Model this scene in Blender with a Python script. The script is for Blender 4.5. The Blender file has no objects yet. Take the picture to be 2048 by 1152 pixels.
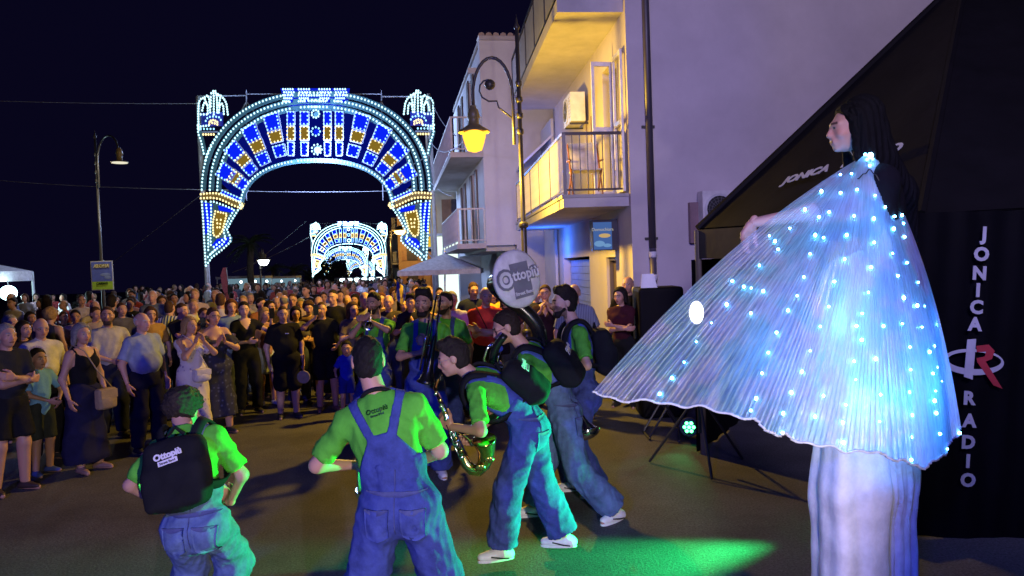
import bpy, math, random
import numpy as np
from mathutils import Vector, Matrix

random.seed(7); RNG = np.random.default_rng(11)
scene = bpy.context.scene
COL = scene.collection

# ------------------------------------------------------------------ camera
F_PX = 1450.0; CAM_H = 2.08
PITCH = math.radians(-1.70); ROLL = math.radians(2.05)
fwd = np.array([0, math.cos(PITCH), math.sin(PITCH)])
up0 = np.array([0, -math.sin(PITCH), math.cos(PITCH)])
rt0 = np.array([1.0, 0, 0])
RT = rt0*math.cos(ROLL) - up0*math.sin(ROLL)
UP = up0*math.cos(ROLL) + rt0*math.sin(ROLL)
cam_d = bpy.data.cameras.new('camera'); cam = bpy.data.objects.new('camera', cam_d); COL.objects.link(cam)
M = Matrix(((RT[0], UP[0], -fwd[0], 0), (RT[1], UP[1], -fwd[1], 0), (RT[2], UP[2], -fwd[2], CAM_H), (0, 0, 0, 1)))
cam.matrix_world = M
cam_d.sensor_width = 36.0; cam_d.lens = F_PX/2048*36.0
cam_d.clip_end = 3000; cam_d.clip_start = 0.05
scene.camera = cam

def V(*a): return np.array(a, dtype=float)
def unit(v):
    v = np.asarray(v, float); n = np.linalg.norm(v)
    return v/n if n > 1e-9 else v
def P(px, py, d):
    """world point seen at photograph pixel (2048 wide) at distance d along +Y"""
    r = RT*((px-1024)/F_PX) + UP*((576-py)/F_PX) + fwd
    return np.array([0, 0, CAM_H]) + r*(d/r[1])
# ------------------------------------------------------------------ world and exposure (night)
world = bpy.data.worlds.new('World'); scene.world = world; world.use_nodes = True
wn = world.node_tree.nodes; wl = world.node_tree.links
for n in list(wn): wn.remove(n)
wo = wn.new('ShaderNodeOutputWorld'); wb = wn.new('ShaderNodeBackground')
wb.inputs[0].default_value = (0.22, 0.17, 1.0, 1); wb.inputs[1].default_value = 0.0105
wl.new(wb.outputs[0], wo.inputs[0])
scene.view_settings.view_transform = 'Standard'; scene.view_settings.look = 'None'
scene.view_settings.exposure = 0.0; scene.view_settings.gamma = 1.0
scene.view_settings.use_curve_mapping = False
scene.cycles.max_bounces = 6; scene.cycles.transparent_max_bounces = 16
scene.cycles.diffuse_bounces = 2; scene.cycles.glossy_bounces = 2
scene.cycles.sample_clamp_indirect = 3.0; scene.cycles.sample_clamp_direct = 0.0
scene.cycles.use_denoising = True; scene.cycles.use_light_tree = True
scene.cycles.caustics_reflective = False; scene.cycles.caustics_refractive = False

# ------------------------------------------------------------------ lamps of the fairground (floodlights behind the viewer, stage cans) and an added house fill
def spot(name, loc, target, power, color, angle=60, blend=0.3, radius=0.1):
    d = bpy.data.lights.new(name, 'SPOT'); d.energy = power; d.color = color
    d.spot_size = math.radians(angle); d.spot_blend = blend; d.shadow_soft_size = radius
    o = bpy.data.objects.new(name, d); COL.objects.link(o); o.location = loc
    o.rotation_euler = (Vector(target)-Vector(loc)).to_track_quat('-Z', 'Y').to_euler()
    return o
def point(name, loc, power, color, radius=0.08):
    d = bpy.data.lights.new(name, 'POINT'); d.energy = power; d.color = color; d.shadow_soft_size = radius
    o = bpy.data.objects.new(name, d); COL.objects.link(o); o.location = loc
    return o
spot('floodlight', (1.0, -1.3, 1.78), (-2.7, 9.0, 1.25), 900, (1.0, 0.84, 0.84), 64, 0.5, 0.05)
spot('blue_flood', (-2.5, -4.0, 4.5), (-0.5, 6, 0.5), 1800, (0.04, 0.06, 1.0), 75, 0.6, 0.3)
spot('violet_flood', (0.8, -4.0, 6.8), (6.5, 11, 4.2), 4700, (0.71, 0.59, 1.0), 60, 0.7, 1.0)
point('arch_glow', P(632, 300, 28.0), 2500, (0.40, 0.55, 1.0), 1.0)
spot('house_fill', (-7.5, 13.0, 5.5), (-1.0, 21.5, 4.5), 1100, (0.42, 0.40, 1.0), 75, 0.6, 0.2)  # added fill to brighten the white house, no lamp stands here
point('blue_wall_light', (0.78, 16.6, 2.45), 60, (0.03, 0.16, 1.0), 0.08)
point('blue_awning_light', (0.15, 17.6, 4.35), 40, (0.03, 0.16, 1.0), 0.08)


# ------------------------------------------------------------------ helpers
def ground_z(y):
    return 0.0 if y < 30 else -0.012*(y-30)
def PG(px, d):
    """ground point in the pixel column px (taken at the horizon) at distance d"""
    q = P(px, 545, d); q[2] = ground_z(d); return q

def link(o, parent=None):
    COL.objects.link(o)
    if parent is not None: o.parent = parent
    return o
def tag(o, label=None, cat=None, group=None, kind=None):
    if label: o['label'] = label
    if cat: o['category'] = cat
    if group: o['group'] = group
    if kind: o['kind'] = kind
    return o
def empty(name, loc, label, cat, group=None, rz=0.0):
    o = bpy.data.objects.new(name, None); o.empty_display_size = 0.1
    o.location = tuple(loc); o.rotation_euler = (0, 0, rz)
    link(o); return tag(o, label, cat, group)

def mesh_np(name, verts, quads, mat, parent=None, smooth=True, cols=None, mats=None, midx=None):
    me = bpy.data.meshes.new(name)
    verts = np.asarray(verts, np.float32); quads = np.asarray(quads, np.int32)
    k = quads.shape[1]; n = len(quads)
    me.vertices.add(len(verts)); me.vertices.foreach_set('co', verts.ravel())
    me.loops.add(n*k); me.loops.foreach_set('vertex_index', quads.ravel())
    me.polygons.add(n); me.polygons.foreach_set('loop_start', np.arange(0, n*k, k, dtype=np.int32))
    try: me.polygons.foreach_set('loop_total', np.full(n, k, np.int32))
    except Exception: pass
    if midx is not None: me.polygons.foreach_set('material_index', np.asarray(midx, np.int32))
    me.update(calc_edges=True)
    me.polygons.foreach_set('use_smooth', np.full(n, smooth, bool))
    if cols is not None:
        a = me.color_attributes.new('Col', 'FLOAT_COLOR', 'POINT')
        c = np.ones((len(verts), 4), np.float32); c[:, :3] = cols; a.data.foreach_set('color', c.ravel())
    for m in (mats or [mat]): me.materials.append(m)
    o = bpy.data.objects.new(name, me)
    return link(o, parent)

class MB:
    """collects simple solids, built as ONE mesh object"""
    def __init__(s): s.v = []; s.f = []; s.m = []; s.cur = 0
    def add(s, vs, fs):
        b = len(s.v); s.v += [tuple(map(float, q)) for q in vs]
        s.f += [tuple(i+b for i in f) for f in fs]; s.m += [s.cur]*len(fs); return s
    def box(s, c, size, R=None):
        h = np.array(size)/2.0; R = np.eye(3) if R is None else np.asarray(R)
        vs = [np.asarray(c)+R@(h*np.array([x, y, z])) for x in (-1, 1) for y in (-1, 1) for z in (-1, 1)]
        return s.add(vs, [(0, 1, 3, 2), (4, 6, 7, 5), (0, 4, 5, 1), (2, 3, 7, 6), (0, 2, 6, 4), (1, 5, 7, 3)])
    def bar(s, a, b, w=0.02, t=None):
        a = np.asarray(a, float); b = np.asarray(b, float); d = b-a; L = np.linalg.norm(d)
        if L < 1e-6: return s
        z = d/L; x = unit(np.cross(z, [0, 1, 0] if abs(z[1]) < 0.9 else [1, 0, 0])); y = np.cross(z, x)
        return s.box((a+b)/2, (w, t or w, L), np.column_stack([x, y, z]))
    def tube(s, pts, r, n=8, cap=True):
        pts = [np.asarray(p, float) for p in pts]; m = len(pts)
        rs = list(r) if hasattr(r, '__len__') else [r]*m
        vs = []; ref = None
        for i in range(m):
            t = unit(pts[min(i+1, m-1)]-pts[max(i-1, 0)])
            if ref is None: ref = unit(np.cross(t, [0.31, 0.9, 0.2] if abs(t[1]) < 0.85 else [1, 0, 0]))
            x = unit(ref-t*np.dot(ref, t)); ref = x; y = np.cross(t, x)
            for k in range(n):
                a = 2*math.pi*k/n; vs.append(pts[i]+(x*math.cos(a)+y*math.sin(a))*rs[i])
        fs = [(i*n+k, i*n+(k+1) % n, (i+1)*n+(k+1) % n, (i+1)*n+k) for i in range(m-1) for k in range(n)]
        if cap: fs += [tuple(range(n-1, -1, -1)), tuple((m-1)*n+k for k in range(n))]
        return s.add(vs, fs)
    def lathe(s, c, prof, axis=(0, 0, 1), n=16, cap=True):
        z = unit(axis); x = unit(np.cross(z, [0, 1, 0] if abs(z[1]) < 0.9 else [1, 0, 0])); y = np.cross(z, x)
        vs = []; c = np.asarray(c, float)
        for r, h in prof:
            for k in range(n):
                a = 2*math.pi*k/n; vs.append(c+z*h+(x*math.cos(a)+y*math.sin(a))*r)
        m = len(prof)
        fs = [(i*n+k, i*n+(k+1) % n, (i+1)*n+(k+1) % n, (i+1)*n+k) for i in range(m-1) for k in range(n)]
        if cap: fs += [tuple(range(n-1, -1, -1)), tuple((m-1)*n+k for k in range(n))]
        return s.add(vs, fs)
    def ball(s, c, r, n=8, m=6, R=None):
        r = np.array([r]*3 if not hasattr(r, '__len__') else r, float); R = np.eye(3) if R is None else R
        c = np.asarray(c, float); vs = [c+R@(r*np.array([0, 0, 1.0]))]
        for i in range(1, m):
            th = math.pi*i/m
            for k in range(n):
                a = 2*math.pi*k/n; vs.append(c+R@(r*np.array([math.sin(th)*math.cos(a), math.sin(th)*math.sin(a), math.cos(th)])))
        vs.append(c+R@(r*np.array([0, 0, -1.0]))); e = len(vs)-1
        fs = [(0, 1+k, 1+(k+1) % n) for k in range(n)]
        for i in range(m-2):
            fs += [(1+i*n+k, 1+(i+1)*n+k, 1+(i+1)*n+(k+1) % n, 1+i*n+(k+1) % n) for k in range(n)]
        fs += [(e, 1+(m-2)*n+(k+1) % n, 1+(m-2)*n+k) for k in range(n)]
        return s.add(vs, fs)
    def prism(s, poly, off):
        """polygon (3-D points) pushed along vector off"""
        n = len(poly); a = [np.asarray(p, float) for p in poly]; b = [p+np.asarray(off) for p in a]
        return s.add(a+b, [tuple(range(n-1, -1, -1)), tuple(n+i for i in range(n))]+[(i, (i+1) % n, n+(i+1) % n, n+i) for i in range(n)])
    def build(s, name, mat, parent=None, smooth=False, mats=None):
        me = bpy.data.meshes.new(name); me.from_pydata(s.v, [], s.f); me.update()
        for m in (mats or [mat]): me.materials.append(m)
        if mats: me.polygons.foreach_set('material_index', np.array(s.m, np.int32))
        if smooth: me.polygons.foreach_set('use_smooth', np.full(len(me.polygons), True, bool))
        return link(bpy.data.objects.new(name, me), parent)

def rel(o, root):
    """o was built in world coordinates: hang it under root keeping its place"""
    o.parent = root
    o.matrix_parent_inverse = Matrix.Translation(root.location).inverted() if not any(root.rotation_euler) else root.matrix_basis.inverted()
    return o

def text_mesh(name, s, size, origin, xdir, ydir, mat, parent=None, bold=0.0, extrude=0.004, align='CENTER', shear=0.0):
    cu = bpy.data.curves.new('txt', 'FONT'); cu.body = s; cu.size = size; cu.offset = bold; cu.extrude = extrude
    cu.align_x = align; cu.align_y = 'CENTER'; cu.shear = shear; cu.resolution_u = 3
    t = bpy.data.objects.new('txt', cu); COL.objects.link(t)
    dg = bpy.context.evaluated_depsgraph_get(); me = bpy.data.meshes.new_from_object(t.evaluated_get(dg))
    bpy.data.objects.remove(t); bpy.data.curves.remove(cu)
    x = unit(xdir); y = unit(np.asarray(ydir)-x*np.dot(x, ydir)); z = np.cross(x, y)
    me.transform(Matrix(((x[0], y[0], z[0], origin[0]), (x[1], y[1], z[1], origin[1]), (x[2], y[2], z[2], origin[2]), (0, 0, 0, 1))))
    me.materials.clear(); me.materials.append(mat); me.name = name
    return link(bpy.data.objects.new(name, me), parent)

# ------------------------------------------------------------------ materials
_mc = {}
def mat(kind, color=(0.5, 0.5, 0.5), **kw):
    key = (kind, tuple(round(c, 4) for c in color), tuple(sorted(kw.items())))
    if key in _mc: return _mc[key]
    m = bpy.data.materials.new(kind); m.use_nodes = True; nt = m.node_tree; N = nt.nodes; L = nt.links
    b = N['Principled BSDF']; c4 = (*color, 1); b.inputs['Base Color'].default_value = c4
    def noise(scale, detail=3, rough=0.6):
        tc = N.new('ShaderNodeTexCoord'); n = N.new('ShaderNodeTexNoise')
        n.inputs['Scale'].default_value = scale; n.inputs['Detail'].default_value = detail; n.inputs['Roughness'].default_value = rough
        L.new(tc.outputs['Object'], n.inputs['Vector']); return n
    def vary(n, lo, hi, sock='Fac'):
        r = N.new('ShaderNodeMapRange'); r.inputs[1].default_value = 0.3; r.inputs[2].default_value = 0.7
        r.inputs[3].default_value = lo; r.inputs[4].default_value = hi; L.new(n.outputs[sock], r.inputs[0])
        mx = N.new('ShaderNodeMix'); mx.data_type = 'RGBA'; mx.blend_type = 'MULTIPLY'; mx.inputs[0].default_value = 1
        mx.inputs[6].default_value = c4; L.new(r.outputs[0], mx.inputs[7]); L.new(mx.outputs[2], b.inputs['Base Color']); return mx
    def bump(n, st, dist=0.01):
        bp = N.new('ShaderNodeBump'); bp.inputs['Strength'].default_value = st; bp.inputs['Distance'].default_value = dist
        L.new(n.outputs[0], bp.inputs['Height']); L.new(bp.outputs[0], b.inputs['Normal'])
    b.inputs['Roughness'].default_value = kw.get('rough', 0.6)
    if kind == 'skin':
        at = N.new('ShaderNodeAttribute'); at.attribute_name = 'Col'; L.new(at.outputs['Color'], b.inputs['Base Color'])
        b.inputs['Roughness'].default_value = 0.5; b.inputs['Specular IOR Level'].default_value = 0.4
        bump(noise(160, 2), 0.12, 0.002)
    elif kind == 'fabric':
        b.inputs['Roughness'].default_value = 0.9; b.inputs['Specular IOR Level'].default_value = 0.15
        vary(noise(9, 4), 0.78, 1.15); bump(noise(60, 4), 0.35, 0.006)
    elif kind == 'denim':
        b.inputs['Roughness'].default_value = 0.88; b.inputs['Specular IOR Level'].default_value = 0.15
        n = noise(7, 6, 0.7); vary(n, 0.6, 1.45); bump(noise(45, 5), 0.5, 0.008)
    elif kind == 'floral':
        v = N.new('ShaderNodeTexVoronoi'); v.inputs['Scale'].default_value = 16; tc = N.new('ShaderNodeTexCoord'); L.new(tc.outputs['Object'], v.inputs[0])
        r = N.new('ShaderNodeMapRange'); r.inputs[1].default_value = 0.2; r.inputs[2].default_value = 0.28; L.new(v.outputs['Distance'], r.inputs[0])
        mx = N.new('ShaderNodeMix'); mx.data_type = 'RGBA'; L.new(r.outputs[0], mx.inputs[0]); mx.inputs[6].default_value = (*kw['spot'], 1); mx.inputs[7].default_value = c4
        L.new(mx.outputs[2], b.inputs['Base Color']); b.inputs['Roughness'].default_value = 0.9
    elif kind == 'stripes':
        tc = N.new('ShaderNodeTexCoord'); w = N.new('ShaderNodeTexWave'); w.inputs['Scale'].default_value = kw.get('sc', 9); L.new(tc.outputs['Object'], w.inputs[0])
        r = N.new('ShaderNodeMapRange'); r.inputs[1].default_value = 0.45; r.inputs[2].default_value = 0.55; L.new(w.outputs['Fac'], r.inputs[0])
        mx = N.new('ShaderNodeMix'); mx.data_type = 'RGBA'; L.new(r.outputs[0], mx.inputs[0]); mx.inputs[6].default_value = (*kw['spot'], 1); mx.inputs[7].default_value = c4
        L.new(mx.outputs[2], b.inputs['Base Color']); b.inputs['Roughness'].default_value = 0.9
    elif kind == 'hair':
        n = noise(1, 5, 0.7); mp = N.new('ShaderNodeMapping'); mp.inputs['Scale'].default_value = (220, 220, 40)
        L.new(N['Texture Coordinate'].outputs['Object'], mp.inputs[0]); L.new(mp.outputs[0], n.inputs['Vector'])
        vary(n, 0.55, 1.5); bump(n, 0.7, 0.006); b.inputs['Roughness'].default_value = 0.72; b.inputs['Specular IOR Level'].default_value = 0.18
    elif kind == 'plaster':
        b.inputs['Roughness'].default_value = 0.92; b.inputs['Specular IOR Level'].default_value = 0.1
        n = noise(kw.get('sc', 0.7), 8, 0.65); vary(n, 0.84, 1.1); bump(noise(55, 5, 0.7), 0.3, 0.006)
    elif kind == 'asphalt':
        n = noise(0.9, 8, 0.7); n2 = noise(55, 4, 0.8)
        r = N.new('ShaderNodeMapRange'); r.inputs[1].default_value = 0.3; r.inputs[2].default_value = 0.7; r.inputs[3].default_value = 0.60; r.inputs[4].default_value = 1.35; L.new(n.outputs[0], r.inputs[0])
        r2 = N.new('ShaderNodeMapRange'); r2.inputs[1].default_value = 0.3; r2.inputs[2].default_value = 0.7; r2.inputs[3].default_value = 0.35; r2.inputs[4].default_value = 1.8; L.new(n2.outputs[0], r2.inputs[0])
        mu = N.new('ShaderNodeMath'); mu.operation = 'MULTIPLY'; L.new(r.outputs[0], mu.inputs[0]); L.new(r2.outputs[0], mu.inputs[1])
        mx = N.new('ShaderNodeMix'); mx.data_type = 'RGBA'; mx.blend_type = 'MULTIPLY'; mx.inputs[0].default_value = 1; mx.inputs[6].default_value = c4
        L.new(mu.outputs[0], mx.inputs[7]); L.new(mx.outputs[2], b.inputs['Base Color'])
        bump(n2, 0.6, 0.008); b.inputs['Roughness'].default_value = 0.82; b.inputs['Specular IOR Level'].default_value = 0.3
    elif kind == 'metal':
        b.inputs['Metallic'].default_value = 1.0; b.inputs['Roughness'].default_value = kw.get('rough', 0.3); bump(noise(25, 3), 0.05, 0.004)
    elif kind == 'paint':
        b.inputs['Roughness'].default_value = kw.get('rough', 0.45); vary(noise(6, 5), 0.82, 1.12)
    elif kind == 'glow':
        for q in list(N):
            if q.type != 'OUTPUT_MATERIAL': N.remove(q)
        e = N.new('ShaderNodeEmission'); e.inputs[0].default_value = c4; e.inputs[1].default_value = kw.get('power', 5)
        L.new(e.outputs[0], N['Material Output'].inputs[0])
        m.cycles.emission_sampling = kw.get('samp', 'NONE')
    elif kind == 'bark':
        n = noise(14, 5); vary(n, 0.5, 1.3); bump(n, 0.8, 0.03); b.inputs['Roughness'].default_value = 0.95
    elif kind == 'leaf':
        vary(noise(5, 3), 0.6, 1.4); b.inputs['Roughness'].default_value = 0.6
    elif kind == 'tentcloth':
        b.inputs['Roughness'].default_value = 0.65; b.inputs['Specular IOR Level'].default_value = 0.12
        vary(noise(3, 5), 0.75, 1.2); bump(noise(2.5, 3, 0.5), 0.25, 0.05)
    _mc[key] = m
    return m
# ------------------------------------------------------------------ figures: one smooth implicit surface each
def frame_from(up, fw):
    z = unit(up); y = unit(np.asarray(fw)-z*np.dot(fw, z)); x = np.cross(y, z)
    return np.column_stack([x, y, z])           # columns: right-hand x, forward y, up z
class Blob:
    """set of rounded primitives blended into one closed surface"""
    def __init__(s, k=0.02): s.p = []; s.k = k; s.cut = []
    def cone(s, a, b, ra, rb, cuts=(), sq=None):
        s.p.append(('c', np.asarray(a, float), np.asarray(b, float), ra, rb, cuts, sq)); return s
    def ell(s, c, R, r, cuts=()):
        s.p.append(('e', np.asarray(c, float), np.asarray(R, float), np.asarray(r, float), cuts, None)); return s
    def box(s, c, R, h, rd, cuts=()):
        s.p.append(('b', np.asarray(c, float), np.asarray(R, float), np.asarray(h, float), rd, cuts)); return s
    def bounds(s):
        lo = []; hi = []
        for p in s.p:
            if p[0] == 'c':
                r = max(p[3], p[4]); lo.append(np.minimum(p[1], p[2])-r); hi.append(np.maximum(p[1], p[2])+r)
            else:
                ext = np.abs(p[2])@(p[3]+(p[4] if p[0] == 'b' else 0)); lo.append(p[1]-ext); hi.append(p[1]+ext)
        return np.min(lo, 0), np.max(hi, 0)
    def mesh(s, h, wrinkle=0.0, seed=0, wscale=1.0, disp=None):
        lo, hi = s.bounds(); pad = h*2+s.k+0.01; lo = lo-pad; hi = hi+pad
        n = np.ceil((hi-lo)/h).astype(int)+1
        ax = [(lo[i]+np.arange(n[i])*h).astype(np.float32) for i in range(3)]
        E = np.zeros(n, np.float32); k = s.k
        for p in s.p:
            if p[0] == 'c':
                r = max(p[3], p[4]); l = np.minimum(p[1], p[2])-r; u = np.maximum(p[1], p[2])+r
            else:
                ext = np.abs(p[2])@(p[3]+(p[4] if p[0] == 'b' else 0)); l = p[1]-ext; u = p[1]+ext
            m = 5*k+h*2
            i0 = np.clip(np.floor((l-m-lo)/h).astype(int), 0, n-1); i1 = np.clip(np.ceil((u+m-lo)/h).astype(int)+1, 1, n)
            X = ax[0][i0[0]:i1[0], None, None]; Y = ax[1][None, i0[1]:i1[1], None]; Z = ax[2][None, None, i0[2]:i1[2]]
            if p[0] == 'c':
                a, b = p[1], p[2]; d = b-a; L2 = max(float(d@d), 1e-9)
                t = np.clip(((X-a[0])*d[0]+(Y-a[1])*d[1]+(Z-a[2])*d[2])/L2, 0, 1)
                x, y, z = X-a[0]-t*d[0], Y-a[1]-t*d[1], Z-a[2]-t*d[2]
                q = x*x+y*y+z*z
                if p[6] is not None:
                    ax_, f = p[6]; c = x*ax_[0]+y*ax_[1]+z*ax_[2]; q = q+c*c*(1/(f*f)-1)
                D = np.sqrt(q)-(p[3]+t*(p[4]-p[3])); cuts = p[5]
            else:
                R = p[2]; c = p[1]; x, y, z = X-c[0], Y-c[1], Z-c[2]
                a = [x*R[0, i]+y*R[1, i]+z*R[2, i] for i in range(3)]
                if p[0] == 'e':
                    r = p[3]; k0 = np.sqrt(sum((a[i]/r[i])**2 for i in range(3))); k1 = np.sqrt(sum((a[i]/(r[i]*r[i]))**2 for i in range(3)))+1e-6
                    D = k0*(k0-1)/k1; cuts = p[4]
                else:
                    q = [np.abs(a[i])-p[3][i] for i in range(3)]
                    D = np.sqrt(sum(np.maximum(v, 0)**2 for v in q))+np.minimum(np.maximum(np.maximum(q[0], q[1]), q[2]), 0)-p[4]; cuts = p[5]
            for (pt, nn) in cuts:
                D = np.maximum(D, (X-pt[0])*nn[0]+(Y-pt[1])*nn[1]+(Z-pt[2])*nn[2])
            E[i0[0]:i1[0], i0[1]:i1[1], i0[2]:i1[2]] += np.exp(-np.clip(D/k, -40, 12))
        D = -k*np.log(E+1e-6)
        X = ax[0][:, None, None]; Y = ax[1][None, :, None]; Z = ax[2][None, None, :]
        for c in s.cut:
            if callable(c): D = np.maximum(D, c(X, Y, Z))
            else: D = np.maximum(D, (X-c[0][0])*c[1][0]+(Y-c[0][1])*c[1][1]+(Z-c[0][2])*c[1][2])
        return nets(D, lo, h, wrinkle, seed, wscale, disp)

_CORN = np.array([[i >> 2 & 1, i >> 1 & 1, i & 1] for i in range(8)])
_EDG = [(a, b) for a in range(8) for b in range(a+1, 8) if bin(a ^ b).count('1') == 1]
def nets(D, lo, h, wrinkle=0.0, seed=0, wscale=1.0, disp=None):
    S = D < 0; n = np.array(D.shape)
    C = [S[c[0]:n[0]-1+c[0], c[1]:n[1]-1+c[1], c[2]:n[2]-1+c[2]] for c in _CORN]
    anyc = C[0].copy(); allc = C[0].copy()
    for c in C[1:]: anyc |= c; allc &= c
    act = anyc & ~allc
    idx = np.argwhere(act)
    if len(idx) == 0: return np.zeros((0, 3)), np.zeros((0, 4), int)
    vals = np.stack([D[idx[:, 0]+c[0], idx[:, 1]+c[1], idx[:, 2]+c[2]] for c in _CORN], 1)
    acc = np.zeros((len(idx), 3)); cnt = np.zeros(len(idx))
    for a, b in _EDG:
        va, vb = vals[:, a], vals[:, b]; mk = (va < 0) != (vb < 0)
        den = np.where(mk, va-vb, 1.0); t = np.where(mk, va/den, 0)
        acc += (_CORN[a]+(_CORN[b]-_CORN[a])*t[:, None])*mk[:, None]; cnt += mk
    g = np.stack([(vals[:, _CORN[:, i] == 1].mean(1)-vals[:, _CORN[:, i] == 0].mean(1)) for i in range(3)], 1)
    g /= (np.linalg.norm(g, axis=1, keepdims=True)+1e-9)
    v = lo+(idx+acc/np.maximum(cnt, 1)[:, None])*h
    if wrinkle > 0:
        r = np.random.default_rng(seed); w = np.zeros(len(v))
        for q in range(5):
            kv = r.normal(size=3)*np.array([1, 1, 0.55]); kv *= (9+q*7)*wscale/np.linalg.norm(kv); k2 = r.normal(size=3)*6*wscale
            w += (1/(1+q*0.5))*(0.6-np.abs(np.sin(v@kv+1.3*np.sin(v@k2+q)+r.uniform(0, 6))))
        v = v+g*(w*wrinkle)[:, None]
    if disp is not None: v = v+g*disp(v)[:, None]
    gid = np.full(n-1, -1, np.int64); gid[act] = np.arange(len(idx))
    quads = []
    for axis in range(3):
        o1, o2 = (axis+1) % 3, (axis+2) % 3
        sl0 = [slice(1, n[i]-1) for i in range(3)]; sl0[axis] = slice(0, n[axis]-1)
        sl1 = list(sl0); sl1[axis] = slice(1, n[axis])
        s0 = S[tuple(sl0)]; s1 = S[tuple(sl1)]
        e = np.argwhere(s0 != s1)
        if len(e) == 0: continue
        base = e.copy(); base[:, o1] += 1; base[:, o2] += 1
        fl = s0[e[:, 0], e[:, 1], e[:, 2]]
        def at(d1, d2):
            q = base.copy(); q[:, o1] += d1; q[:, o2] += d2
            return gid[q[:, 0], q[:, 1], q[:, 2]]
        a, b, c, d = at(-1, -1), at(0, -1), at(0, 0), at(-1, 0)
        quads.append(np.where(fl[:, None], np.stack([a, b, c, d], 1), np.stack([a, d, c, b], 1)))
    q = np.concatenate(quads); q = q[(q >= 0).all(1)]
    return v, q

def ik(a, b, l1, l2, hint):
    a = np.asarray(a, float); b = np.asarray(b, float); d = b-a; L = np.linalg.norm(d); u = d/max(L, 1e-6)
    if L > (l1+l2)*0.995: L = (l1+l2)*0.995; b = a+u*L
    x = (l1*l1-l2*l2+L*L)/(2*L); hgt = math.sqrt(max(l1*l1-x*x, 0))
    hv = np.asarray(hint, float); hv = unit(hv-u*np.dot(hv, u))
    return a+u*x+hv*hgt, b

def pose(h=1.72, pelvis=None, neck=None, fwd=(0, -1, 0), wl=None, wr=None, al=None, ar=None, tl=None, tr=None,
         hdir=None, head=None, el_l=None, el_r=None, kn_l=None, kn_r=None, sh_fwd=None, hunch=0.0, fem=False, hip_fwd=None, sho=1.0):
    """joint positions of a figure; l / r are the figure's own left and right"""
    s = h/1.72; J = {'h': h, 's': s, 'fem': fem}
    fwd = unit(fwd)
    pelvis = V(0, 0, 0.94*s) if pelvis is None else np.asarray(pelvis, float)
    neck = pelvis+V(0, 0, 0.50*s)+fwd*0.0 if neck is None else np.asarray(neck, float)
    upv = unit(neck-pelvis); T = frame_from(upv, fwd if sh_fwd is None else sh_fwd); Hf = frame_from(V(0, 0, 1)*0.6+upv*0.4, fwd if hip_fwd is None else hip_fwd)
    L = np.linalg.norm(neck-pelvis)
    J['mid'] = pelvis+upv*L*0.45-T[:, 1]*hunch; J['T'] = T; J['H'] = Hf; J['pelvis'] = pelvis; J['neck'] = neck; J['L'] = L
    left = -T[:, 0]                                   # looking along fwd with z up, the figure's left is -x of the frame
    sw = (0.148 if fem else 0.168)*s*sho
    for sd, sg in (('l', 1), ('r', -1)):
        J['sh'+sd] = neck+left*sg*sw-upv*0.055*s
        J['hip'+sd] = pelvis-Hf[:, 0]*sg*0.088*s-V(0, 0, 0.02)*s
    ua, fa, th, sk = 0.285*s, 0.25*s, 0.425*s, 0.41*s
    out = {'l': left, 'r': -left}
    for sd, w, eh in (('l', wl, el_l), ('r', wr, el_r)):
        if w is None: w = J['sh'+sd]+out[sd]*0.09*s-V(0, 0, 1)*0.50*s+fwd*0.06*s
        if eh is None: eh = out[sd]*0.6-fwd*0.6-V(0, 0, 0.4)
        J['el'+sd], J['wr'+sd] = ik(J['sh'+sd], w, ua, fa, eh)
    for sd, a, kh, t in (('l', al, kn_l, tl), ('r', ar, kn_r, tr)):
        hf = Hf[:, 1]
        if a is None: a = V(J['hip'+sd][0], J['hip'+sd][1], 0.08*s)+out[sd]*0.03*s
        J['kn'+sd], J['an'+sd] = ik(J['hip'+sd], a, th, sk, hf+out[sd]*0.15 if kh is None else kh)
        J['toe'+sd] = unit(V(hf[0], hf[1], 0)+out[sd]*0.25) if t is None else unit(t)
    J['hdir'] = unit(fwd if hdir is None else hdir)
    J['head'] = neck+unit(upv*0.5+V(0, 0, 0.5))*0.165*s+J['hdir']*0.025*s if head is None else np.asarray(head, float)
    J['hs'] = s if h > 1.5 else (s+0.16)
    return J

def torso_prims(B, J, inf=0.0, g=1.0, belly=0.0, low=True):
    s = J['s']; T, H = J['T'], J['H']; fem = J['fem']; pv, nk, md = J['pelvis'], J['neck'], J['mid']
    if low: B.ell(pv-V(0, 0, 0.01), H, np.array([0.158*g*(1.05 if fem else 1), 0.108*g, 0.125])*s+inf)
    for sg in (-1, 1):
        if low: B.ell(pv+H[:, 0]*sg*0.07*s-H[:, 1]*0.055*s*g-V(0, 0, 0.05)*s, H, np.array([0.075, 0.068, 0.09])*s*g+inf)
    B.ell(md-(nk-pv)*0.10+T[:, 1]*(0.01+belly*0.6)*s, T, np.array([(0.125 if fem else 0.14)*g+belly*0.4, 0.098*g+belly, 0.15])*s+inf)
    ch = md+(nk-md)*0.42
    B.ell(ch, T, np.array([(0.138 if fem else 0.158)*g, 0.105*g, 0.17])*s+inf)
    if fem:
        for sg in (-1, 1): B.ell(ch+T[:, 0]*sg*0.062*s+T[:, 1]*0.082*s*g-unit(nk-md)*0.005, T, np.array([0.056, 0.05, 0.06])*s*g+inf)
    for sd in 'lr':
        B.cone(nk-unit(nk-md)*0.05*s, J['sh'+sd]-unit(nk-md)*0.012, 0.056*s+inf, 0.044*s*g+inf)
        B.cone(nk+unit(nk-md)*0.012*s, J['sh'+sd]*0.75+nk*0.25, 0.040*s+inf, 0.036*s+inf)

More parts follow.
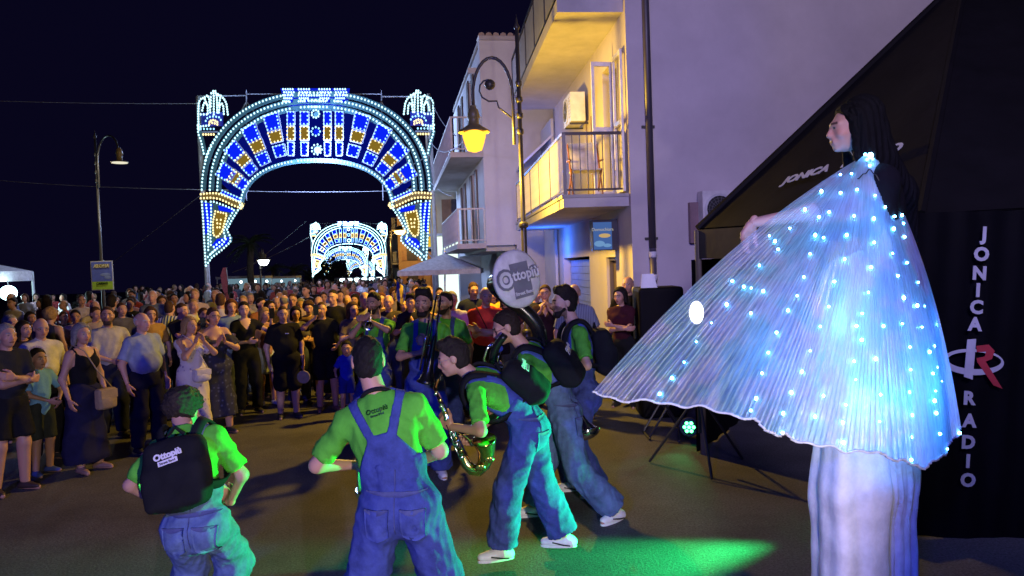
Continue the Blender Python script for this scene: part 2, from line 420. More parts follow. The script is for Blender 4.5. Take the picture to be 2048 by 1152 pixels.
def hand_prims(B, w, d, pn, th, curl=0.35, sc=1.0, spread=0.0, tcurl=0.4):
    """palm, four jointed fingers of unequal length and a thumb leaving the side of the palm"""
    d = unit(d); pn = unit(pn-d*np.dot(pn, d)); th = unit(th-d*np.dot(th, d)-pn*np.dot(th, pn))
    B.cone(w-d*0.02*sc, w+d*0.03*sc, 0.024*sc, 0.026*sc, sq=(pn, 0.75))
    fl = [0.078, 0.086, 0.080, 0.062]
    for i in range(4):
        off = (1.5-i)*0.0195*sc; kn = w+d*(0.088-0.006*abs(i-1.2))*sc+th*off-pn*0.003*sc
        B.cone(w+d*0.02*sc+th*off*0.7, kn, 0.0165*sc, 0.0115*sc)
        p = kn; ang = 0.0; seg = [0.46, 0.31, 0.23]; r = 0.0098*sc*(0.9 if i == 3 else 1)
        dd = unit(d+th*(1.5-i)*spread)
        for q in range(3):
            ang += curl*(0.75+0.12*i)*(1.0 if q else 0.8); u = dd*math.cos(ang)+pn*math.sin(ang)
            e = p+u*fl[i]*seg[q]*sc; B.cone(p, e, r, r*0.9); p = e; r *= 0.92
    b = w+d*0.022*sc+th*0.024*sc; u1 = unit(d*0.62+th*0.72+pn*0.25)
    k1 = b+u1*0.042*sc; u2 = unit(d*0.8+th*(0.45-0.5*tcurl)+pn*(0.2+0.6*tcurl)); k2 = k1+u2*0.034*sc
    B.cone(w+d*0.012*sc+th*0.012*sc, b, 0.017*sc, 0.016*sc); B.cone(b, k1, 0.0155*sc, 0.0125*sc); B.cone(k1, k2, 0.0118*sc, 0.0105*sc)
    u3 = unit(u2+pn*0.4*tcurl-th*0.2); B.cone(k2, k2+u3*0.026*sc, 0.0105*sc, 0.0085*sc)

def head_mesh(J, h, skin, brow, lips=None, beard=None, seed=0, grin=False):
    """a head with sockets, nose, lips, ears and chin, its features coloured per vertex"""
    s = J['hs']; hd = J['hdir']; R = frame_from(V(0, 0, 1)+0.0*hd, hd) if abs(hd[2]) < 0.05 else frame_from(np.cross(np.cross(hd, V(0, 0, 1)), hd), hd)
    c = J['head']; fem = J['fem']
    def W(x, y, z): return c+R@(np.array([x, y, z])*s)
    B = Blob(0.0075*s)
    B.ell(W(0, -0.014, 0.034), R, np.array([0.072, 0.092, 0.085])*s)
    B.ell(W(0, 0.03, -0.005), R, np.array([0.062, 0.058, 0.085])*s)
    jw = 0.047 if fem else 0.053
    B.ell(W(0, 0.030, -0.060), R, np.array([jw, 0.052, 0.050])*s)
    B.ell(W(0, 0.068, -0.092), R, np.array([0.022, 0.018, 0.017])*s)
    B.cone(W(0, 0.090, 0.010), W(0, 0.108, -0.026), 0.0065*s, 0.0095*s)
    for sg in (-1, 1):
        B.cone(W(0, 0.094, -0.030), W(sg*0.010, 0.090, -0.032), 0.0068*s, 0.0055*s)
        B.cone(W(sg*0.012, 0.086, 0.026), W(sg*0.045, 0.070, 0.024), 0.0095*s, 0.009*s)
        B.ell(W(sg*0.042, 0.058, -0.028), R, np.array([0.02, 0.022, 0.02])*s)
        B.ell(W(sg*0.074, -0.010, -0.004), R, np.array([0.009, 0.019, 0.031])*s)
        B.ell(W(sg*0.030, 0.068, 0.004), R, np.array([0.0135]*3)*s)
    B.cone(W(-0.016, 0.086, -0.056), W(0.016, 0.086, -0.056), 0.0065*s, 0.0065*s)
    B.cone(W(-0.014, 0.084, -0.066), W(0.014, 0.084, -0.066), 0.0070*s, 0.0070*s)
    B.cone(W(0, -0.022, -0.05), J['neck']-unit(J['neck']-J['mid'])*0.02, 0.047*s*(0.9 if fem else 1.05), 0.056*J['s']*(0.9 if fem else 1.05))
    v, q = B.mesh(h)
    l = ((v-c)@R)/s
    col = np.tile(np.array(skin, float), (len(v), 1))
    blush = np.clip(1-np.abs(l[:, 2]+0.025)/0.05, 0, 1)*(l[:, 1] > 0.03)
    col *= (1+blush[:, None]*np.array([0.08, -0.05, -0.05]))
    ax = np.abs(l[:, 0]); fr = l[:, 1] > 0.05
    eye = fr & (((ax-0.030)/0.0115)**2+((l[:, 2]-0.005)/0.0050)**2 < 1); col[eye] = (0.30, 0.26, 0.24)
    iris = fr & (((ax-0.030)/0.0062)**2+((l[:, 2]-0.005)/0.0062)**2 < 1); col[iris] = (0.02, 0.014, 0.01)
    bm = fr & (np.abs(l[:, 2]-0.025-0.004*np.sin(ax*60)) < 0.0055) & (ax > 0.010) & (ax < 0.05); col[bm] = brow
    lp = fr & (ax < 0.023) & (np.abs(l[:, 2]+0.061) < 0.0085); col[lp] = lips or (skin[0]*0.8, skin[1]*0.5, skin[2]*0.5)
    ml = fr & (ax < 0.022) & (np.abs(l[:, 2]+0.061) < 0.0022); col[ml] = (0.05, 0.015, 0.015)
    if beard:
        bd = (l[:, 1] > -0.005) & (l[:, 2] < -0.030-0.5*np.clip(0.05-l[:, 1], -.02, 0.04)) & (l[:, 2] > -0.135) & ~lp & ~ml & ~((l[:, 2] > -0.045) & (ax < 0.012) & (l[:, 1] > 0.1))
        col[bd] = col[bd]*0.35+np.array(beard)*0.65
    return v, q, col, R, c, s

def hair_mesh(J, R, c, s, style, h, seed=0):
    def W(x, y, z): return c+R@(np.array([x, y, z])*s)
    B = Blob(0.012*s)
    top = {'short': 0.012, 'crop': 0.006, 'tall': 0.016, 'curly': 0.026, 'long': 0.016, 'bob': 0.020, 'bun': 0.010, 'ring': 0.007, 'wild': 0.034}[style]
    fl = R@unit(np.array([0, 0.8, -0.6]))
    face = (W(0, 0.054, 0.070), fl)
    if style == 'ring':
        B.ell(W(0, -0.018, 0.028), R, (np.array([0.072, 0.09, 0.085])+top)*s, cuts=((W(0, -0.0, 0.045), R@unit(np.array([0, 0.35, 0.9]))), (W(0, 0.004, 0), R[:, 1]), (W(0, 0, -0.06), -R[:, 2])))
    else:
        B.ell(W(0, -0.016, 0.036), R, (np.array([0.073-(0.006 if style in ('short', 'tall', 'crop') else 0), 0.092, 0.085])+top)*s, cuts=(face, (W(0, 0, -0.045), -R[:, 2])))
    if style in ('short', 'tall', 'crop'):
        B.ell(W(0, -0.04, -0.035), R, (np.array([0.062, 0.055, 0.055])+top*0.5)*s, cuts=((W(0, -0.01, 0), R[:, 1]),))
    if style == 'tall':
        B.cone(W(-0.035, 0.045, 0.115), W(0.035, 0.045, 0.115), 0.030*s, 0.030*s); B.cone(W(-0.035, -0.02, 0.12), W(0.035, -0.02, 0.12), 0.03*s, 0.03*s)
    if style in ('curly', 'wild'):
        r = np.random.default_rng(seed)
        for i in range(34):
            a = r.uniform(0, 6.28); t = r.uniform(-0.5, 1.0); y = math.cos(a)*math.sqrt(max(0, 1-t*t)); x = math.sin(a)*math.sqrt(max(0, 1-t*t))
            if y > 0.45 and t < 0.55: continue
            B.ell(W(x*0.085, -0.018+y*0.10, 0.034+t*0.095), R, np.array([0.02, 0.02, 0.02])*s*r.uniform(0.8, 1.25))
    if style in ('long', 'bob'):
        e = -0.30 if style == 'long' else -0.105
        for sg in (-1, 1):
            B.cone(W(sg*0.068, 0.0, 0.03), W(sg*0.085, -0.01, e*0.8), 0.026*s, 0.022*s)
            B.cone(W(sg*0.05, -0.06, 0.03), W(sg*0.055, -0.085, e), 0.035*s, 0.03*s)
        B.cone(W(0, -0.08, 0.02), W(0, -0.10, e), 0.04*s, 0.035*s)
    if style == 'bun':
        B.ell(W(0, -0.125, 0.05), R, np.array([0.038, 0.032, 0.038])*s)
        B.ell(W(0, -0.06, -0.01), R, np.array([0.062, 0.05, 0.06])*s)
    if style in ('short', 'tall', 'crop', 'ring', 'curly'):
        for sg in (-1, 1):
            e = W(sg*0.088, 0.0, -0.012); f2 = W(sg*0.088, 0.045, -0.02)
            for q_, rd in ((e, 0.036*s), (f2, 0.034*s)): B.cut.append(lambda X, Y, Z, q_=q_, rd=rd: rd-np.sqrt((X-q_[0])**2+(Y-q_[1])**2+(Z-q_[2])**2))
    def disp(v):
        l = ((v-c)@R)/s; w = np.zeros(len(l)); r3 = np.random.default_rng(seed+9)
        for _ in range(9):
            kv = r3.normal(size=3); kv *= r3.uniform(110, 330)/np.linalg.norm(kv); w += np.sin(l@kv+r3.uniform(0, 6)+1.5*np.sin(l@(kv[::-1]*0.4)))
        return s*(w*(0.0012 if style in ('curly', 'wild') else 0.0006))
    return B.mesh(h, disp=disp)

def leg_prims(B, J, inf=0.0, g=1.0, loose=0.0, end=1.0, cuts=True, flare=0.0):
    s = J['s']
    for sd in 'lr':
        hp, kn, an = J['hip'+sd], J['kn'+sd], J['an'+sd]
        if end <= 0.5:
            e = hp+(kn-hp)*min(1, end*2); n = unit(kn-hp); B.cone(hp, e+n*0.03, 0.088*s*g+inf, (0.075+loose)*s*g+inf, cuts=((e, n),))
        else:
            B.cone(hp, kn, 0.084*s*g+inf, (0.058+loose)*s*g+inf)
            f = (end-0.5)*2; e = kn+(an-kn)*f; n = unit(an-kn)
            B.cone(kn, e+n*0.03, (0.058+loose)*s*g+inf, (0.045+loose+flare)*s+inf, cuts=((e, n),))
            if loose == 0: B.cone(kn+(an-kn)*0.15-unit(J['toe'+sd])*0.018, kn+(an-kn)*0.55-unit(J['toe'+sd])*0.012, 0.046*s, 0.036*s)

def person(label, J, st, root_loc=None, group=None, res=0.014):
    """an Empty at the feet that parents body, hair, clothes and shoes"""
    s = J['s']; g = st.get('g', 1.0); belly = st.get('belly', 0.0); seed = st.get('seed', len(bpy.data.objects))
    rl = V((J['anl'][0]+J['anr'][0])/2, (J['anl'][1]+J['anr'][1])/2, min(J['anl'][2], J['anr'][2])-0.08*s) if root_loc is None else np.asarray(root_loc, float)
    root = empty('person', rl, label, 'person', group)
    def put(name, vq, m, cols=None, h=None, parent=None):
        v, q = vq
        if len(v) == 0: return None
        return mesh_np(name, v-rl, q, m, parent or root, cols=cols)
    skin = np.array(st.get('skin', (0.50, 0.28, 0.20)))
    hairc = st.get('hairc', (0.02, 0.013, 0.01))
    # ---- body: torso, limbs, hands, head in one mesh
    B = Blob(0.012*s)
    torso_prims(B, J, 0.0, g, belly)
    for sd in 'lr':
        B.cone(J['sh'+sd], J['el'+sd], 0.041*s*g, 0.035*s*g); B.cone(J['el'+sd], J['wr'+sd], 0.037*s*g, 0.024*s)
        B.cone(J['sh'+sd], J['sh'+sd]+(J['el'+sd]-J['sh'+sd])*0.3, 0.045*s*g, 0.043*s*g)
    leg_prims(B, J, 0.0, g)
    for sd in 'lr':
        a = J['an'+sd]; t = J['toe'+sd]; B.cone(a-V(0, 0, 0.045)*s-t*0.02*s, a-V(0, 0, 0.055)*s+t*0.15*s, 0.034*s, 0.026*s)
    v, q = B.mesh(res); cols = np.tile(skin, (len(v), 1))
    hres = st.get('hres', min(0.008, res*0.62))
    hv, hq, hc, R, c, hs = head_mesh(J, hres, skin, st.get('brow', hairc), beard=st.get('beard'), seed=seed)
    parts = [(v, q, cols), (hv, hq, hc)]
    hk = J.get('hand', {})
    for sd, sg in (('l', 1), ('r', -1)):
        d = unit(J['wr'+sd]-J['el'+sd]); o = hk.get(sd, {})
        d = unit(o.get('d', d)); body = (J['pelvis']+J['neck'])/2-J['wr'+sd]
        pn = unit(o.get('pn', body-d*np.dot(body, d)))
        th = o.get('th', np.cross(pn, d)*sg)
        HB = Blob(0.0035*s); hand_prims(HB, J['wr'+sd], d, pn, th, o.get('curl', 0.35), s*(1.0 if not J['fem'] else 0.92), o.get('spread', 0.06), o.get('tc', 0.4))
        a, b = HB.mesh(st.get('handres', 0.0065)); parts.append((a, b, np.tile(skin*V(1.02, 0.95, 0.93), (len(a), 1))))
    vs = []; qs = []; cs = []; off = 0
    for a, b, cc in parts: vs.append(a); qs.append(b+off); cs.append(cc); off += len(a)
    put('body', (np.concatenate(vs), np.concatenate(qs)), mat('skin'), np.concatenate(cs))
    # ---- hair
    if st.get('hair'):
        put('hair', hair_mesh(J, R, c, hs, st['hair'], hres, seed), mat('hair', hairc))
    if st.get('beard'):
        BB = Blob(0.01*hs)
        W = lambda x, y, z: c+R@(np.array([x, y, z])*hs)
        BB.cone(W(-0.05, 0.02, -0.05), W(-0.022, 0.07, -0.09), 0.017*hs, 0.02*hs); BB.cone(W(0.05, 0.02, -0.05), W(0.022, 0.07, -0.09), 0.017*hs, 0.02*hs)
        BB.cone(W(-0.02, 0.073, -0.10), W(0.02, 0.073, -0.10), 0.024*hs, 0.024*hs); BB.cone(W(-0.022, 0.088, -0.046), W(0.022, 0.088, -0.046), 0.007*hs, 0.007*hs)
        put('beard', BB.mesh(hres), mat('hair', st['beard']))
    if st.get('glasses'):
        g2 = MB(); W = lambda x, y, z: c+R@(np.array([x, y, z])*hs)-rl
        for sg in (-1, 1):
            ring = [W(sg*0.031+0.022*math.cos(a), 0.094-0.01*abs(math.cos(a)), 0.003+0.017*math.sin(a)) for a in np.linspace(0, 2*math.pi, 13)]
            g2.tube(ring, 0.0022*hs, 4); g2.tube([W(sg*0.052, 0.084, 0.006), W(sg*0.076, 0.0, 0.006), W(sg*0.074, -0.015, -0.008)], 0.002*hs, 4)
        g2.tube([W(-0.01, 0.099, 0.006), W(0.01, 0.099, 0.006)], 0.002*hs, 4)
        g2.build('glasses', mat('paint', st['glasses'] if isinstance(st['glasses'], tuple) else (0.01, 0.01, 0.012)), root)
    # ---- clothes
    wr = st.get('wr', 0.0045)
    top = st.get('top'); upv = unit(J['neck']-J['pelvis'])
    if top:
        kind, m = top[0], top[1]
        B = Blob(0.014*s); torso_prims(B, J, 0.013*s, g, belly, low=True)
        if kind in ('tee', 'long', 'vneck', 'polo', 'shirt'):
            f = {'tee': 0.80, 'long': 1.85, 'vneck': 0.5, 'polo': 0.82, 'shirt': 0.85}[kind]
            for sd in 'lr':
                S0, E0, W0 = J['sh'+sd], J['el'+sd], J['wr'+sd]
                if f <= 1:
                    e = S0+(E0-S0)*f; n = unit(E0-S0); B.cone(S0, e+n*0.03, 0.056*s*g, 0.065*s*g, cuts=((e, n),))
                else:
                    B.cone(S0, E0, 0.056*s*g, 0.05*s*g); e = E0+(W0-E0)*(f-1); n = unit(W0-E0); B.cone(E0, e+n*0.03, 0.055*s*g, 0.04*s, cuts=((e, n),))
        hem = J['pelvis']-upv*(-0.07 if (st.get('bottom') or ('',))[0] == 'dungarees' else st.get('hem', 0.10))*s; B.cut.append((hem, -upv))
        nc = J['neck']+upv*0.028*s
        B.cut.append((nc+J['T'][:, 1]*0.02, unit(upv+J['T'][:, 1]*0.30)))
        if kind == 'vneck' or kind == 'tank':
            # open neckline: carve a wedge or a scoop at the front
            T = J['T']; o = J['neck']-upv*(0.16 if kind == 'vneck' else 0.10)*s; wd = 0.5 if kind == 'vneck' else 2.2
            def carve(X, Y, Z, T=T, o=o, wd=wd):
                x = (X-o[0])*T[0, 0]+(Y-o[1])*T[1, 0]+(Z-o[2])*T[2, 0]; y = (X-o[0])*T[0, 1]+(Y-o[1])*T[1, 1]+(Z-o[2])*T[2, 1]; z = (X-o[0])*T[0, 2]+(Y-o[1])*T[1, 2]+(Z-o[2])*T[2, 2]
                return np.minimum(np.minimum(z*wd-np.abs(x)*1.0, (0.11*s-np.abs(x)) if wd > 1 else 1.0+0*x), y+0.03)
            B.cut.append(carve)
        if kind == 'tank':
            T = J['T']; nk = J['neck']
            B.cut.append(lambda X, Y, Z: np.abs((X-nk[0])*T[0, 0]+(Y-nk[1])*T[1, 0]+(Z-nk[2])*T[2, 0])-np.where(((X-nk[0])*upv[0]+(Y-nk[1])*upv[1]+(Z-nk[2])*upv[2]) > -0.2*s, 0.125*s, 0.4)*g)
        nm = {'tee': 'shirt', 'long': 'shirt', 'vneck': 'blouse', 'polo': 'polo_shirt', 'shirt': 'shirt', 'tank': 'tank_top'}[kind]
        so = put(nm, B.mesh(st.get('cres', res), wr, seed+1, st.get('ws', 1.0)), m)
        if kind == 'polo' or kind == 'shirt':
            cb = MB(); T = J['T']; n0 = J['neck']-rl
            for sg in (-1, 1):
                pts = [n0+T[:, 0]*sg*0.055*s*math.sin(a)+T[:, 1]*0.06*s*math.cos(a)+upv*(0.05-0.035*max(0, math.cos(a)))*s for a in np.linspace(0.25, math.pi, 7)]
                for i in range(6):
                    a, b = pts[i], pts[i+1]; lo = -upv*0.034*s+unit((a+b)/2-n0-upv*np.dot((a+b)/2-n0, upv))*0.022*s
                    nn = unit(np.cross(b-a, lo))*0.004; cb.prism([a, b, b+lo, a+lo], nn)
            cb.build('collar', m, so)
    bot = st.get('bottom')
    if bot:
        kind, m = bot[0], bot[1]
        if kind in ('trousers', 'shorts', 'dungarees', 'jeans'):
            B = Blob(0.014*s); inf = 0.014*s if kind != 'dungarees' else 0.025*s
            B.ell(J['pelvis']-V(0, 0, 0.01), J['H'], np.array([0.158*g, 0.108*g+belly*0.5, 0.13])*s+inf)
            for sg in (-1, 1): B.ell(J['pelvis']+J['H'][:, 0]*sg*0.07*s-J['H'][:, 1]*0.055*s*g-V(0, 0, 0.05)*s, J['H'], np.array([0.075, 0.068, 0.09])*s*g+inf)
            end = st.get('leg_end', {'trousers': 0.985, 'jeans': 0.97, 'shorts': 0.42, 'dungarees': 0.97}[kind])
            leg_prims(B, J, inf, g, st.get('loose', 0.012), end, flare=st.get('flare', 0.01))
            if kind != 'dungarees': B.cut.append((J['pelvis']+upv*0.10*s, upv))
            else:
                B.ell(J['mid']-(J['neck']-J['pelvis'])*0.10+J['T'][:, 1]*(0.01+belly*0.6)*s, J['T'], np.array([0.14*g+belly*0.4, 0.10*g+belly, 0.15])*s+inf)
                B.cut.append((J['pelvis']+upv*0.20*s, upv))
            tro = put({'trousers': 'trousers', 'jeans': 'jeans', 'shorts': 'shorts', 'dungarees': 'dungarees'}[kind], B.mesh(st.get('cres', res), wr*1.5, seed+2, 0.85*st.get('ws', 1.0)), m)
            if kind == 'dungarees':
                B = Blob(0.014*s); torso_prims(B, J, 0.0235*s, g, belly, low=True)
                T = J['T']; pv = J['pelvis']; Lt = J['L']
                def bib(X, Y, Z):
                    x = np.abs((X-pv[0])*T[0, 0]+(Y-pv[1])*T[1, 0]+(Z-pv[2])*T[2, 0]); z = ((X-pv[0])*upv[0]+(Y-pv[1])*upv[1]+(Z-pv[2])*upv[2])/Lt
                    y = (X-pv[0])*T[0, 1]+(Y-pv[1])*T[1, 1]+(Z-pv[2])*T[2, 1]
                    w = np.where(y > 0, np.interp(z, [0.2, 0.45, 0.70], [0.19, 0.13, 0.115]), np.interp(z, [0.2, 0.45, 0.66], [0.19, 0.13, 0.062]))*s
                    b1 = np.maximum(np.maximum(x-w, (z-0.68)*Lt), (0.2-z)*Lt)
                    sx = np.where(y > 0, 0.088, np.interp(z, [0.6, 1.02], [0.040, 0.118]))*s
                    b2 = np.maximum(np.abs(x-sx)-0.024*s, (0.55-z)*Lt)
                    return np.minimum(b1, b2)
                B.cut.append(bib)
                put('bib', B.mesh(st.get('bibres', st.get('cres', res)), 0.001, seed+3), m, parent=None)
        if kind in ('skirt', 'dress'):
            B = Blob(0.02*s); hemz = st.get('hemz', 0.25)*s; pv = J['pelvis']; fl = st.get('flare', 0.06)
            lowp = V(pv[0], pv[1], hemz); H = J['H']
            if kind == 'dress': torso_prims(B, J, 0.018*s, g, belly)
            B.ell(pv-V(0, 0, 0.01), H, np.array([0.165*g, 0.12*g+belly*0.5, 0.13])*s+0.014)
            for sg in (-1, 1):
                B.cone(pv+H[:, 0]*sg*0.06*s, lowp+H[:, 0]*sg*(0.07+fl*0.5)*s-V(0, 0, 0.05), 0.115*s*g, (0.105+fl)*s*g, cuts=((lowp, V(0, 0, -1)),))
            if kind == 'skirt': B.cut.append((pv+upv*0.13*s, upv))
            else:
                for sd in 'lr':
                    S0, E0 = J['sh'+sd], J['el'+sd]; f = st.get('slv', 0.55); e = S0+(E0-S0)*f; n = unit(E0-S0)
                    B.cone(S0, e+n*0.03, 0.062*s*g, 0.078*s*g, cuts=((e, n),))
                nc = J['neck']-upv*0.03*s; B.cut.append((nc, unit(upv+J['T'][:, 1]*0.8)))
            put(kind, B.mesh(st.get('cres', res), wr*2.0, seed+2, 0.8), m)
    # ---- shoes
    sc = st.get('shoes')
    if sc:
        for sd in 'lr':
            a = J['an'+sd]; t = J['toe'+sd]; sc_f = s
            B = Blob(0.012); heel = a-V(0, 0, 0.045)*s-t*0.045*s
            B.cone(a-V(0, 0, 0.03)*s-t*0.01*s, heel, 0.040*s, 0.036*s); B.cone(heel, a-V(0, 0, 0.047)*s+t*0.14*s, 0.036*s, 0.032*s, sq=(V(0, 0, 1), 0.85))
            B.cone(a-V(0, 0, 0.02)*s, a-V(0, 0, 0.045)*s+t*0.09*s, 0.037*s, 0.034*s)
            B.cut.append((a-V(0, 0, 0.066)*s, V(0, 0, -1)))
            sh = put('shoe', B.mesh(st.get('shoeres', 0.010)), mat('paint', sc, rough=0.55))
            if st.get('sole', (0.6, 0.6, 0.62)):
                side = np.cross(t, V(0, 0, 1)); pts = []
                for i in range(20):
                    an = 2*math.pi*i/20; x = math.cos(an); y = math.sin(an)
                    pts.append(a-V(0, 0, 0.08)*s-rl+t*(0.044+0.128*x)*s+side*(0.036+0.005*x)*s*math.copysign(abs(y)**0.8, y))
                MB().prism(pts, V(0, 0, 0.020*s)).build('sole', mat('paint', st.get('sole', (0.6, 0.6, 0.62)), rough=0.7), sh)
            if st.get('swoosh'):
                side = np.cross(t, V(0, 0, 1))
                for sg in (-1, 1):
                    m2 = MB(); pp = [(0.085, -0.038, 0.0395), (0.045, -0.046, 0.0425), (0.0, -0.055, 0.0430), (-0.04, -0.060, 0.0400)]
                    tp = [a+t*x*s+V(0, 0, z)*s+side*sg*y*s-rl for x, z, y in pp]
                    for i in range(3): m2.bar(tp[i], tp[i+1], 0.008, (0.014, 0.020, 0.016)[i])
                    m2.build('shoe_stripe', mat('paint', st['swoosh']), sh)
    J['R'] = R; J['rl'] = rl
    return root
# ------------------------------------------------------------------ ground
plaster_a = mat('plaster', (0.52, 0.47, 0.47)); plaster_b = mat('plaster', (0.60, 0.60, 0.62)); plaster_c = mat('plaster', (0.55, 0.40, 0.22))
slabm = mat('plaster', (0.50, 0.47, 0.46), sc=2.0)
dark_metal = mat('paint', (0.012, 0.012, 0.015), rough=0.4); iron = mat('paint', (0.03, 0.028, 0.03), rough=0.45)
white_paint = mat('paint', (0.72, 0.72, 0.74)); alu = mat('metal', (0.6, 0.6, 0.62), rough=0.35); lamp_iron = mat('paint', (0.05, 0.045, 0.04), rough=0.35)
gv = []; ys = [-25, 0, 15, 30, 60, 100, 160, 260, 420]; xs = [-300, -60, -20, 0, 8, 60, 300]
for y in ys:
    for x in xs: gv.append((x, y, ground_z(y)))
nx = len(xs); gq = [(j*nx+i, j*nx+i+1, (j+1)*nx+i+1, (j+1)*nx+i) for j in range(len(ys)-1) for i in range(nx-1)]
tag(mesh_np('road', gv, gq, mat('asphalt', (0.086, 0.083, 0.086)), smooth=False), kind='structure')
# street frame: direction of the street S, across N (to the right)
S = unit(V(-0.0993, 1, 0)); NX = unit(V(1, 0.0993, 0)); K = V(1.86, 11.1, 0)
def F(a, s, z): return K+S*s+NX*a+V(0, 0, z-0.07)          # a across (into the house is +), s along the street
RF = np.column_stack([NX, S, V(0, 0, 1)])
def fbox(mb, a0, a1, s0, s1, z0, z1):
    return mb.box(F((a0+a1)/2, (s0+s1)/2, (z0+z1)/2), (abs(a1-a0), abs(s1-s0), abs(z1-z0)), RF)
# raised pavement along the houses, kerb stones as pieces
kb = MB(); fbox(kb, -1.25, 0.0, 0.05, 34, -0.2, 0.17); tag(kb.build('pavement', mat('plaster', (0.16, 0.15, 0.145))), kind='structure')
ks = MB(); fbox(ks, 0, 0.17, 0, 0.97, -0.2, 0.185)
k0 = ks.build('kerb_stone', mat('plaster', (0.27, 0.26, 0.25))); pav = bpy.data.objects['pavement']
k0.location = tuple(NX*(-1.42)+S*(0.05)); k0.parent = pav
for i in range(1, 16):
    c = k0.copy(); COL.objects.link(c); c.parent = pav; c.location = tuple(NX*(-1.42)+S*(0.05+i))

# ------------------------------------------------------------------ the near house with the yellow-lit balcony
HW = 9.6
house = empty('balcony_house', F(0, 0, 0), 'lavender plastered corner house with lit balcony, open louvred shutter and blank gable wall', 'house')
def hpart(mb, name, m, parent=None, root=None, **k):
    o = mb.build(name, m, None, **k); r = root or house
    if parent is not None:
        o.parent = parent; o.matrix_parent_inverse = (parent.matrix_parent_inverse if parent.parent else Matrix()).copy()
    else: rel(o, r)
    return o
def sub(o, parent, root):
    o.parent = parent; o.matrix_parent_inverse = Matrix(); return o
# walls: street front built in strips round its openings
door_s0, door_s1 = 0.62, 1.62           # balcony door
w = MB()
def front(s0, s1, z0, z1): fbox(w, 0.0, 0.30, s0, s1, z0, z1)
front(0.0, door_s0, 0, HW); front(door_s1, 7.0, 2.45, 5.9)
front(door_s0, door_s1, 5.45, HW); front(door_s1, 7.0, 5.9, HW)
front(door_s0, 1.05, 0, 2.45); front(1.05, 1.75, 2.25, 2.45); front(door_s0, door_s1, 2.45, 3.2)
front(1.75, 3.2, 0, 2.45); front(3.2, 6.2, 2.3, 2.45); front(6.2, 7.0, 0, 2.45)
hpart(w, 'street_wall', plaster_a)
w = MB(); w.box(F(6.3, 0.15, HW/2), (12.0-0.0, 0.30, HW), RF); hpart(w, 'gable_wall', plaster_a)
w = MB(); fbox(w, 0.0, 12.3, 6.75, 7.0, 0, HW); hpart(w, 'rear_wall', plaster_a)
w = MB(); fbox(w, -0.1, 12.4, -0.1, 7.1, HW, HW+0.2); hpart(w, 'roof_slab', slabm)
w = MB(); fbox(w, 0.31, 2.5, 0.31, 6.7, 2.95, 3.05); hpart(w, 'upper_floor', slabm)
w = MB(); fbox(w, 0.9, 0.95, 0.4, 6.7, 0.0, 2.9); hpart(w, 'inner_wall', mat('plaster', (0.3, 0.28, 0.26)))
# plinth and corner rendering band
w = MB(); fbox(w, -0.03, 0.0, 0.0, 1.05, 0.1, 0.75); fbox(w, -0.03, 0.0, 1.75, 3.2, 0.1, 0.75); hpart(w, 'plinth', mat('plaster', (0.42, 0.32, 0.16)))
# ground-floor door (recessed) with frame
dr = MB(); fbox(dr, 0.12, 0.17, 1.05, 1.75, 0.1, 2.25); d_o = hpart(dr, 'door', mat('paint', (0.16, 0.12, 0.12)))
fr = MB(); fbox(fr, 0.05, 0.12, 1.05, 1.10, 0.1, 2.25); fbox(fr, 0.05, 0.12, 1.70, 1.75, 0.1, 2.25); fbox(fr, 0.05, 0.12, 1.10, 1.70, 2.19, 2.25); f_o = hpart(fr, 'door_frame', mat('paint', (0.10, 0.08, 0.08)))
hh = MB(); hh.bar(F(0.09, 1.14, 1.0), F(0.09, 1.14, 1.55), 0.025); hpart(hh, 'door_handle', alu)
# blue roller shutter of the shop further along
for i in range(14):
    rs = MB(); fbox(rs, 0.15+0.012*(i % 2), 0.19, 3.25, 6.15, 0.15+i*0.15, 0.15+i*0.15+0.143); hpart(rs, 'shutter_slat', mat('paint', (0.25, 0.30, 0.45)))
def railing(root, name, p0, p1, h, pitch, barw, top_m, bar_m, panel=None, thin=0.018, slab_top=0):
    """posts, top and bottom rails and separate bars between p0 and p1 (points at slab level)"""
    p0 = np.asarray(p0, float); p1 = np.asarray(p1, float); L = np.linalg.norm(p1-p0); u = (p1-p0)/L
    t = MB(); t.bar(p0+V(0, 0, h), p1+V(0, 0, h), 0.045, 0.035); rel(t.build('handrail', top_m), root)
    t = MB(); t.bar(p0+V(0, 0, 0.09), p1+V(0, 0, 0.09), 0.03, 0.02); rel(t.build('bottom_rail', top_m), root)
    n = max(2, int(round(L/pitch))); me = None
    for i in range(n+1):
        q = p0+u*L*i/n; last = None
        if me is None:
            b = MB(); b.bar(V(0, 0, 0.10), V(0, 0, h-0.02), barw, thin); o = b.build('bar', bar_m); me = o.data
        else: o = bpy.data.objects.new('bar', me); COL.objects.link(o)
        o.parent = root; o.location = tuple(q-np.array(root.location))
    npost = max(1, int(round(L/1.25)))
    for i in range(npost+1):
        q = p0+u*L*i/npost; b = MB(); b.bar(q, q+V(0, 0, h), 0.035); rel(b.build('post', top_m), root)
    if panel is not None:
        for i in range(npost):
            a, c = p0+u*(L*i/npost+0.03), p0+u*(L*(i+1)/npost-0.03); nn = np.cross(u, V(0, 0, 1))*0.01
            b = MB(); b.prism([a+V(0, 0, 0.14), c+V(0, 0, 0.14), c+V(0, 0, h-0.06), a+V(0, 0, h-0.06)], nn); rel(b.build('railing_panel', panel), root)
rail_m = mat('paint', (0.045, 0.03, 0.03), rough=0.4); bar_m = mat('paint', (0.55, 0.53, 0.5)); glassp = mat('paint', (0.42, 0.42, 0.45), rough=0.3)
BX = -1.02
w = MB(); fbox(w, BX, 0.0, 0.12, 6.9, 3.02, 3.20); hpart(w, 'balcony_slab', slabm)
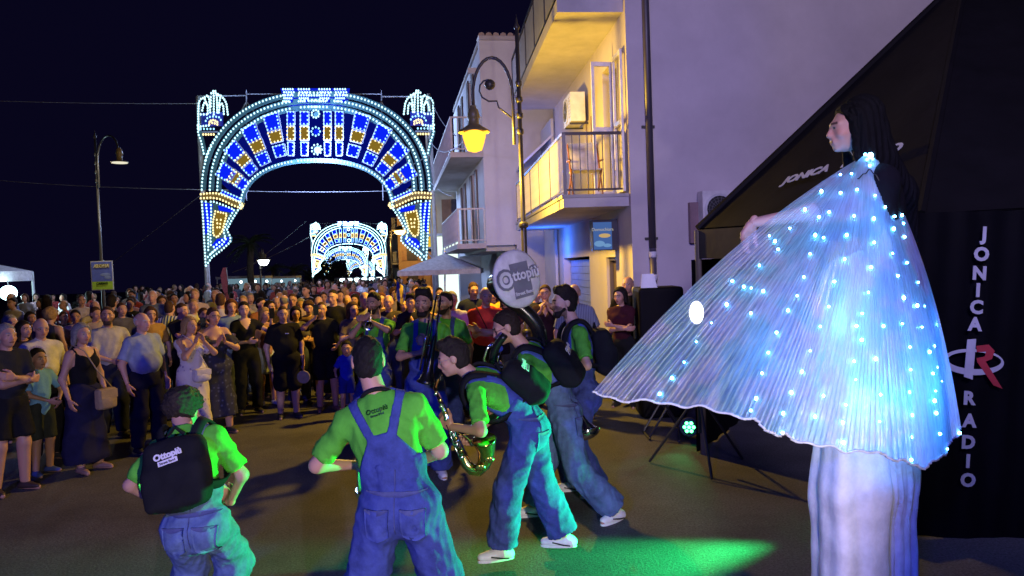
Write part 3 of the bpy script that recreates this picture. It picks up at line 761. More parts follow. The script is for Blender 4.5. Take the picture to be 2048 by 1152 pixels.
w = MB(); fbox(w, BX-0.02, BX, 0.10, 6.9, 3.165, 3.215); fbox(w, BX-0.02, 0.0, 0.10, 0.12, 3.165, 3.215); hpart(w, 'balcony_edge', mat('plaster', (0.4, 0.38, 0.37)))
railing(house, 'r', F(BX+0.03, 0.16, 3.20), F(BX+0.03, 6.85, 3.20), 0.95, 0.115, 0.016, rail_m, bar_m)
railing(house, 'r', F(BX+0.05, 0.16, 3.20), F(-0.02, 0.16, 3.20), 0.95, 0.115, 0.014, rail_m, iron)
w = MB(); fbox(w, BX, 0.0, 0.12, 6.9, 5.98, 6.18); hpart(w, 'balcony_slab', slabm)
railing(house, 'r', F(BX+0.03, 0.16, 6.18), F(BX+0.03, 6.85, 6.18), 1.0, 1.25, 0.02, dark_metal, dark_metal, panel=glassp)
railing(house, 'r', F(BX+0.05, 0.16, 6.18), F(-0.02, 0.16, 6.18), 1.0, 1.0, 0.02, dark_metal, dark_metal, panel=glassp)
# balcony door: dark glazed door plus two louvred shutter leaves
dg = MB(); fbox(dg, 0.16, 0.19, door_s0, door_s1, 3.2, 5.45); hpart(dg, 'balcony_door', mat('paint', (0.05, 0.05, 0.06), rough=0.15))
shut_m = mat('paint', (0.68, 0.66, 0.68))
def leaf(o0, dirv, thick, wd, z0, z1, nsl=26):
    f = MB(); t = unit(thick)*0.035
    def bx(u0, u1, a, b): f.prism([o0+dirv*u0+V(0, 0, a), o0+dirv*u1+V(0, 0, a), o0+dirv*u1+V(0, 0, b), o0+dirv*u0+V(0, 0, b)], t)
    bx(0, 0.05, z0, z1); bx(wd-0.05, wd, z0, z1)
    for a in (z0, (z0+z1)/2-0.04, z1-0.07): bx(0.05, wd-0.05, a, a+0.07)
    lf = hpart(f, 'shutter_leaf', shut_m)
    me = None
    for half in (0, 1):
        a, b = (z0+0.08, (z0+z1)/2-0.05) if half == 0 else ((z0+z1)/2+0.04, z1-0.08)
        for i in range(nsl//2):
            z = a+(b-a)*(i+0.5)/(nsl//2); p = o0+dirv*0.05+V(0, 0, z); q = o0+dirv*(wd-0.05)+V(0, 0, z)
            m = MB(); m.prism([p+t*0.1+V(0, 0, -0.03), q+t*0.1+V(0, 0, -0.03), q+t*0.9+V(0, 0, 0.03), p+t*0.9+V(0, 0, 0.03)], V(0, 0, 0.009))
            so = m.build('slat', shut_m); so.parent = lf; so.matrix_parent_inverse = lf.matrix_parent_inverse.copy()
    kn = MB(); kn.box(o0+dirv*(wd-0.03)+t*1.2+V(0, 0, (z0+z1)/2+0.05), (0.03, 0.03, 0.12)); ko = kn.build('latch', iron); ko.parent = lf; ko.matrix_parent_inverse = lf.matrix_parent_inverse.copy()
leaf(F(-0.02, 0.86, 0), -unit(NX*0.95+S*0.10), -S, 0.36, 3.25, 5.42)
leaf(F(-0.045, 0.10, 0), S, -NX, 0.50, 3.25, 5.42)
# drainpipe with white lower sleeves on the gable wall
pg = MB(); gx = 0.30; pz = F(gx, -0.07, 0)
pg.tube([pz+V(0, 0, 2.35), pz+V(0, 0, HW)], 0.055, 10); hpart(pg, 'drainpipe', mat('paint', (0.05, 0.045, 0.06)), smooth=True)
pg = MB(); pg.tube([pz+V(0, 0, 0.3), pz+V(0, 0, 2.35)], 0.05, 10); pp = hpart(pg, 'lower_pipe', mat('paint', (0.08, 0.07, 0.1)), smooth=True)
for z in (2.3, 1.95, 1.80):
    pg = MB(); pg.tube([pz+V(0, 0, z-0.09), pz+V(0, 0, z)], 0.060, 10); hpart(pg, 'pipe_sleeve', white_paint, smooth=True)
for z in (4.2, 6.2, 2.5):
    pg = MB(); fbox(pg, gx-0.10, gx+0.10, -0.03, 0.0, z-0.02, z+0.02); hpart(pg, 'pipe_bracket', iron)
# air conditioner high on the front, wires below it
def aircon(root_loc, right, out, w_, h_, d_, label):
    r = empty('air_conditioner', root_loc, label, 'air conditioner'); b = np.asarray(root_loc, float); upz = V(0, 0, 1); R = np.column_stack([right, out, upz])
    m = MB(); m.box(b+out*(d_/2+0.08)+upz*h_/2, (w_, d_, h_), R); rel(m.build('casing', mat('paint', (0.62, 0.6, 0.58))), r)
    c = b+out*(d_+0.083)+upz*h_/2-right*w_*0.14
    m = MB(); m.lathe(c, [(h_*0.42, 0), (h_*0.42, 0.012), (h_*0.36, 0.016), (h_*0.36, 0.002)], out, 20); rel(m.build('fan_ring', mat('paint', (0.5, 0.5, 0.5))), r)
    m = MB(); m.lathe(c, [(h_*0.36, 0.003), (0.01, 0.004)], out, 20); rel(m.build('fan_well', dark_metal), r)
    m = MB()
    for k in range(9):
        a = math.pi*k/9; e = (right*math.cos(a)+upz*math.sin(a))*h_*0.36; m.bar(c+e+out*0.014, c-e+out*0.014, 0.006)
    for rr in (0.12, 0.22, 0.3):
        m.tube([c+out*0.015+(right*math.cos(a)+upz*math.sin(a))*h_*rr for a in np.linspace(0, 2*math.pi, 17)], 0.004, 4, False)
    rel(m.build('fan_grille', mat('paint', (0.1, 0.1, 0.1))), r)
    for sg in (-1, 1):
        m = MB(); m.bar(b+right*sg*w_*0.33-upz*0.02, b+right*sg*w_*0.33-upz*0.02+out*(d_+0.08), 0.03); rel(m.build('bracket', iron), r)
    for sg in range(7):
        m = MB(); m.box(b+right*(w_/2-0.10)+out*(d_+0.083)+upz*(0.1+sg*h_*0.11), (0.14, 0.012, h_*0.05), R); rel(m.build('louvre', mat('paint', (0.45, 0.44, 0.42))), r)
    return r
aircon(F(0, 3.15, 4.86), -S, -NX, 0.78, 0.55, 0.28, 'white air conditioner hanging under the upper balcony beside the open shutter')
ac2 = F(1.38, 0, 2.62); aircon(ac2, NX, -S, 0.72, 0.56, 0.22, 'grey air conditioner on the gable wall above the black tent eave')
m = MB(); m.box(F(1.06-0.02, -0.06, 2.72), (0.30, 0.10, 0.62), RF)
o = tag(m.build('wall_box', mat('paint', (0.22, 0.14, 0.15))), 'brown ventilation box on the gable wall beside the grey air conditioner', 'box')
me = None
for i in range(9):
    m = MB(); m.box(F(1.17, -0.125, 2.46+i*0.065), (0.06, 0.02, 0.03), RF); q = m.build('vent_slat', iron); q.parent = o
for sg, z0 in ((3.0, 4.9), (2.55, 4.9)):
    m = MB(); m.tube([F(-0.02, sg, z0), F(-0.025, sg+0.03, 4.2), F(-0.02, sg, 3.25)], 0.012, 6); hpart(m, 'conduit', mat('paint', (0.25, 0.16, 0.08)))
# folding chair left on the balcony
ch = empty('folding_chair', F(-0.55, 0.75, 3.2), 'folding chair with pale cloth back standing on the yellow lit balcony', 'chair')
cx = F(-0.55, 0.75, 3.2)
brown = mat('paint', (0.18, 0.06, 0.03)); cloth = mat('fabric', (0.6, 0.56, 0.52))
for sg in (-1, 1):
    for (a0, z0, a1, z1) in ((-0.25, 0.0, 0.12, 0.9), (0.22, 0.0, -0.2, 0.46)):
        m = MB(); m.tube([cx+S*a0+NX*sg*0.24+V(0, 0, z0), cx+S*a1+NX*sg*0.24+V(0, 0, z1)], 0.014, 6); rel(m.build('leg', brown), ch)
    m = MB(); m.tube([cx-S*0.22+NX*sg*0.26+V(0, 0, 0.60), cx+S*0.1+NX*sg*0.26+V(0, 0, 0.62)], 0.016, 6); rel(m.build('armrest', brown), ch)
m = MB(); m.prism([cx-S*0.22-NX*0.23+V(0, 0, 0.44), cx-S*0.22+NX*0.23+V(0, 0, 0.44), cx+S*0.12+NX*0.23+V(0, 0, 0.43), cx+S*0.12-NX*0.23+V(0, 0, 0.43)], V(0, 0, 0.02)); rel(m.build('seat', cloth), ch)
m = MB(); m.prism([cx-S*0.0-NX*0.235+V(0, 0, 0.46), cx-S*0.0+NX*0.235+V(0, 0, 0.46), cx+S*0.14+NX*0.235+V(0, 0, 0.93), cx+S*0.14-NX*0.235+V(0, 0, 0.93)], S*0.02); rel(m.build('backrest', cloth), ch)
# projecting sign box
sg_ = empty('sign_box', F(0, 1.0, 2.42), 'small projecting box sign with a blue picture under the lit balcony', 'sign')
m = MB(); fbox(m, -0.44, -0.02, 0.80, 1.0, 2.36, 2.86); rel(m.build('case', mat('paint', (0.02, 0.02, 0.04))), sg_)
m = MB(); fbox(m, -0.425, -0.12, 0.79, 0.798, 2.375, 2.82)
sky_m = mat('glow', (0.10, 0.22, 0.62), power=0.55); rel(m.build('screen', sky_m), sg_)
m = MB(); m.ball(F(-0.24, 0.786, 2.60), (0.10, 0.004, 0.035), 10, 6, RF); rel(m.build('sunset', mat('glow', (0.9, 0.6, 0.25), power=0.6)), sg_)
m = MB(); m.ball(F(-0.33, 0.786, 2.47), (0.09, 0.003, 0.05), 10, 6, RF); m.ball(F(-0.2, 0.787, 2.44), (0.07, 0.003, 0.03), 10, 6, RF); rel(m.build('wave', mat('glow', (0.25, 0.5, 0.9), power=0.6)), sg_)
t = text_mesh('lettering', 'Domochiara', 0.072, F(-0.272, 0.785, 2.70), NX, V(0, 0, 1), mat('glow', (0.65, 0.6, 0.5), power=0.6)); rel(t, sg_)

# ------------------------------------------------------------------ second, white house with the gable end
S2 = unit(V(-0.16, 1, 0)); N2 = unit(V(1, 0.16, 0)); K2 = V(-0.66, 20.0, 0); R2 = np.column_stack([N2, S2, V(0, 0, 1)])
def G(a, s, z): return K2+S2*s+N2*a+V(0, 0, z-0.07)
def gbox(mb, a0, a1, s0, s1, z0, z1): return mb.box(G((a0+a1)/2, (s0+s1)/2, (z0+z1)/2), (abs(a1-a0), abs(s1-s0), abs(z1-z0)), R2)
h2 = empty('white_house', K2, 'tall white house with iron balconies beyond the lit balcony house', 'house')
def p2(mb, name, m, **k): return rel(mb.build(name, m, None, **k), h2)
w = MB(); gbox(w, 0, 5, 0, 0.3, 2.75, 8.35); gbox(w, 0.85, 5, 0, 0.3, 0, 2.75); p2(w, 'gable_wall', plaster_b)
w = MB()
for (s0, s1, z0, z1) in ((0.3, 2.0, 2.75, 8.2), (2.0, 2.9, 5.05, 5.9), (2.9, 5.4, 2.75, 8.2), (5.4, 6.3, 5.05, 5.9), (6.3, 9, 2.75, 8.2), (2.0, 2.9, 7.9, 8.2), (5.4, 6.3, 7.9, 8.2)): gbox(w, 0, 0.3, s0, s1, z0, z1)
gbox(w, 0.85, 1.1, 0.3, 9, 0, 2.75); gbox(w, 0, 0.85, 8.7, 9, 0, 2.75); p2(w, 'street_wall', plaster_b)
w = MB(); gbox(w, 0.02, 5, 0.31, 8.9, 2.60, 2.74); p2(w, 'overhang', plaster_b)
for (s0, z0) in ((2.0, 2.95), (5.4, 2.95), (2.0, 5.9), (5.4, 5.9)):
    w = MB(); gbox(w, 0.12, 0.16, s0, s0+0.9, z0, z0+2.1); wo_ = p2(w, 'window', mat('paint', (0.05, 0.045, 0.06), rough=0.2))
    for k in range(2):
        w = MB(); gbox(w, -0.05, -0.012, s0-0.46+k*1.38, s0-0.02+k*1.38, z0, z0+2.1); p2(w, 'shutter_leaf', mat('paint', (0.10, 0.07, 0.07)))
w = MB(); gbox(w, 0.0, 5.1, -0.12, 9.1, 8.35, 8.45); p2(w, 'roof_slab', slabm)
for i in range(15):
    w = MB(); c = G(0.06+i*0.2, -0.10, 8.46); w.tube([c, c+S2*0.42], 0.09, 8); p2(w, 'roof_tile', mat('paint', (0.42, 0.33, 0.28)))
w = MB(); gbox(w, -0.28, 0.0, 0.5, 0.62, 7.6, 7.75); p2(w, 'gutter_end', slabm)
for (z, dpt, l0, l1) in ((5.32, 0.90, -0.02, 8.8), (2.82, 0.80, -0.02, 6.5)):
    w = MB(); gbox(w, -dpt, 0.0, l0, l1, z-0.14, z); p2(w, 'balcony_slab', slabm)
    railing(h2, 'r', G(-dpt+0.04, l0+0.04, z), G(-dpt+0.04, l1, z), 0.95, 0.20, 0.022, bar_m, bar_m)
    railing(h2, 'r', G(-dpt+0.06, l0+0.04, z), G(-0.03, l0+0.04, z), 0.95, 0.17, 0.022, bar_m, bar_m)
# low annexe between the two houses, with a slanting awning and a small window
w = MB(); b0 = F(-0.05, 7.05, 0); w.box(F(1.6, 8.0, 2.9), (3.3, 1.8, 5.8), RF)
ann = tag(w.build('annexe', plaster_b), 'low annexe between the two balcony houses with slanted awning', 'annexe')
w = MB(); w.prism([F(-0.75, 7.2, 4.70), F(0.1, 7.0, 5.45), F(0.1, 8.9, 5.45), F(-0.75, 8.9, 4.70)], V(0, 0, 0.07)); w.build('awning', mat('paint', (0.45, 0.45, 0.5)), ann)
w = MB(); fbox(w, -0.10, -0.055, 7.3, 8.1, 3.1, 3.9); w.build('window', mat('paint', (0.06, 0.05, 0.06)), ann)

# ------------------------------------------------------------------ houses further down the street
def far_house(label, x0, x1, y0, y1, z1, m, floors, wins, yellow=False):
    r = empty('town_house', V(x0, y0, ground_z(y0)), label, 'house'); g0 = ground_z(y1)-0.3
    q = MB(); q.box(((x0+x1)/2, (y0+y1)/2, (z1+g0)/2), (x1-x0, y1-y0, z1-g0)); rel(q.build('wall', m), r)
    q = MB(); q.box(((x0+x1)/2, (y0+y1)/2, z1+0.1), (x1-x0+0.3, y1-y0+0.3, 0.2)); rel(q.build('roof', mat('paint', (0.3, 0.2, 0.16))), r)
    for fl in range(floors):
        z = g0+0.6+fl*3.0
        for i in range(wins):
            xx = x0+(x1-x0)*(i+0.5)/wins
            q = MB(); q.box((xx, y0-0.03, z+1.1), (0.9, 0.06, 1.9)); wd = rel(q.build('window', mat('paint', (0.06, 0.05, 0.05), rough=0.2)), r)
            for sg in (-1, 1):
                q = MB(); q.box((xx+sg*0.68, y0-0.05, z+1.1), (0.42, 0.05, 1.9)); rel(q.build('shutter_leaf', mat('paint', (0.25, 0.12, 0.06))), r)
        nl = max(1, int((y1-y0)/3.0))
        for i in range(nl):
            yy = y0+(y1-y0)*(i+0.5)/nl
            q = MB(); q.box((x0-0.03, yy, z+1.1), (0.06, 0.9, 1.9)); rel(q.build('window', mat('paint', (0.06, 0.05, 0.05), rough=0.2)), r)
        if fl:
            q = MB(); q.box((x0-0.45, (y0+y1)/2, z-0.05), (0.9, (y1-y0)*0.7, 0.14)); rel(q.build('balcony_slab', slabm), r)
            a = V(x0-0.86, (y0+y1)/2-(y1-y0)*0.34, z+0.02); b = V(x0-0.86, (y0+y1)/2+(y1-y0)*0.34, z+0.02)
            railing(r, 'r', a, b, 0.95, 0.28, 0.035, bar_m, bar_m); railing(r, 'r', a, a+V(0.84, 0, 0), 0.95, 0.28, 0.035, bar_m, bar_m)
    return r
far_house('cream house with yellow-lit pilaster behind the white umbrella', -3.55, 2.0, 33, 41, 6.4, mat('plaster', (0.55, 0.48, 0.36)), 2, 2)
far_house('brown house with wooden balcony beside the far street lamp', -9.6, -2.5, 62, 76, 7.4, mat('plaster', (0.34, 0.22, 0.15)), 3, 3)
far_house('dim ochre house at the far end beyond the second arch', -15.5, -7.0, 92, 112, 6.5, mat('plaster', (0.40, 0.30, 0.2)), 2, 3)
# yellow lit pilaster, its light painted as emission, and bright shop front of the cream house
m = MB(); m.box((-3.60, 32.93, 4.05), (0.42, 0.10, 1.9))
tag(m.build('lit_pilaster', mat('glow', (1.0, 0.62, 0.02), power=0.9)), 'yellow-lit pilaster on the cream house corner, its light painted as glow', 'pilaster')
sh = empty('shop_front', V(-2.3, 32.6, 0), 'brightly lit white shop front behind the white umbrella', 'shop')
m = MB(); m.box((-2.2, 32.93, 1.9), (2.6, 0.08, 3.3)); rel(m.build('lit_window', mat('glow', (0.78, 0.95, 0.85), power=1.25, samp='AUTO')), sh)
for x in (-3.5, -2.35, -1.2):
    m = MB(); m.box((x, 32.85, 1.6), (0.09, 0.10, 3.2)); rel(m.build('mullion', white_paint), sh)
m = MB(); m.box((-2.35, 32.7, 3.62), (2.9, 0.5, 0.10)); rel(m.build('canopy', white_paint), sh)
m = MB(); m.box((-1.85, 32.84, 1.75), (0.42, 0.03, 0.8)); rel(m.build('poster', mat('paint', (0.35, 0.45, 0.42))), sh)
# big white umbrella
uc = P(885, 532, 24.5); ub = V(uc[0], uc[1], 0)
um = empty('parasol', ub, 'large white parasol opened in front of the bright shop', 'parasol')
top = V(uc[0]+0.1, uc[1], 2.15+(540-513)*24.5/1450); ez = top[2]-0.55; hw = 1.32
cs = [V(uc[0]-hw, uc[1]-hw, ez), V(uc[0]+hw, uc[1]-hw, ez), V(uc[0]+hw, uc[1]+hw, ez), V(uc[0]-hw, uc[1]+hw, ez)]
for i in range(4):
    a, b = cs[i], cs[(i+1) % 4]; mid = (a+b)/2-V(0, 0, 0.10)*0
    q = MB(); q.prism([top, a, b], V(0, 0, -0.015)); rel(q.build('canopy_panel', mat('fabric', (0.62, 0.62, 0.64))), um)
    q = MB(); q.prism([a, b, b-V(0, 0, 0.16), a-V(0, 0, 0.16)], unit(np.cross(b-a, V(0, 0, 1)))*0.012); rel(q.build('valance', mat('fabric', (0.62, 0.62, 0.64))), um)
    q = MB(); q.bar(top-V(0, 0, 0.1), a-V(0, 0, 0.03), 0.03); rel(q.build('rib', alu), um)
q = MB(); q.tube([ub, top+V(0, 0, 0.1)], 0.03, 8); rel(q.build('pole', alu), um)
# ------------------------------------------------------------------ luminarie: arches of painted laths and coloured bulbs
AD = 29.0
lath = mat('paint', (0.22, 0.24, 0.34)); lath_p = mat('paint', (0.40, 0.42, 0.52)); board_t = mat('paint', (0.045, 0.12, 0.15)); board_b = mat('paint', (0.006, 0.012, 0.30)); board_y = mat('paint', (0.20, 0.13, 0.03))
b_white = mat('glow', (0.50, 0.88, 1.0), power=2.2, samp='AUTO'); b_yel = mat('glow', (1.0, 0.80, 0.36), power=2.0, samp='AUTO'); b_blue = mat('glow', (0.30, 0.66, 1.0), power=2.2, samp='AUTO')
glow_blue = mat('glow', (0.003, 0.016, 0.85), power=1.1)       # emissive fills painting the bulbs' glare inside the coloured panels
glow_yel = mat('glow', (0.55, 0.34, 0.04), power=0.42)
def AP(px, py, off=0.0):
    q = P(px, py, AD); q[1] += off; return q
def superell(cx, cy, a, b, n, k, t0=0.0, t1=math.pi):
    out = []
    for i in range(k):
        t = t0+(t1-t0)*i/(k-1); c, s_ = math.cos(t), math.sin(t)
        out.append((cx-a*math.copysign(abs(c)**(2/n), c), cy-b*abs(s_)**(2/n)))
    return out
def resample(pts, step):
    pts = np.array(pts, float); d = np.r_[0, np.cumsum(np.linalg.norm(np.diff(pts, axis=0), axis=1))]
    n = max(2, int(round(d[-1]/step))+1); t = np.linspace(0, d[-1], n)
    return np.stack([np.interp(t, d, pts[:, i]) for i in (0, 1)], 1)
arch = empty('light_arch', P(632, 560, AD)*V(1, 1, 0), 'nearest illuminated festival arch with blue and yellow panels over the crowd', 'light arch', 'illuminated arches over the street')
OCT = [(1, 0, 0), (0, 1, 0), (-1, 0, 0), (0, -1, 0)]
def bulbs(name, pts, m, r=0.050, parent=None, lamp_off=-0.12):
    q = MB(); r = r*0.70
    for (x, y) in pts:
        c = AP(x, y, lamp_off); q.ball(c, (r, r, r*1.25), 6, 4)
    o = q.build(name, m, None, smooth=True); o['kind'] = 'stuff'
    return hang(o, parent)
def hang(o, parent=None):
    o.parent = parent or arch
    o.matrix_parent_inverse = Matrix.Translation(arch.location).inverted() if parent is None else Matrix()
    return o
def strip(name, pts, half, m, parent=None, off=0.0, th=0.03):
    """flat painted board following a line, half wide to either side"""
    q = MB(); pts = np.array(pts, float)
    tn = np.gradient(pts, axis=0); tn /= np.linalg.norm(tn, axis=1, keepdims=True)+1e-9; nn = np.stack([-tn[:, 1], tn[:, 0]], 1)
    A = pts+nn*half; B = pts-nn*half; n = len(pts)
    vs = [AP(*p, off) for p in A]+[AP(*p, off) for p in B]; vs += [v+V(0, th, 0) for v in vs]
    fs = []
    for i in range(n-1):
        fs += [(i, i+1, n+i+1, n+i), (2*n+i, 3*n+i, 3*n+i+1, 2*n+i+1), (i, 2*n+i, 2*n+i+1, i+1), (n+i, n+i+1, 3*n+i+1, 3*n+i)]
    q.add(vs, fs); return hang(q.build(name, m), parent)
def quadp(c, u, v, w0, w1, h):
    c = np.array(c, float); return [c-u*w0/2-v*h/2, c+u*w0/2-v*h/2, c+u*w1/2+v*h/2, c-u*w1/2+v*h/2]
def panel(c, rad, w0, w1, h, boardm, bulbm, emitm, step=7.6):
    """one voussoir panel: board, emissive fill painting the bulb glare, lath frame and a line of bulbs round its border"""
    v = unit(rad); u = V(-v[1], v[0]); v = V(*v[:2])
    qp = quadp(c, u, v, w0, w1, h)
    b = MB(); b.prism([AP(*p) for p in qp], V(0, 0.03, 0)); bo = hang(b.build('panel', boardm))
    qi = quadp(c, u, v, w0*0.94, w1*0.94, h*0.95); b = MB(); b.prism([AP(*p, -0.02) for p in qi], V(0, 0.015, 0)); hang(b.build('glow_fill', emitm), bo)
    b = MB()
    for i in range(4): b.bar(AP(*qp[i], -0.01), AP(*qp[(i+1) % 4], -0.01), 0.035)
    hang(b.build('lath_frame', lath), bo)
    qb = quadp(c, u, v, w0*0.84, w1*0.84, h*0.86); pts = []
    for i in range(4):
        a, e = np.array(qb[i]), np.array(qb[(i+1) % 4]); n = max(1, int(round(np.linalg.norm(e-a)/step)))
        pts += [a+(e-a)*k/n for k in range(n)]
    bulbs('bulb_row', pts, bulbm, 0.044, bo)
CXA = 633.0
# emissive blue sheets added behind the panels, painting the glow around the bulbs
glow_sheet_m = mat('glow', (0.004, 0.012, 0.45), power=0.34)
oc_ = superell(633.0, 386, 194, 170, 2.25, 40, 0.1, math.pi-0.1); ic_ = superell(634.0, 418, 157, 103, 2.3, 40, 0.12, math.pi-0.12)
q = MB(); n_ = len(oc_); q.add([AP(*p, 0.06) for p in oc_]+[AP(*p, 0.06) for p in ic_]+[AP(*p, 0.07) for p in oc_]+[AP(*p, 0.07) for p in ic_], [(i, i+1, n_+i+1, n_+i) for i in range(n_-1)]+[(2*n_+i, 3*n_+i, 3*n_+i+1, 2*n_+i+1) for i in range(n_-1)]); hang(q.build('glow_sheet', glow_sheet_m))
q = MB(); q.prism([AP(*p, 0.05) for p in [(560, 176), (699, 176), (694, 212), (570, 212)]], V(0, 0.01, 0)); hang(q.build('glow_sheet', mat('glow', (0.006, 0.02, 0.75), power=0.9)))  # second emissive sheet, painting the glow behind the crown
rings = []
for ins in (0, 16, 31):
    pts = superell(CXA, 386, 227-ins, 199-ins*0.9, 2.25, 90, 0.02, math.pi-0.02)
    rings.append(pts)
    gaps = [(588, 597), (662, 669)]
    rp = resample(pts, 7.4)
    strip('ring_board', resample(pts, 9), 5.5, board_t)
    bulbs('ring_bulbs', [p for p in rp if not any(a < p[0] < b for a, b in gaps)], b_white, 0.054)
inner = superell(CXA+1, 420, 152, 99, 2.3, 90, 0.02, math.pi-0.02)
strip('inner_ring_board', resample(inner, 9), 4.5, board_t); bulbs('inner_ring_bulbs', [p for p in resample(inner, 6.6) if not (588 < p[0] < 597 or 662 < p[0] < 669)], b_white, 0.054)
ctr = V(634, 425)
for sg in (-1, 1):
    def mx(p): return (p[0], p[1]) if sg < 0 else (2*CXA+1-p[0], p[1])
    for (ob, yc, ib) in (((453, 346), (471, 356), (484, 367)), ((470, 303), (488, 321), (500, 337)), ((503, 267), (516, 293), (527, 318)), ((545, 244), (552, 274), (560, 302))):
        rad = V(ctr[0], 400)-V(*ob)
        rad = V(ib[0]-ob[0], ib[1]-ob[1]); r = V(rad[0]*(1 if sg < 0 else -1), rad[1])
        panel(mx(ob), r, 32, 28, 33, board_b, b_blue, glow_blue); panel(mx(yc), r, 28, 25, 23, board_y, b_yel, glow_yel, 7.0); panel(mx(ib), r, 25, 22, 23, board_b, b_blue, glow_blue)
    # lowest blue wedge beside the impost
    panel(mx((463, 392)), V(1.0*(1 if sg < 0 else -1), 0.45), 7, 7, 44, board_b, b_blue, glow_blue, 6)
# middle pylons with their crown blocks
for (x0, x1) in ((575, 590), (601, 618), (648, 663), (671, 687)):
    cxp = (x0+x1)/2; d = V(0, 1); w_ = x1-x0
    panel((cxp, 237), d, w_, w_, 28, board_b, b_blue, glow_blue); panel((cxp, 267), d, w_, w_, 28, board_y, b_yel, glow_yel, 7.0); panel((cxp, 298), d, w_*0.85, w_*0.75, 27, board_b, b_blue, glow_blue)
for (x0, x1) in ((566, 588), (597, 621), (638, 662), (669, 693)):
    c = ((x0+x1)/2, 190); qp = [(x0-1, 177), (x1+1, 177), (x1-2, 206), (x0+3, 206)]
    b = MB(); b.prism([AP(*p) for p in qp], V(0, 0.03, 0)); bo = hang(b.build('crown_block', board_b))
    b = MB(); b.prism([AP(c[0]+(p[0]-c[0])*0.9, c[1]+(p[1]-c[1])*0.9, -0.02) for p in qp], V(0, 0.015, 0)); hang(b.build('glow_fill', glow_blue), bo)
    pts = []
    for j, y in enumerate((180, 186, 192, 198, 204)):
        w_ = (x1-x0)-(5 if j > 2 else 0)
        pts += [(x0+2+w_*k/4.6+(j % 2)*2, y) for k in range(5 if j < 4 else 4)]
    bulbs('bulb_cluster', pts, b_white, 0.05, bo)
for y in (192, 203, 215): bulbs('crown_bulbs', [(x, y) for x in np.arange(619, 645, 5.5)], b_white, 0.054)
def medallion(cx, cy, r, m, bm, n=9):
    b = MB(); b.prism([AP(cx+r*0.72*math.cos(a), cy+r*0.72*math.sin(a)) for a in np.linspace(0, 2*math.pi, 14)[:-1]], V(0, 0.03, 0)); bo = hang(b.build('medallion', m))
    bulbs('bulb_circle', [(cx+r*math.cos(a), cy+r*math.sin(a)) for a in np.linspace(0, 2*math.pi, n+1)[:-1]], bm, 0.052, bo)
medallion(632.5, 229, 7.5, board_t, b_white); medallion(633, 264, 8.5, glow_blue, b_blue, 8); medallion(635, 300, 10, board_t, b_white)
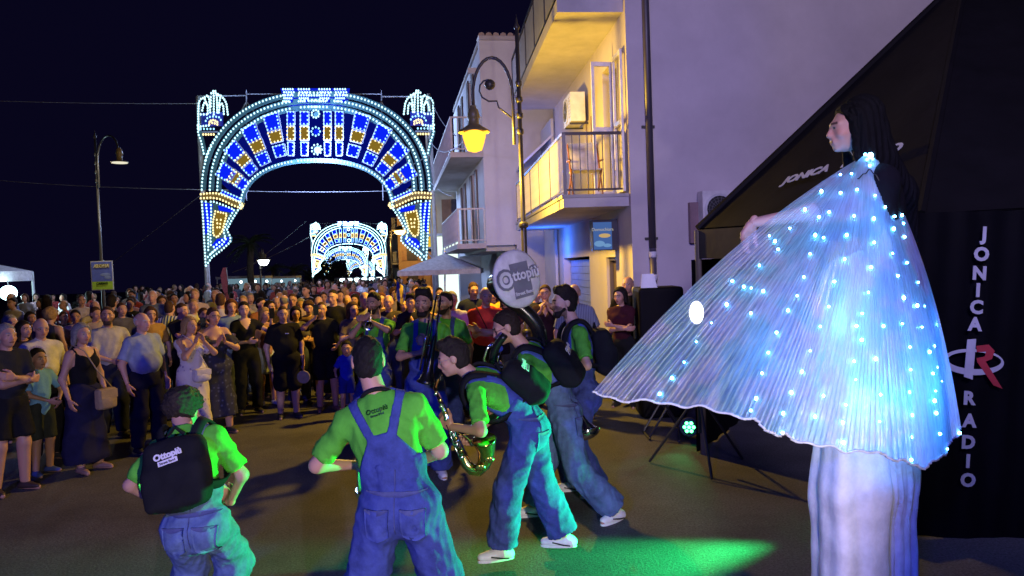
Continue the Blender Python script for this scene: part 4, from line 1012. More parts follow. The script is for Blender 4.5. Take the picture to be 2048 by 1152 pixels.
# imposts, spandrels and corner plumes on either side
for sg in (-1, 1):
    def mx(p): return (p[0], p[1]) if sg < 0 else (2*CXA+0.5-p[0], p[1]+(0 if sg < 0 else -1))
    up = [(404, 389), (420, 387), (434, 387), (446, 390), (460, 396), (474, 402), (486, 408)]
    lo = [(404, 397), (424, 396), (440, 398), (454, 404), (468, 411), (484, 417)]
    strip('impost_board', [mx(p) for p in resample([(404, 393), (434, 391), (460, 400), (487, 413)], 6)], 7, board_y)
    bulbs('impost_bulbs', [mx(p) for p in list(resample(up, 6.3))+list(resample(lo, 6.3))], b_yel, 0.054)
    bulbs('impost_knob', [mx((484, 416)), mx((487, 412))], b_yel, 0.075)
    sp = [(405, 401), (478, 420), (468, 436), (459, 452), (452, 466), (464, 474), (463, 484), (452, 494), (438, 503), (424, 516), (413, 533)]
    q = MB(); q.prism([AP(*mx(p), 0.02) for p in sp], V(0, 0.03, 0)); bo = hang(q.build('spandrel', board_t))
    q = MB(); q.prism([AP(*mx(p), -0.005) for p in [(407, 404), (425, 408), (420, 455), (411, 470)]], V(0, 0.015, 0)); hang(q.build('glow_fill', glow_blue), bo)
    q = MB(); q.prism([AP(*mx(p), -0.005) for p in [(436, 411), (470, 418), (466, 426), (438, 421)]], V(0, 0.015, 0)); hang(q.build('glow_fill', glow_blue), bo)
    q = MB(); q.prism([AP(*mx(p), -0.005) for p in [(434, 478), (458, 474), (455, 488), (430, 500), (424, 490)]], V(0, 0.015, 0)); hang(q.build('glow_fill', glow_blue), bo)
    yp = [(433, 423), (456, 428), (447, 462), (437, 475), (429, 470), (428, 445)]
    q = MB(); q.prism([AP(*mx(p), -0.01) for p in yp], V(0, 0.02, 0)); hang(q.build('glow_fill', glow_yel), bo)
    bulbs('bulb_row', [mx(p) for p in resample(yp+yp[:1], 5.6)]+[mx(p) for p in [(436, 440), (444, 440), (437, 447), (443, 448), (437, 455), (442, 455)]], b_yel, 0.05, bo)
    rows = [[(406, 404), (409, 440), (411, 480), (414, 531)], [(414, 404), (418, 440), (419, 470), (419, 500)], [(424, 404), (425, 430), (423, 460), (424, 490)],
            [(478, 421), (466, 440), (456, 460), (463, 474), (463, 484), (446, 500), (426, 515), (415, 531)], [(470, 421), (459, 440), (449, 463), (454, 478), (448, 488), (430, 502), (418, 514)], [(430, 404), (450, 411), (466, 418)], [(430, 494), (440, 486), (452, 476)], [(433, 500), (424, 508)]]
    bulbs('spandrel_bulbs', [mx(p) for r in rows for p in resample(r, 6.4)], b_white, 0.052, bo)
    # corner plume
    strip('corner_board', [mx(p) for p in [(402, 240), (430, 238), (446, 238)]], 14, board_b)
    for pl in ([(429, 184), (433, 184)], [(425, 188), (429, 188), (434, 188), (438, 190)], [(430, 193), (430, 230)], [(424, 196), (424, 214)], [(436, 192), (437, 226)], [(400, 260), (399, 230), (400, 206), (406, 197), (412, 199), (416, 210)], [(407, 222), (410, 208), (414, 206), (418, 213), (418, 228)],
               [(412, 196), (418, 192), (421, 200), (423, 226)], [(458, 230), (455, 208), (449, 197), (443, 197), (440, 212)], [(450, 229), (449, 214), (446, 208), (442, 212), (440, 226)], [(404, 230), (416, 230)], [(444, 193), (440, 192)]):
        bulbs('plume_bulbs', [mx(p) for p in resample(pl, 5.2)], b_white, 0.055)
    bulbs('plume_bulbs', [mx(p) for p in list(resample([(414, 243), (418, 236), (426, 234), (440, 235), (444, 241)], 6))+list(resample([(404, 259), (430, 259)], 6.4))], b_blue, 0.05)
    bulbs('plume_bulbs', [mx(p) for p in list(resample([(421, 250), (422, 243), (430, 241), (437, 245), (437, 250)], 5))+[(427, 247), (432, 248)]+list(resample([(409, 270), (430, 270)], 6))], b_yel, 0.055)
    bulbs('corner_bulbs', [mx(p) for p in list(resample([(398, 252), (399, 268), (405, 285), (408, 298), (410, 308)], 6.6))+list(resample([(435, 275), (424, 292), (416, 310), (413, 322)], 6.6))+list(resample([(404, 254), (420, 252)], 5))], b_white, 0.053)
    strip('corner_board', [mx(p) for p in resample([(399, 262), (405, 285), (410, 310)], 8)], 4, board_t)
    strip('shelf', [mx(p) for p in [(403, 264.5), (436, 263.5)]], 1.6, lath)
# carrying frame: poles, top rails, braces
def apole(x0, y0, x1, y1, r):
    q = MB(); a = AP(x0, y0, 0.15); b = AP(x1, y1, 0.15); b = b+(b-a)*((-b[2])/(b[2]-a[2])) if abs(b[2]-a[2]) > 0.1 else b
    q.tube([a, b], r, 8); return hang(q.build('pole', mat('paint', (0.62, 0.6, 0.66)), smooth=True))
lath = lath_p
apole(392, 192, 413, 600, 0.085); apole(399, 268, 417, 600, 0.05); apole(856.5, 186, 874, 590, 0.085); apole(852, 268, 868, 590, 0.05)
def abar(*pts, w=0.035):
    q = MB()
    for a, b in zip(pts[:-1], pts[1:]): q.bar(AP(*a, 0.10), AP(*b, 0.10), w)
    return hang(q.build('frame_bar', lath))
abar((392, 191), (491, 190)); abar((491, 187), (568, 187)); abar((692, 187), (762, 187)); abar((762, 192), (857, 192)); abar((491, 179), (491, 400)); abar((762, 180), (765, 400)); abar((491, 202), (476, 230)); abar((491, 202), (506, 222)); abar((762, 202), (776, 224)); abar((762, 202), (746, 224))
abar((568, 225), (490, 345), (470, 300)); abar((700, 225), (780, 345), (796, 300)); abar((591, 225), (592, 325)); abar((599, 225), (600, 325)); abar((663, 225), (664, 322)); abar((670, 225), (672, 322)); abar((618, 284), (650, 210)); abar((648, 284), (618, 210))
abar((440, 380), (496, 376)); abar((772, 376), (826, 378)); abar((495, 380), (478, 403)); abar((776, 380), (790, 403)); abar((400, 305), (445, 330), (480, 300)); abar((866, 305), (822, 330), (790, 300)); abar((850, 500), (868, 520), w=0.05); abar((520, 290), (545, 318), (575, 300))
# the next arches down the street: copies
def copy_tree(o, parent=None):
    c = o.copy(); COL.objects.link(c)
    if parent is not None:
        inv = o.matrix_parent_inverse.copy(); c.parent = parent; c.matrix_parent_inverse = inv
    for chd in list(o.children): copy_tree(chd, c)
    return c
x1_, y1_ = arch.location.x, arch.location.y
for (px, d, sc, lab) in ((697, 87, 0.94, 'second illuminated arch, seen small under the nearest arch'), (690.5, 145, 0.92, 'third illuminated arch, nested within the second one'), (721, 232, 0.92, 'farthest tiny illuminated arch at the street end')):
    c = copy_tree(arch)
    for o_ in c.children_recursive:
        m0 = o_.material_slots[0].material if o_.material_slots else None
        for a_, pw in ((b_white, 9.0), (b_blue, 7.0), (b_yel, 6.0)):
            if m0 == a_:
                o_.material_slots[0].link = 'OBJECT'; o_.material_slots[0].material = mat('glow', tuple(a_.node_tree.nodes['Emission'].inputs[0].default_value)[:3], power=pw)
    q = P(px, 560, d); c.location = (q[0], d, ground_z(d)); c.scale = (0.98, 0.98, sc); c['label'] = lab

# ------------------------------------------------------------------ wires
def wire(label, a, b, sag=0.3, r=0.012, grp='cables strung from the arch'):
    a, b = np.asarray(a), np.asarray(b); q = MB()
    q.tube([a+(b-a)*t-V(0, 0, sag*4*t*(1-t)) for t in np.linspace(0, 1, 14)], r, 5)
    o = q.build('cable', mat('paint', (0.35, 0.35, 0.4)), smooth=True); return tag(o, label, 'cable', grp)
wire('upper cable running from the near arch pole to the left', AP(394, 207), P(-60, 200, 30), 0.05, 0.014)
wire('lower cable passing behind the left street lamp', AP(404, 379), P(-60, 356, 32), 0.1, 0.014)
wire('thin cable stretched across inside the near arch', AP(400, 378, 0.3), AP(870, 377, 0.3), 0.1, 0.012)
wire('slanted stay from the near arch down to the left ground', AP(403, 385, 0.2), P(180, 560, 40), 0.0, 0.012)
wire('cable from the right arch pole up to the white house', AP(858, 190), P(912, 272, 22), 0.25, 0.014)
wire('cable looping from the right arch pole to the street lamp', AP(861, 283), P(932, 278, 16), 0.35, 0.014)
wire('lower right stay from the arch pole to the white house', AP(862, 365), P(905, 392, 24), 0.1, 0.012)
wire('stay from the second arch down to the left', P(612, 442, 86), P(490, 540, 70), 0.1, 0.035); wire('longer stay from the second arch to the palm tree', P(618, 474, 86), P(465, 545, 75), 0.2, 0.035)

# ------------------------------------------------------------------ street lamps
def street_lamp(base, arm_to, head_z, arm_z, pole_z, label, glow_m, flat=False, R_=0.25, sc=1.0):
    r = empty('street_lamp', base, label, 'street lamp', 'street lamps'); b = np.asarray(base, float)
    hx = np.asarray(arm_to, float)*V(1, 1, 0)+V(0, 0, b[2]); u = unit(hx-b); Lr = np.linalg.norm(hx-b); z = lambda v: V(0, 0, v)
    m = MB(); m.tube([b, b+z(0.9), b+z(0.95), b+z(2.6), b+z(2.65), b+z(pole_z)], [0.085, 0.075, 0.05, 0.048, 0.040, 0.032], 10); rel(m.build('pole', lamp_iron, smooth=True), r)
    for q, rr in ((0.93, 0.085), (2.63, 0.075), (arm_z-0.55, 0.055), (arm_z-0.3, 0.055), (arm_z-0.05, 0.055), (arm_z+0.2, 0.05)):
        m = MB(); m.lathe(b+z(q), [(rr*0.7, -0.05), (rr, -0.03), (rr, 0.03), (rr*0.7, 0.05)], n=10); rel(m.build('collar', lamp_iron, smooth=True), r)
    m = MB(); m.lathe(b+z(pole_z), [(0.03, 0), (0.05, 0.05), (0.02, 0.12), (0.004, 0.25)], n=8); rel(m.build('finial', lamp_iron, smooth=True), r)
    arc = [b+u*0.10*sc+z(arm_z-0.75), b+u*0.10*sc+z(arm_z)]+[b+u*(0.10*sc+(Lr-0.10*sc)*(1-math.cos(t))/2)+z(arm_z+0.62*sc*math.sin(t)) for t in np.linspace(0.2, math.pi, 14)]
    e = arc[-1]; arc.append(e-z(0.12)); m = MB(); m.tube(arc, 0.026*sc, 8); rel(m.build('arm', lamp_iron, smooth=True), r)
    for q in (-0.5, -0.25, 0.0):
        m = MB(); m.bar(b+z(arm_z+q), b+u*0.11*sc+z(arm_z+q), 0.03); rel(m.build('bracket', lamp_iron), r)
    if not flat:
        cc = b+u*Lr*0.62+z(arm_z+0.16); sp = [b+u*0.10+z(arm_z-0.35), b+u*(Lr*0.45)+z(arm_z-0.16)]+[cc+(u*math.cos(t)+z(math.sin(t)))*(0.24-0.020*k) for k, t in enumerate(np.linspace(-2.0, 3.6, 11))]
        m = MB(); m.tube(sp, 0.014, 6); rel(m.build('scroll', lamp_iron, smooth=True), r)
        m = MB(); m.ball(cc+z(0.04), 0.085, 10, 8); rel(m.build('scroll_boss', lamp_iron, smooth=True), r)
    hz = head_z
    hb = V(e[0], e[1], hz); top_ = e[2]-0.12-hz
    m = MB(); m.lathe(hb, [(R_, 0.0), (R_*0.98, 0.025), (R_*0.55, 0.04 if flat else 0.09), (R_*0.34, 0.06 if flat else 0.13), (R_*0.34, 0.22), (R_*0.42, 0.24), (R_*0.30, 0.36), (R_*0.2, 0.38), (R_*0.2, max(0.4, top_))], n=18, cap=False); rel(m.build('lamp_shade', mat('paint', (0.20, 0.16, 0.08), rough=0.4), smooth=True), r)
    m = MB()
    if flat: m.lathe(hb, [(R_*0.9, -0.012), (R_*0.9, 0.006)], n=18)
    else: m.lathe(hb, [(R_*0.35, 0.03), (R_*0.74, -0.01), (R_*0.72, -0.07), (R_*0.60, -0.18), (R_*0.46, -0.28), (R_*0.10, -0.31)], n=16)
    rel(m.build('lamp_glass', glow_m, smooth=True), r)
    return hb
lb = P(1050, 533, 11.5); lb[2] = 0.1
hd_ = P(948, 262, 11.5)
LAMP = street_lamp(lb, V(hd_[0], hd_[1], 0), 4.21, 4.65, 5.68, 'ornate iron street lamp glowing amber in front of the balcony', mat('glow', (1.0, 0.44, 0.035), power=2.4))
point('street_lamp_light', LAMP-V(0, 0, 0.42), 950, (1.0, 0.60, 0.05), 0.10)
l2 = P(205, 563, 20.7); l2[2] = 0; h2_ = P(240, 338, 19.8)
L2 = street_lamp(l2, V(h2_[0], h2_[1], 0), 5.28, 5.48, 6.13, 'slender dark street lamp with a poster on its post, left side', mat('glow', (1.0, 0.93, 0.7), power=0.9), flat=True, R_=0.22)
point('left_lamp_light', L2-V(0, 0.1, 0.10), 190, (1.0, 0.92, 0.75), 0.1)
l3 = P(783, 545, 58); l3[2] = ground_z(58); h3 = P(800, 464, 58)
L3 = street_lamp(l3, V(h3[0], h3[1], 0), 5.25, 5.6, 6.0, 'distant amber street lamp before the brown house', mat('glow', (1.0, 0.62, 0.12), power=14), R_=0.62)
point('far_lamp_light', L3-V(0, 0, 0.5), 900, (1.0, 0.6, 0.15), 0.1)
l4 = P(521, 550, 43); l4[2] = ground_z(43); h4 = P(527, 520, 43)
L4 = street_lamp(l4, V(h4[0], h4[1], 0), 2.98, 3.2, 3.5, 'far white globe lamp below the near arch, left of the palm', mat('glow', (0.85, 0.95, 1.0), power=14), R_=0.42)
# ------------------------------------------------------------------ poster on the left lamp post
po = P(204.5, 551, 20.5); pr = empty('poster_board', po, 'blue and green event poster tied to the left lamp post', 'poster')
def prect(cx_, cz_, w_, h_, dy, m, nm):
    q = MB(); q.box(po+V(cx_, dy, cz_), (w_, 0.012, h_)); return rel(q.build(nm, m), pr)
prect(0, 0, 0.62, 0.82, 0, white_paint, 'board')
pm = mat('paint', (0.16, 0.22, 0.80)); prect(0, 0.11, 0.57, 0.55, -0.012, pm, 'picture'); prect(0, -0.28, 0.57, 0.22, -0.012, mat('paint', (0.48, 0.80, 0.08)), 'green_band')
prect(0.02, 0.27, 0.40, 0.10, -0.020, mat('paint', (0.45, 0.36, 0.08)), 'title_patch')
q = MB(); q.ball(po+V(0.1, -0.02, 0.02), (0.15, 0.004, 0.05), 10, 6); q.ball(po+V(0.16, -0.02, -0.06), (0.1, 0.004, 0.05), 8, 6); rel(q.build('wave', mat('paint', (0.3, 0.4, 0.8))), pr)
for s_, z_, sz, m in (('ALOHA', 0.265, 0.13, (0.85, 0.80, 0.5)), ('CARIATI', -0.225, 0.085, (0.02, 0.05, 0.01))):
    rel(text_mesh('lettering', s_, sz, po+V(0, -0.03, z_), V(1, 0, 0), V(0, 0, 1), mat('paint', m), bold=0.004), pr)
# ------------------------------------------------------------------ white gazebo at the left edge
gz = P(15, 568, 22); gr = empty('gazebo', gz*V(1, 1, 0), 'white pop-up gazebo with a bright lamp at the far left', 'gazebo')
gx0, gx1 = P(-60, 568, 24.2)[0]-1.0, P(66, 568, 24.2)[0]; ge = 2.18; wc = mat('fabric', (0.7, 0.68, 0.72))
cor = [V(gx0, 22, ge), V(gx1, 22, ge), V(gx1, 24.2, ge), V(gx0, 24.2, ge)]; pk = V((gx0+gx1)/2, 23.1, 3.0)
for i in range(4):
    a, b = cor[i], cor[(i+1) % 4]; au, bu = a+V(0, 0, 0.32), b+V(0, 0, 0.32)
    q = MB(); q.prism([a, b, bu, au], unit(np.cross(b-a, V(0, 0, 1)))*0.012); rel(q.build('valance', wc), gr)
    q = MB(); q.prism([au, bu, pk], V(0, 0, -0.015)); rel(q.build('roof_panel', wc), gr)
    q = MB(); q.bar(V(a[0], a[1], 0), a+V(0, 0, 0.3), 0.06); rel(q.build('leg', white_paint), gr)
gl = P(17, 586, 23.0); q = MB(); q.ball(gl, 0.24, 14, 10); tag(q.build('lamp', mat('glow', (0.55, 0.95, 1.0), power=10), smooth=True), 'bright cold white lamp hanging in the left gazebo', 'lamp')
q = MB(); q.tube([gl+V(0, 0, 0.15), V(gl[0], gl[1], 2.45)], 0.012, 5); rel(q.build('lamp_cord', iron), gr)
point('gazebo_light', gl-V(0, 0.35, 0), 500, (0.6, 0.92, 1.0), 0.12)
# ------------------------------------------------------------------ trees and far stalls
def crown_mesh(name, c, r, n, leafsz, m, root, seed):
    rg = np.random.default_rng(seed); cl = rg.normal(size=(26, 3))*0.5; cl /= np.maximum(1, np.linalg.norm(cl, axis=1, keepdims=True))
    i = rg.integers(0, 26, n); p = cl[i]+rg.normal(size=(n, 3))*0.16
    p = np.asarray(c)+p*np.asarray(r); a = rg.normal(size=(n, 3)); a /= np.linalg.norm(a, axis=1, keepdims=True)
    b = np.cross(a, rg.normal(size=(n, 3))); b /= np.linalg.norm(b, axis=1, keepdims=True); sz = leafsz*rg.uniform(0.6, 1.4, (n, 1))
    v = np.stack([p-a*sz, p+b*sz*0.45, p+a*sz, p-b*sz*0.45], 1).reshape(-1, 3); q = np.arange(4*n).reshape(-1, 4)
    return rel(mesh_np(name, v, q, m, smooth=False), root)
def tree(px, d, hgt, r, label, lm, seed):
    b = PG(px, d); t = empty('tree', b, label, 'tree', 'trees behind the crowd'); rg = random.Random(seed)
    tr = MB(); tr.tube([b, b+V(0.1, 0, hgt*0.3), b+V(-0.1, 0.1, hgt*0.62), b+V(0, 0, hgt*0.85)], [0.2, 0.16, 0.11, 0.04], 8); rel(tr.build('trunk', mat('bark', (0.10, 0.075, 0.055)), smooth=True), t)
    for k in range(6):
        a = rg.uniform(0, 6.28); z0 = hgt*rg.uniform(0.4, 0.65); br = MB(); br.tube([b+V(0, 0, z0), b+V(math.cos(a)*r[0]*0.3, math.sin(a)*r[0]*0.3, z0+hgt*0.13), b+V(math.cos(a)*r[0]*0.6, math.sin(a)*r[0]*0.6, z0+hgt*0.3)], [0.08, 0.05, 0.02], 6); rel(br.build('branch', mat('bark', (0.10, 0.075, 0.055)), smooth=True), t)
    crown_mesh('crown', b+V(0, 0, hgt*0.75), r, 1500, 0.28, lm, t, seed); return t
def palm(px, d, hgt, label, seed, fr=2.2):
    b = PG(px, d); t = empty('palm_tree', b, label, 'palm tree', 'palm trees behind the crowd'); rg = random.Random(seed)
    tr = MB(); tr.tube([b+V(0.05*math.sin(k), 0, hgt*k/8) for k in range(9)], [0.24-0.008*k for k in range(9)], 8); rel(tr.build('trunk', mat('bark', (0.11, 0.085, 0.065)), smooth=True), t)
    tp = b+V(0, 0, hgt); m = mat('leaf', (0.05, 0.085, 0.03))
    for k in range(22):
        a = rg.uniform(0, 6.28); el = rg.uniform(-0.5, 1.2); L_ = fr*rg.uniform(0.75, 1.1); u = V(math.cos(a), math.sin(a), 0)
        spine = [tp+u*L_*t_*math.cos(el*(1-t_*0.6))+V(0, 0, L_*t_*math.sin(el)-L_*0.55*t_*t_) for t_ in np.linspace(0, 1, 9)]
        q = MB(); sd = np.cross(u, V(0, 0, 1))
        for i in range(8):
            for s2 in (-1, 1):
                for j in (0.0, 0.5):
                    o = spine[i]*(1-j)+spine[i+1]*j; l_ = 0.42*(1-0.6*abs(i/8-0.35)); e = o+sd*s2*l_*0.8+unit(spine[i+1]-spine[i])*l_*0.5-V(0, 0, l_*0.35)
                    q.add([o, o+unit(spine[i+1]-spine[i])*0.06, e], [(0, 1, 2)])
        q.tube(spine, [0.03-0.003*i for i in range(9)], 4); rel(q.build('frond', m), t)
lf_a = mat('leaf', (0.055, 0.075, 0.04)); lf_r = mat('leaf', (0.30, 0.05, 0.07))
palm(502, 46, 4.3, 'tall dim palm standing behind the left foot of the near arch', 3, 1.7)
palm(586, 72, 2.9, 'small palm tree left of the second arch', 5, 2.1)
palm(545, 80, 3.4, 'palm tree between the tall dim palm and the small palm', 8, 1.8)
tree(684, 170, 4.8, (3.0, 2.0, 2.2), 'reddish tree showing through the second arch', lf_r, 9)
tree(647, 125, 4.6, (3.4, 2.0, 2.4), 'dark tree beside the second arch, left foot', lf_a, 12)
for i, (px, d, w_, lab) in enumerate(((478, 50, 2.6, 'white market stall behind the tall dim palm'), (508, 54, 2.2, 'pale market stall left of the white globe lamp'), (560, 62, 3.2, 'market stall with bluish light under the palm'), (720, 118, 8.0, 'long bright market stall under the second arch'))):
    b = PG(px, d); r = empty('market_stall', b, lab, 'stall', 'market stalls down the street'); z0 = b[2]
    q = MB(); q.box(b+V(0, 0, 2.25), (w_, 1.6, 0.16)); rel(q.build('roof', mat('fabric', (0.65, 0.65, 0.68))), r)
    for sx in (-1, 1):
        for sy in (-1, 1):
            q = MB(); q.bar(b+V(sx*(w_/2-0.06), sy*0.72, 0), b+V(sx*(w_/2-0.06), sy*0.72, 2.2), 0.05); rel(q.build('leg', white_paint), r)
    q = MB(); q.box(b+V(0, -0.5, 0.9), (w_*0.95, 0.5, 0.06)); rel(q.build('counter', white_paint), r)
    for k in range(3 if i != 3 else 6):
        q = MB(); q.ball(b+V((k/(2 if i != 3 else 5)-0.5)*w_*0.75, 0.3, 1.92), 0.10 if i != 3 else 0.42, 8, 6); rel(q.build('lamp_globe', mat('glow', (0.75, 0.95, 1.0), power=5), smooth=True), r)
    q = MB(); q.box(b+V(0, 0.72, 1.6), (w_*0.9, 0.04, 1.1)); rel(q.build('lit_back_cloth', mat('glow', (0.35, 0.6, 0.75), power=0.35)), r)  # cloth emits by itself, painting the stall lamps' light on it
# feather flag
fb = PG(455, 36); fl = empty('feather_flag', fb, 'red feather flag standing beside the near arch pole', 'flag')
q = MB(); q.tube([fb, fb+V(0, 0, 1.9), fb+V(-0.05, 0, 2.6)], 0.02, 6); rel(q.build('pole', alu), fl)
q = MB(); q.prism([fb+V(0.0, 0, 0.9), fb+V(-0.28, 0, 1.5), fb+V(-0.36, 0, 2.2), fb+V(-0.22, 0, 2.6), fb+V(-0.05, 0, 2.62), fb+V(0, 0, 1.9)], V(0, 0.012, 0)); rel(q.build('banner', mat('fabric', (0.55, 0.12, 0.12))), fl)
# ------------------------------------------------------------------ black pyramid tent of the radio
def dG(px, py):
    """distance at which the pixel ray meets the level ground"""
    r = RT*((px-1024)/F_PX)+UP*((576-py)/F_PX)+fwd; t = -CAM_H/r[2]; return t*r[1]
def proj(p):
    p = np.asarray(p, float)-V(0, 0, CAM_H); w = p@fwd
    return 1024+F_PX*(p@RT)/w, 576-F_PX*(p@UP)/w
tc_ = mat('tentcloth', (0.0042, 0.0038, 0.0052)); tc_lit = mat('tentcloth', (0.028, 0.024, 0.024))  # second cloth is a browner copy, painting the light on one valance
TA = P(1395, 457, 7.7); TB = P(1842, 425, 5.35); TAP = P(1935, -55, 7.8)
EZ = TA[2]; TB[2] = 2.36
TCc = V(6.2, 4.5, 2.4); TD = V(7.9, 7.2, 2.43); TE = V(6.6, 10.0, 2.43); TF = V(3.6, 10.3, 2.43)
tent = empty('event_tent', V(TAP[0], TAP[1], 0), 'black pyramid tent of a radio station with white lettering', 'tent')
corners = [TA, TB, TCc, TD, TE, TF]
def panel_grid(a, b, c, name, m, sag=0.10, n=14):
    """triangular cloth panel with a slight hollow and creases"""
    vs = []; ids = {}
    for i in range(n+1):
        for j in range(n+1-i):
            u, v = i/n, j/n; w_ = 1-u-v; p = a*w_+b*u+c*v
            h_ = sag*27*u*v*w_*0.55+0.012*math.sin(17*u+5*v)*min(1, 8*u*v*w_*3)
            p = p-V(0, 0, h_)-unit(np.cross(b-a, c-a))*0.0; ids[i, j] = len(vs); vs.append(p)
    nn = unit(np.cross(b-a, c-a))*0.012; k = len(vs); vs += [p-nn for p in vs]; fs = []
    for i in range(n):
        for j in range(n-i):
            fs.append((ids[i, j], ids[i+1, j], ids[i, j+1])); fs.append((k+ids[i, j], k+ids[i, j+1], k+ids[i+1, j]))
            if j < n-i-1: fs.append((ids[i+1, j], ids[i+1, j+1], ids[i, j+1])); fs.append((k+ids[i+1, j], k+ids[i, j+1], k+ids[i+1, j+1]))
    q = MB(); q.add(vs, fs); return rel(q.build(name, m, smooth=True), tent)
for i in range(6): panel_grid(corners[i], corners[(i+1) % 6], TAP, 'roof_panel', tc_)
for i in range(6):
    a, b = corners[i], corners[(i+1) % 6]; nn = unit(np.cross(b-a, V(0, 0, 1)))*0.012
    q = MB(); q.prism([a-V(0, 0, 0.015), b-V(0, 0, 0.015), b-V(0, 0, 0.32), a-V(0, 0, 0.32)], nn); rel(q.build('valance', tc_lit if i == 0 else tc_), tent)
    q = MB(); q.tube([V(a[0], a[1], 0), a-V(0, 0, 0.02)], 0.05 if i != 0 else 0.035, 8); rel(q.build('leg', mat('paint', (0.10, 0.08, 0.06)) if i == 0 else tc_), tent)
    q = MB(); q.tube([a, TAP], 0.035, 6); rel(q.build('roof_beam', tc_), tent)
    if i in (1, 2, 3, 4, 5):
        q = MB(); n_ = 24; vs = []
        for k in range(n_+1):
            for z in (0.02, b[2]*0.5+a[2]*0.0, None):
                p = a+(b-a)*k/n_; zz = p[2]-0.33 if z is None else z
                vs.append(V(p[0], p[1], zz)+unit(nn)*(0.018*math.sin(k*1.9)+0.05)*(1 if i != 1 else -0.35))
        fs = []
        for k in range(n_):
            for r_ in (0, 1): fs.append((k*3+r_, (k+1)*3+r_, (k+1)*3+r_+1, k*3+r_+1))
        vs2 = [v+unit(nn)*0.01 for v in vs]; o = len(vs); fs += [tuple(reversed([x+o for x in f])) for f in fs]
        q.add(vs+vs2, fs); rel(q.build('wall_panel', tc_, smooth=True), tent)
# lettering on the roof panel
nrm = unit(np.cross(TB-TA, TAP-TA))
if nrm[1] > 0: nrm = -nrm
def on_roof(px, py, lift=0.06):
    r = RT*((px-1024)/F_PX)+UP*((576-py)/F_PX)+fwd; o = V(0, 0, CAM_H); t = ((TA-o)@nrm)/(r@nrm); return o+r*t+nrm*lift
txm = mat('paint', (0.36, 0.36, 0.40)); t0_, t1_ = on_roof(1568, 377), on_roof(1664, 349); t2_, t3_ = on_roof(1688, 342), on_roof(1806, 310)
ydir = np.cross(nrm, unit(t1_-t0_)); ydir = ydir if ydir[2] > 0 else -ydir
for s_, a, b in (('JONICA', t0_, t1_), ('RADIO', t2_, t3_)):
    L_ = np.linalg.norm(b-a); o = text_mesh('lettering', s_, L_/(0.62*len(s_)), (a+b)/2+ydir*0.03, b-a, ydir, txm, bold=0.006, extrude=0.003, shear=0.25); rel(o, tent)
tri = [on_roof(1490, 418, .02), on_roof(1660, 356, .02), on_roof(1540, 375, .02)]
# vertical banner lettering on the front wall of the tent
B0 = P(1968, 472, 5.22); B1 = P(1937, 957, 5.22); ub_ = unit(B0-B1); xb = unit(V(1, -0.03, 0.0)-ub_*np.dot(V(1, -0.03, 0), ub_))
bw = MB(); p0, p1 = P(1838, 425, 5.20), P(2140, 418, 5.13); p0b, p1b = P(1822, 1070, 5.20), P(2110, 1098, 5.13)
bn0 = len(bw.v); nb_ = 26
for k in range(nb_+1):
    for zz in range(9):
        t_, s_ = k/nb_, zz/8; bw.v.append(tuple((p0*(1-t_)+p1*t_)*(1-s_)+(p0b*(1-t_)+p1b*t_)*s_+V(0, 0.010+0.006*math.sin(k*1.3+zz*0.5)+0.006*math.sin(k*0.6-zz), 0)))
for k in range(nb_):
    for zz in range(8): bw.f.append((k*9+zz, (k+1)*9+zz, (k+1)*9+zz+1, k*9+zz+1)); bw.m.append(0); rel(bw.build('banner', mat('tentcloth', (0.0032, 0.003, 0.006)), smooth=True), tent)
for ch_, px, py in (('J', 1966, 471), ('O', 1963, 508), ('N', 1959, 546), ('I', 1956, 580), ('C', 1953, 614), ('A', 1950, 648), ('R', 1940, 796), ('A', 1939, 841), ('D', 1937, 884), ('I', 1936, 922), ('O', 1936, 960)):
    p = P(px, py, 5.125); o = text_mesh('letter', ch_, 0.128, V(0, 0, 0), xb, ub_, txm, bold=0.006, extrude=0.002); cts = np.array([v.co for v in o.data.vertices]); yy = cts@ub_; xx = cts@xb; o.data.transform(Matrix.Translation(p-ub_*(yy.max()+yy.min())/2-xb*(xx.max()+xx.min())/2)); o.data.transform(Matrix.Identity(4)); rel(o, tent)
lg = P(1946, 724, 5.125)
def LQ(pts, m, nm, lift=0.0):
    q = MB(); q.prism([lg+xb*x*0.0036+ub_*y*0.0036-V(0, lift, 0) for x, y in pts], V(0, 0.004, 0)); return rel(q.build(nm, m), tent)
ring_o = [(60*math.cos(a), 26*math.sin(a)) for a in np.linspace(0, 2*math.pi, 40)]; ring_i = [(3+52*math.cos(a), 3+17*math.sin(a)) for a in np.linspace(0, 2*math.pi, 40)]
q = MB(); vs = [lg+xb*x*0.0036+ub_*y*0.0036 for x, y in ring_o+ring_i]; vs += [v+V(0, 0.004, 0) for v in vs]
q.add(vs, [(i, 40+i, 41+i, i+1) for i in range(39)]+[(80+i, 81+i, 121+i, 120+i) for i in range(39)]); rel(q.build('logo_ring', txm), tent)
LQ([(-14, 44), (3, 46), (1, -35), (-16, -30)], txm, 'logo_letter', 0.003)
red = mat('paint', (0.33, 0.03, 0.04))
LQ([(4, 32), (28, 36), (40, 24), (36, 8), (24, 2), (60, -50), (42, -44), (8, 0), (6, 8), (22, 12), (24, 22), (6, 20)], red, 'logo_letter', 0.003)

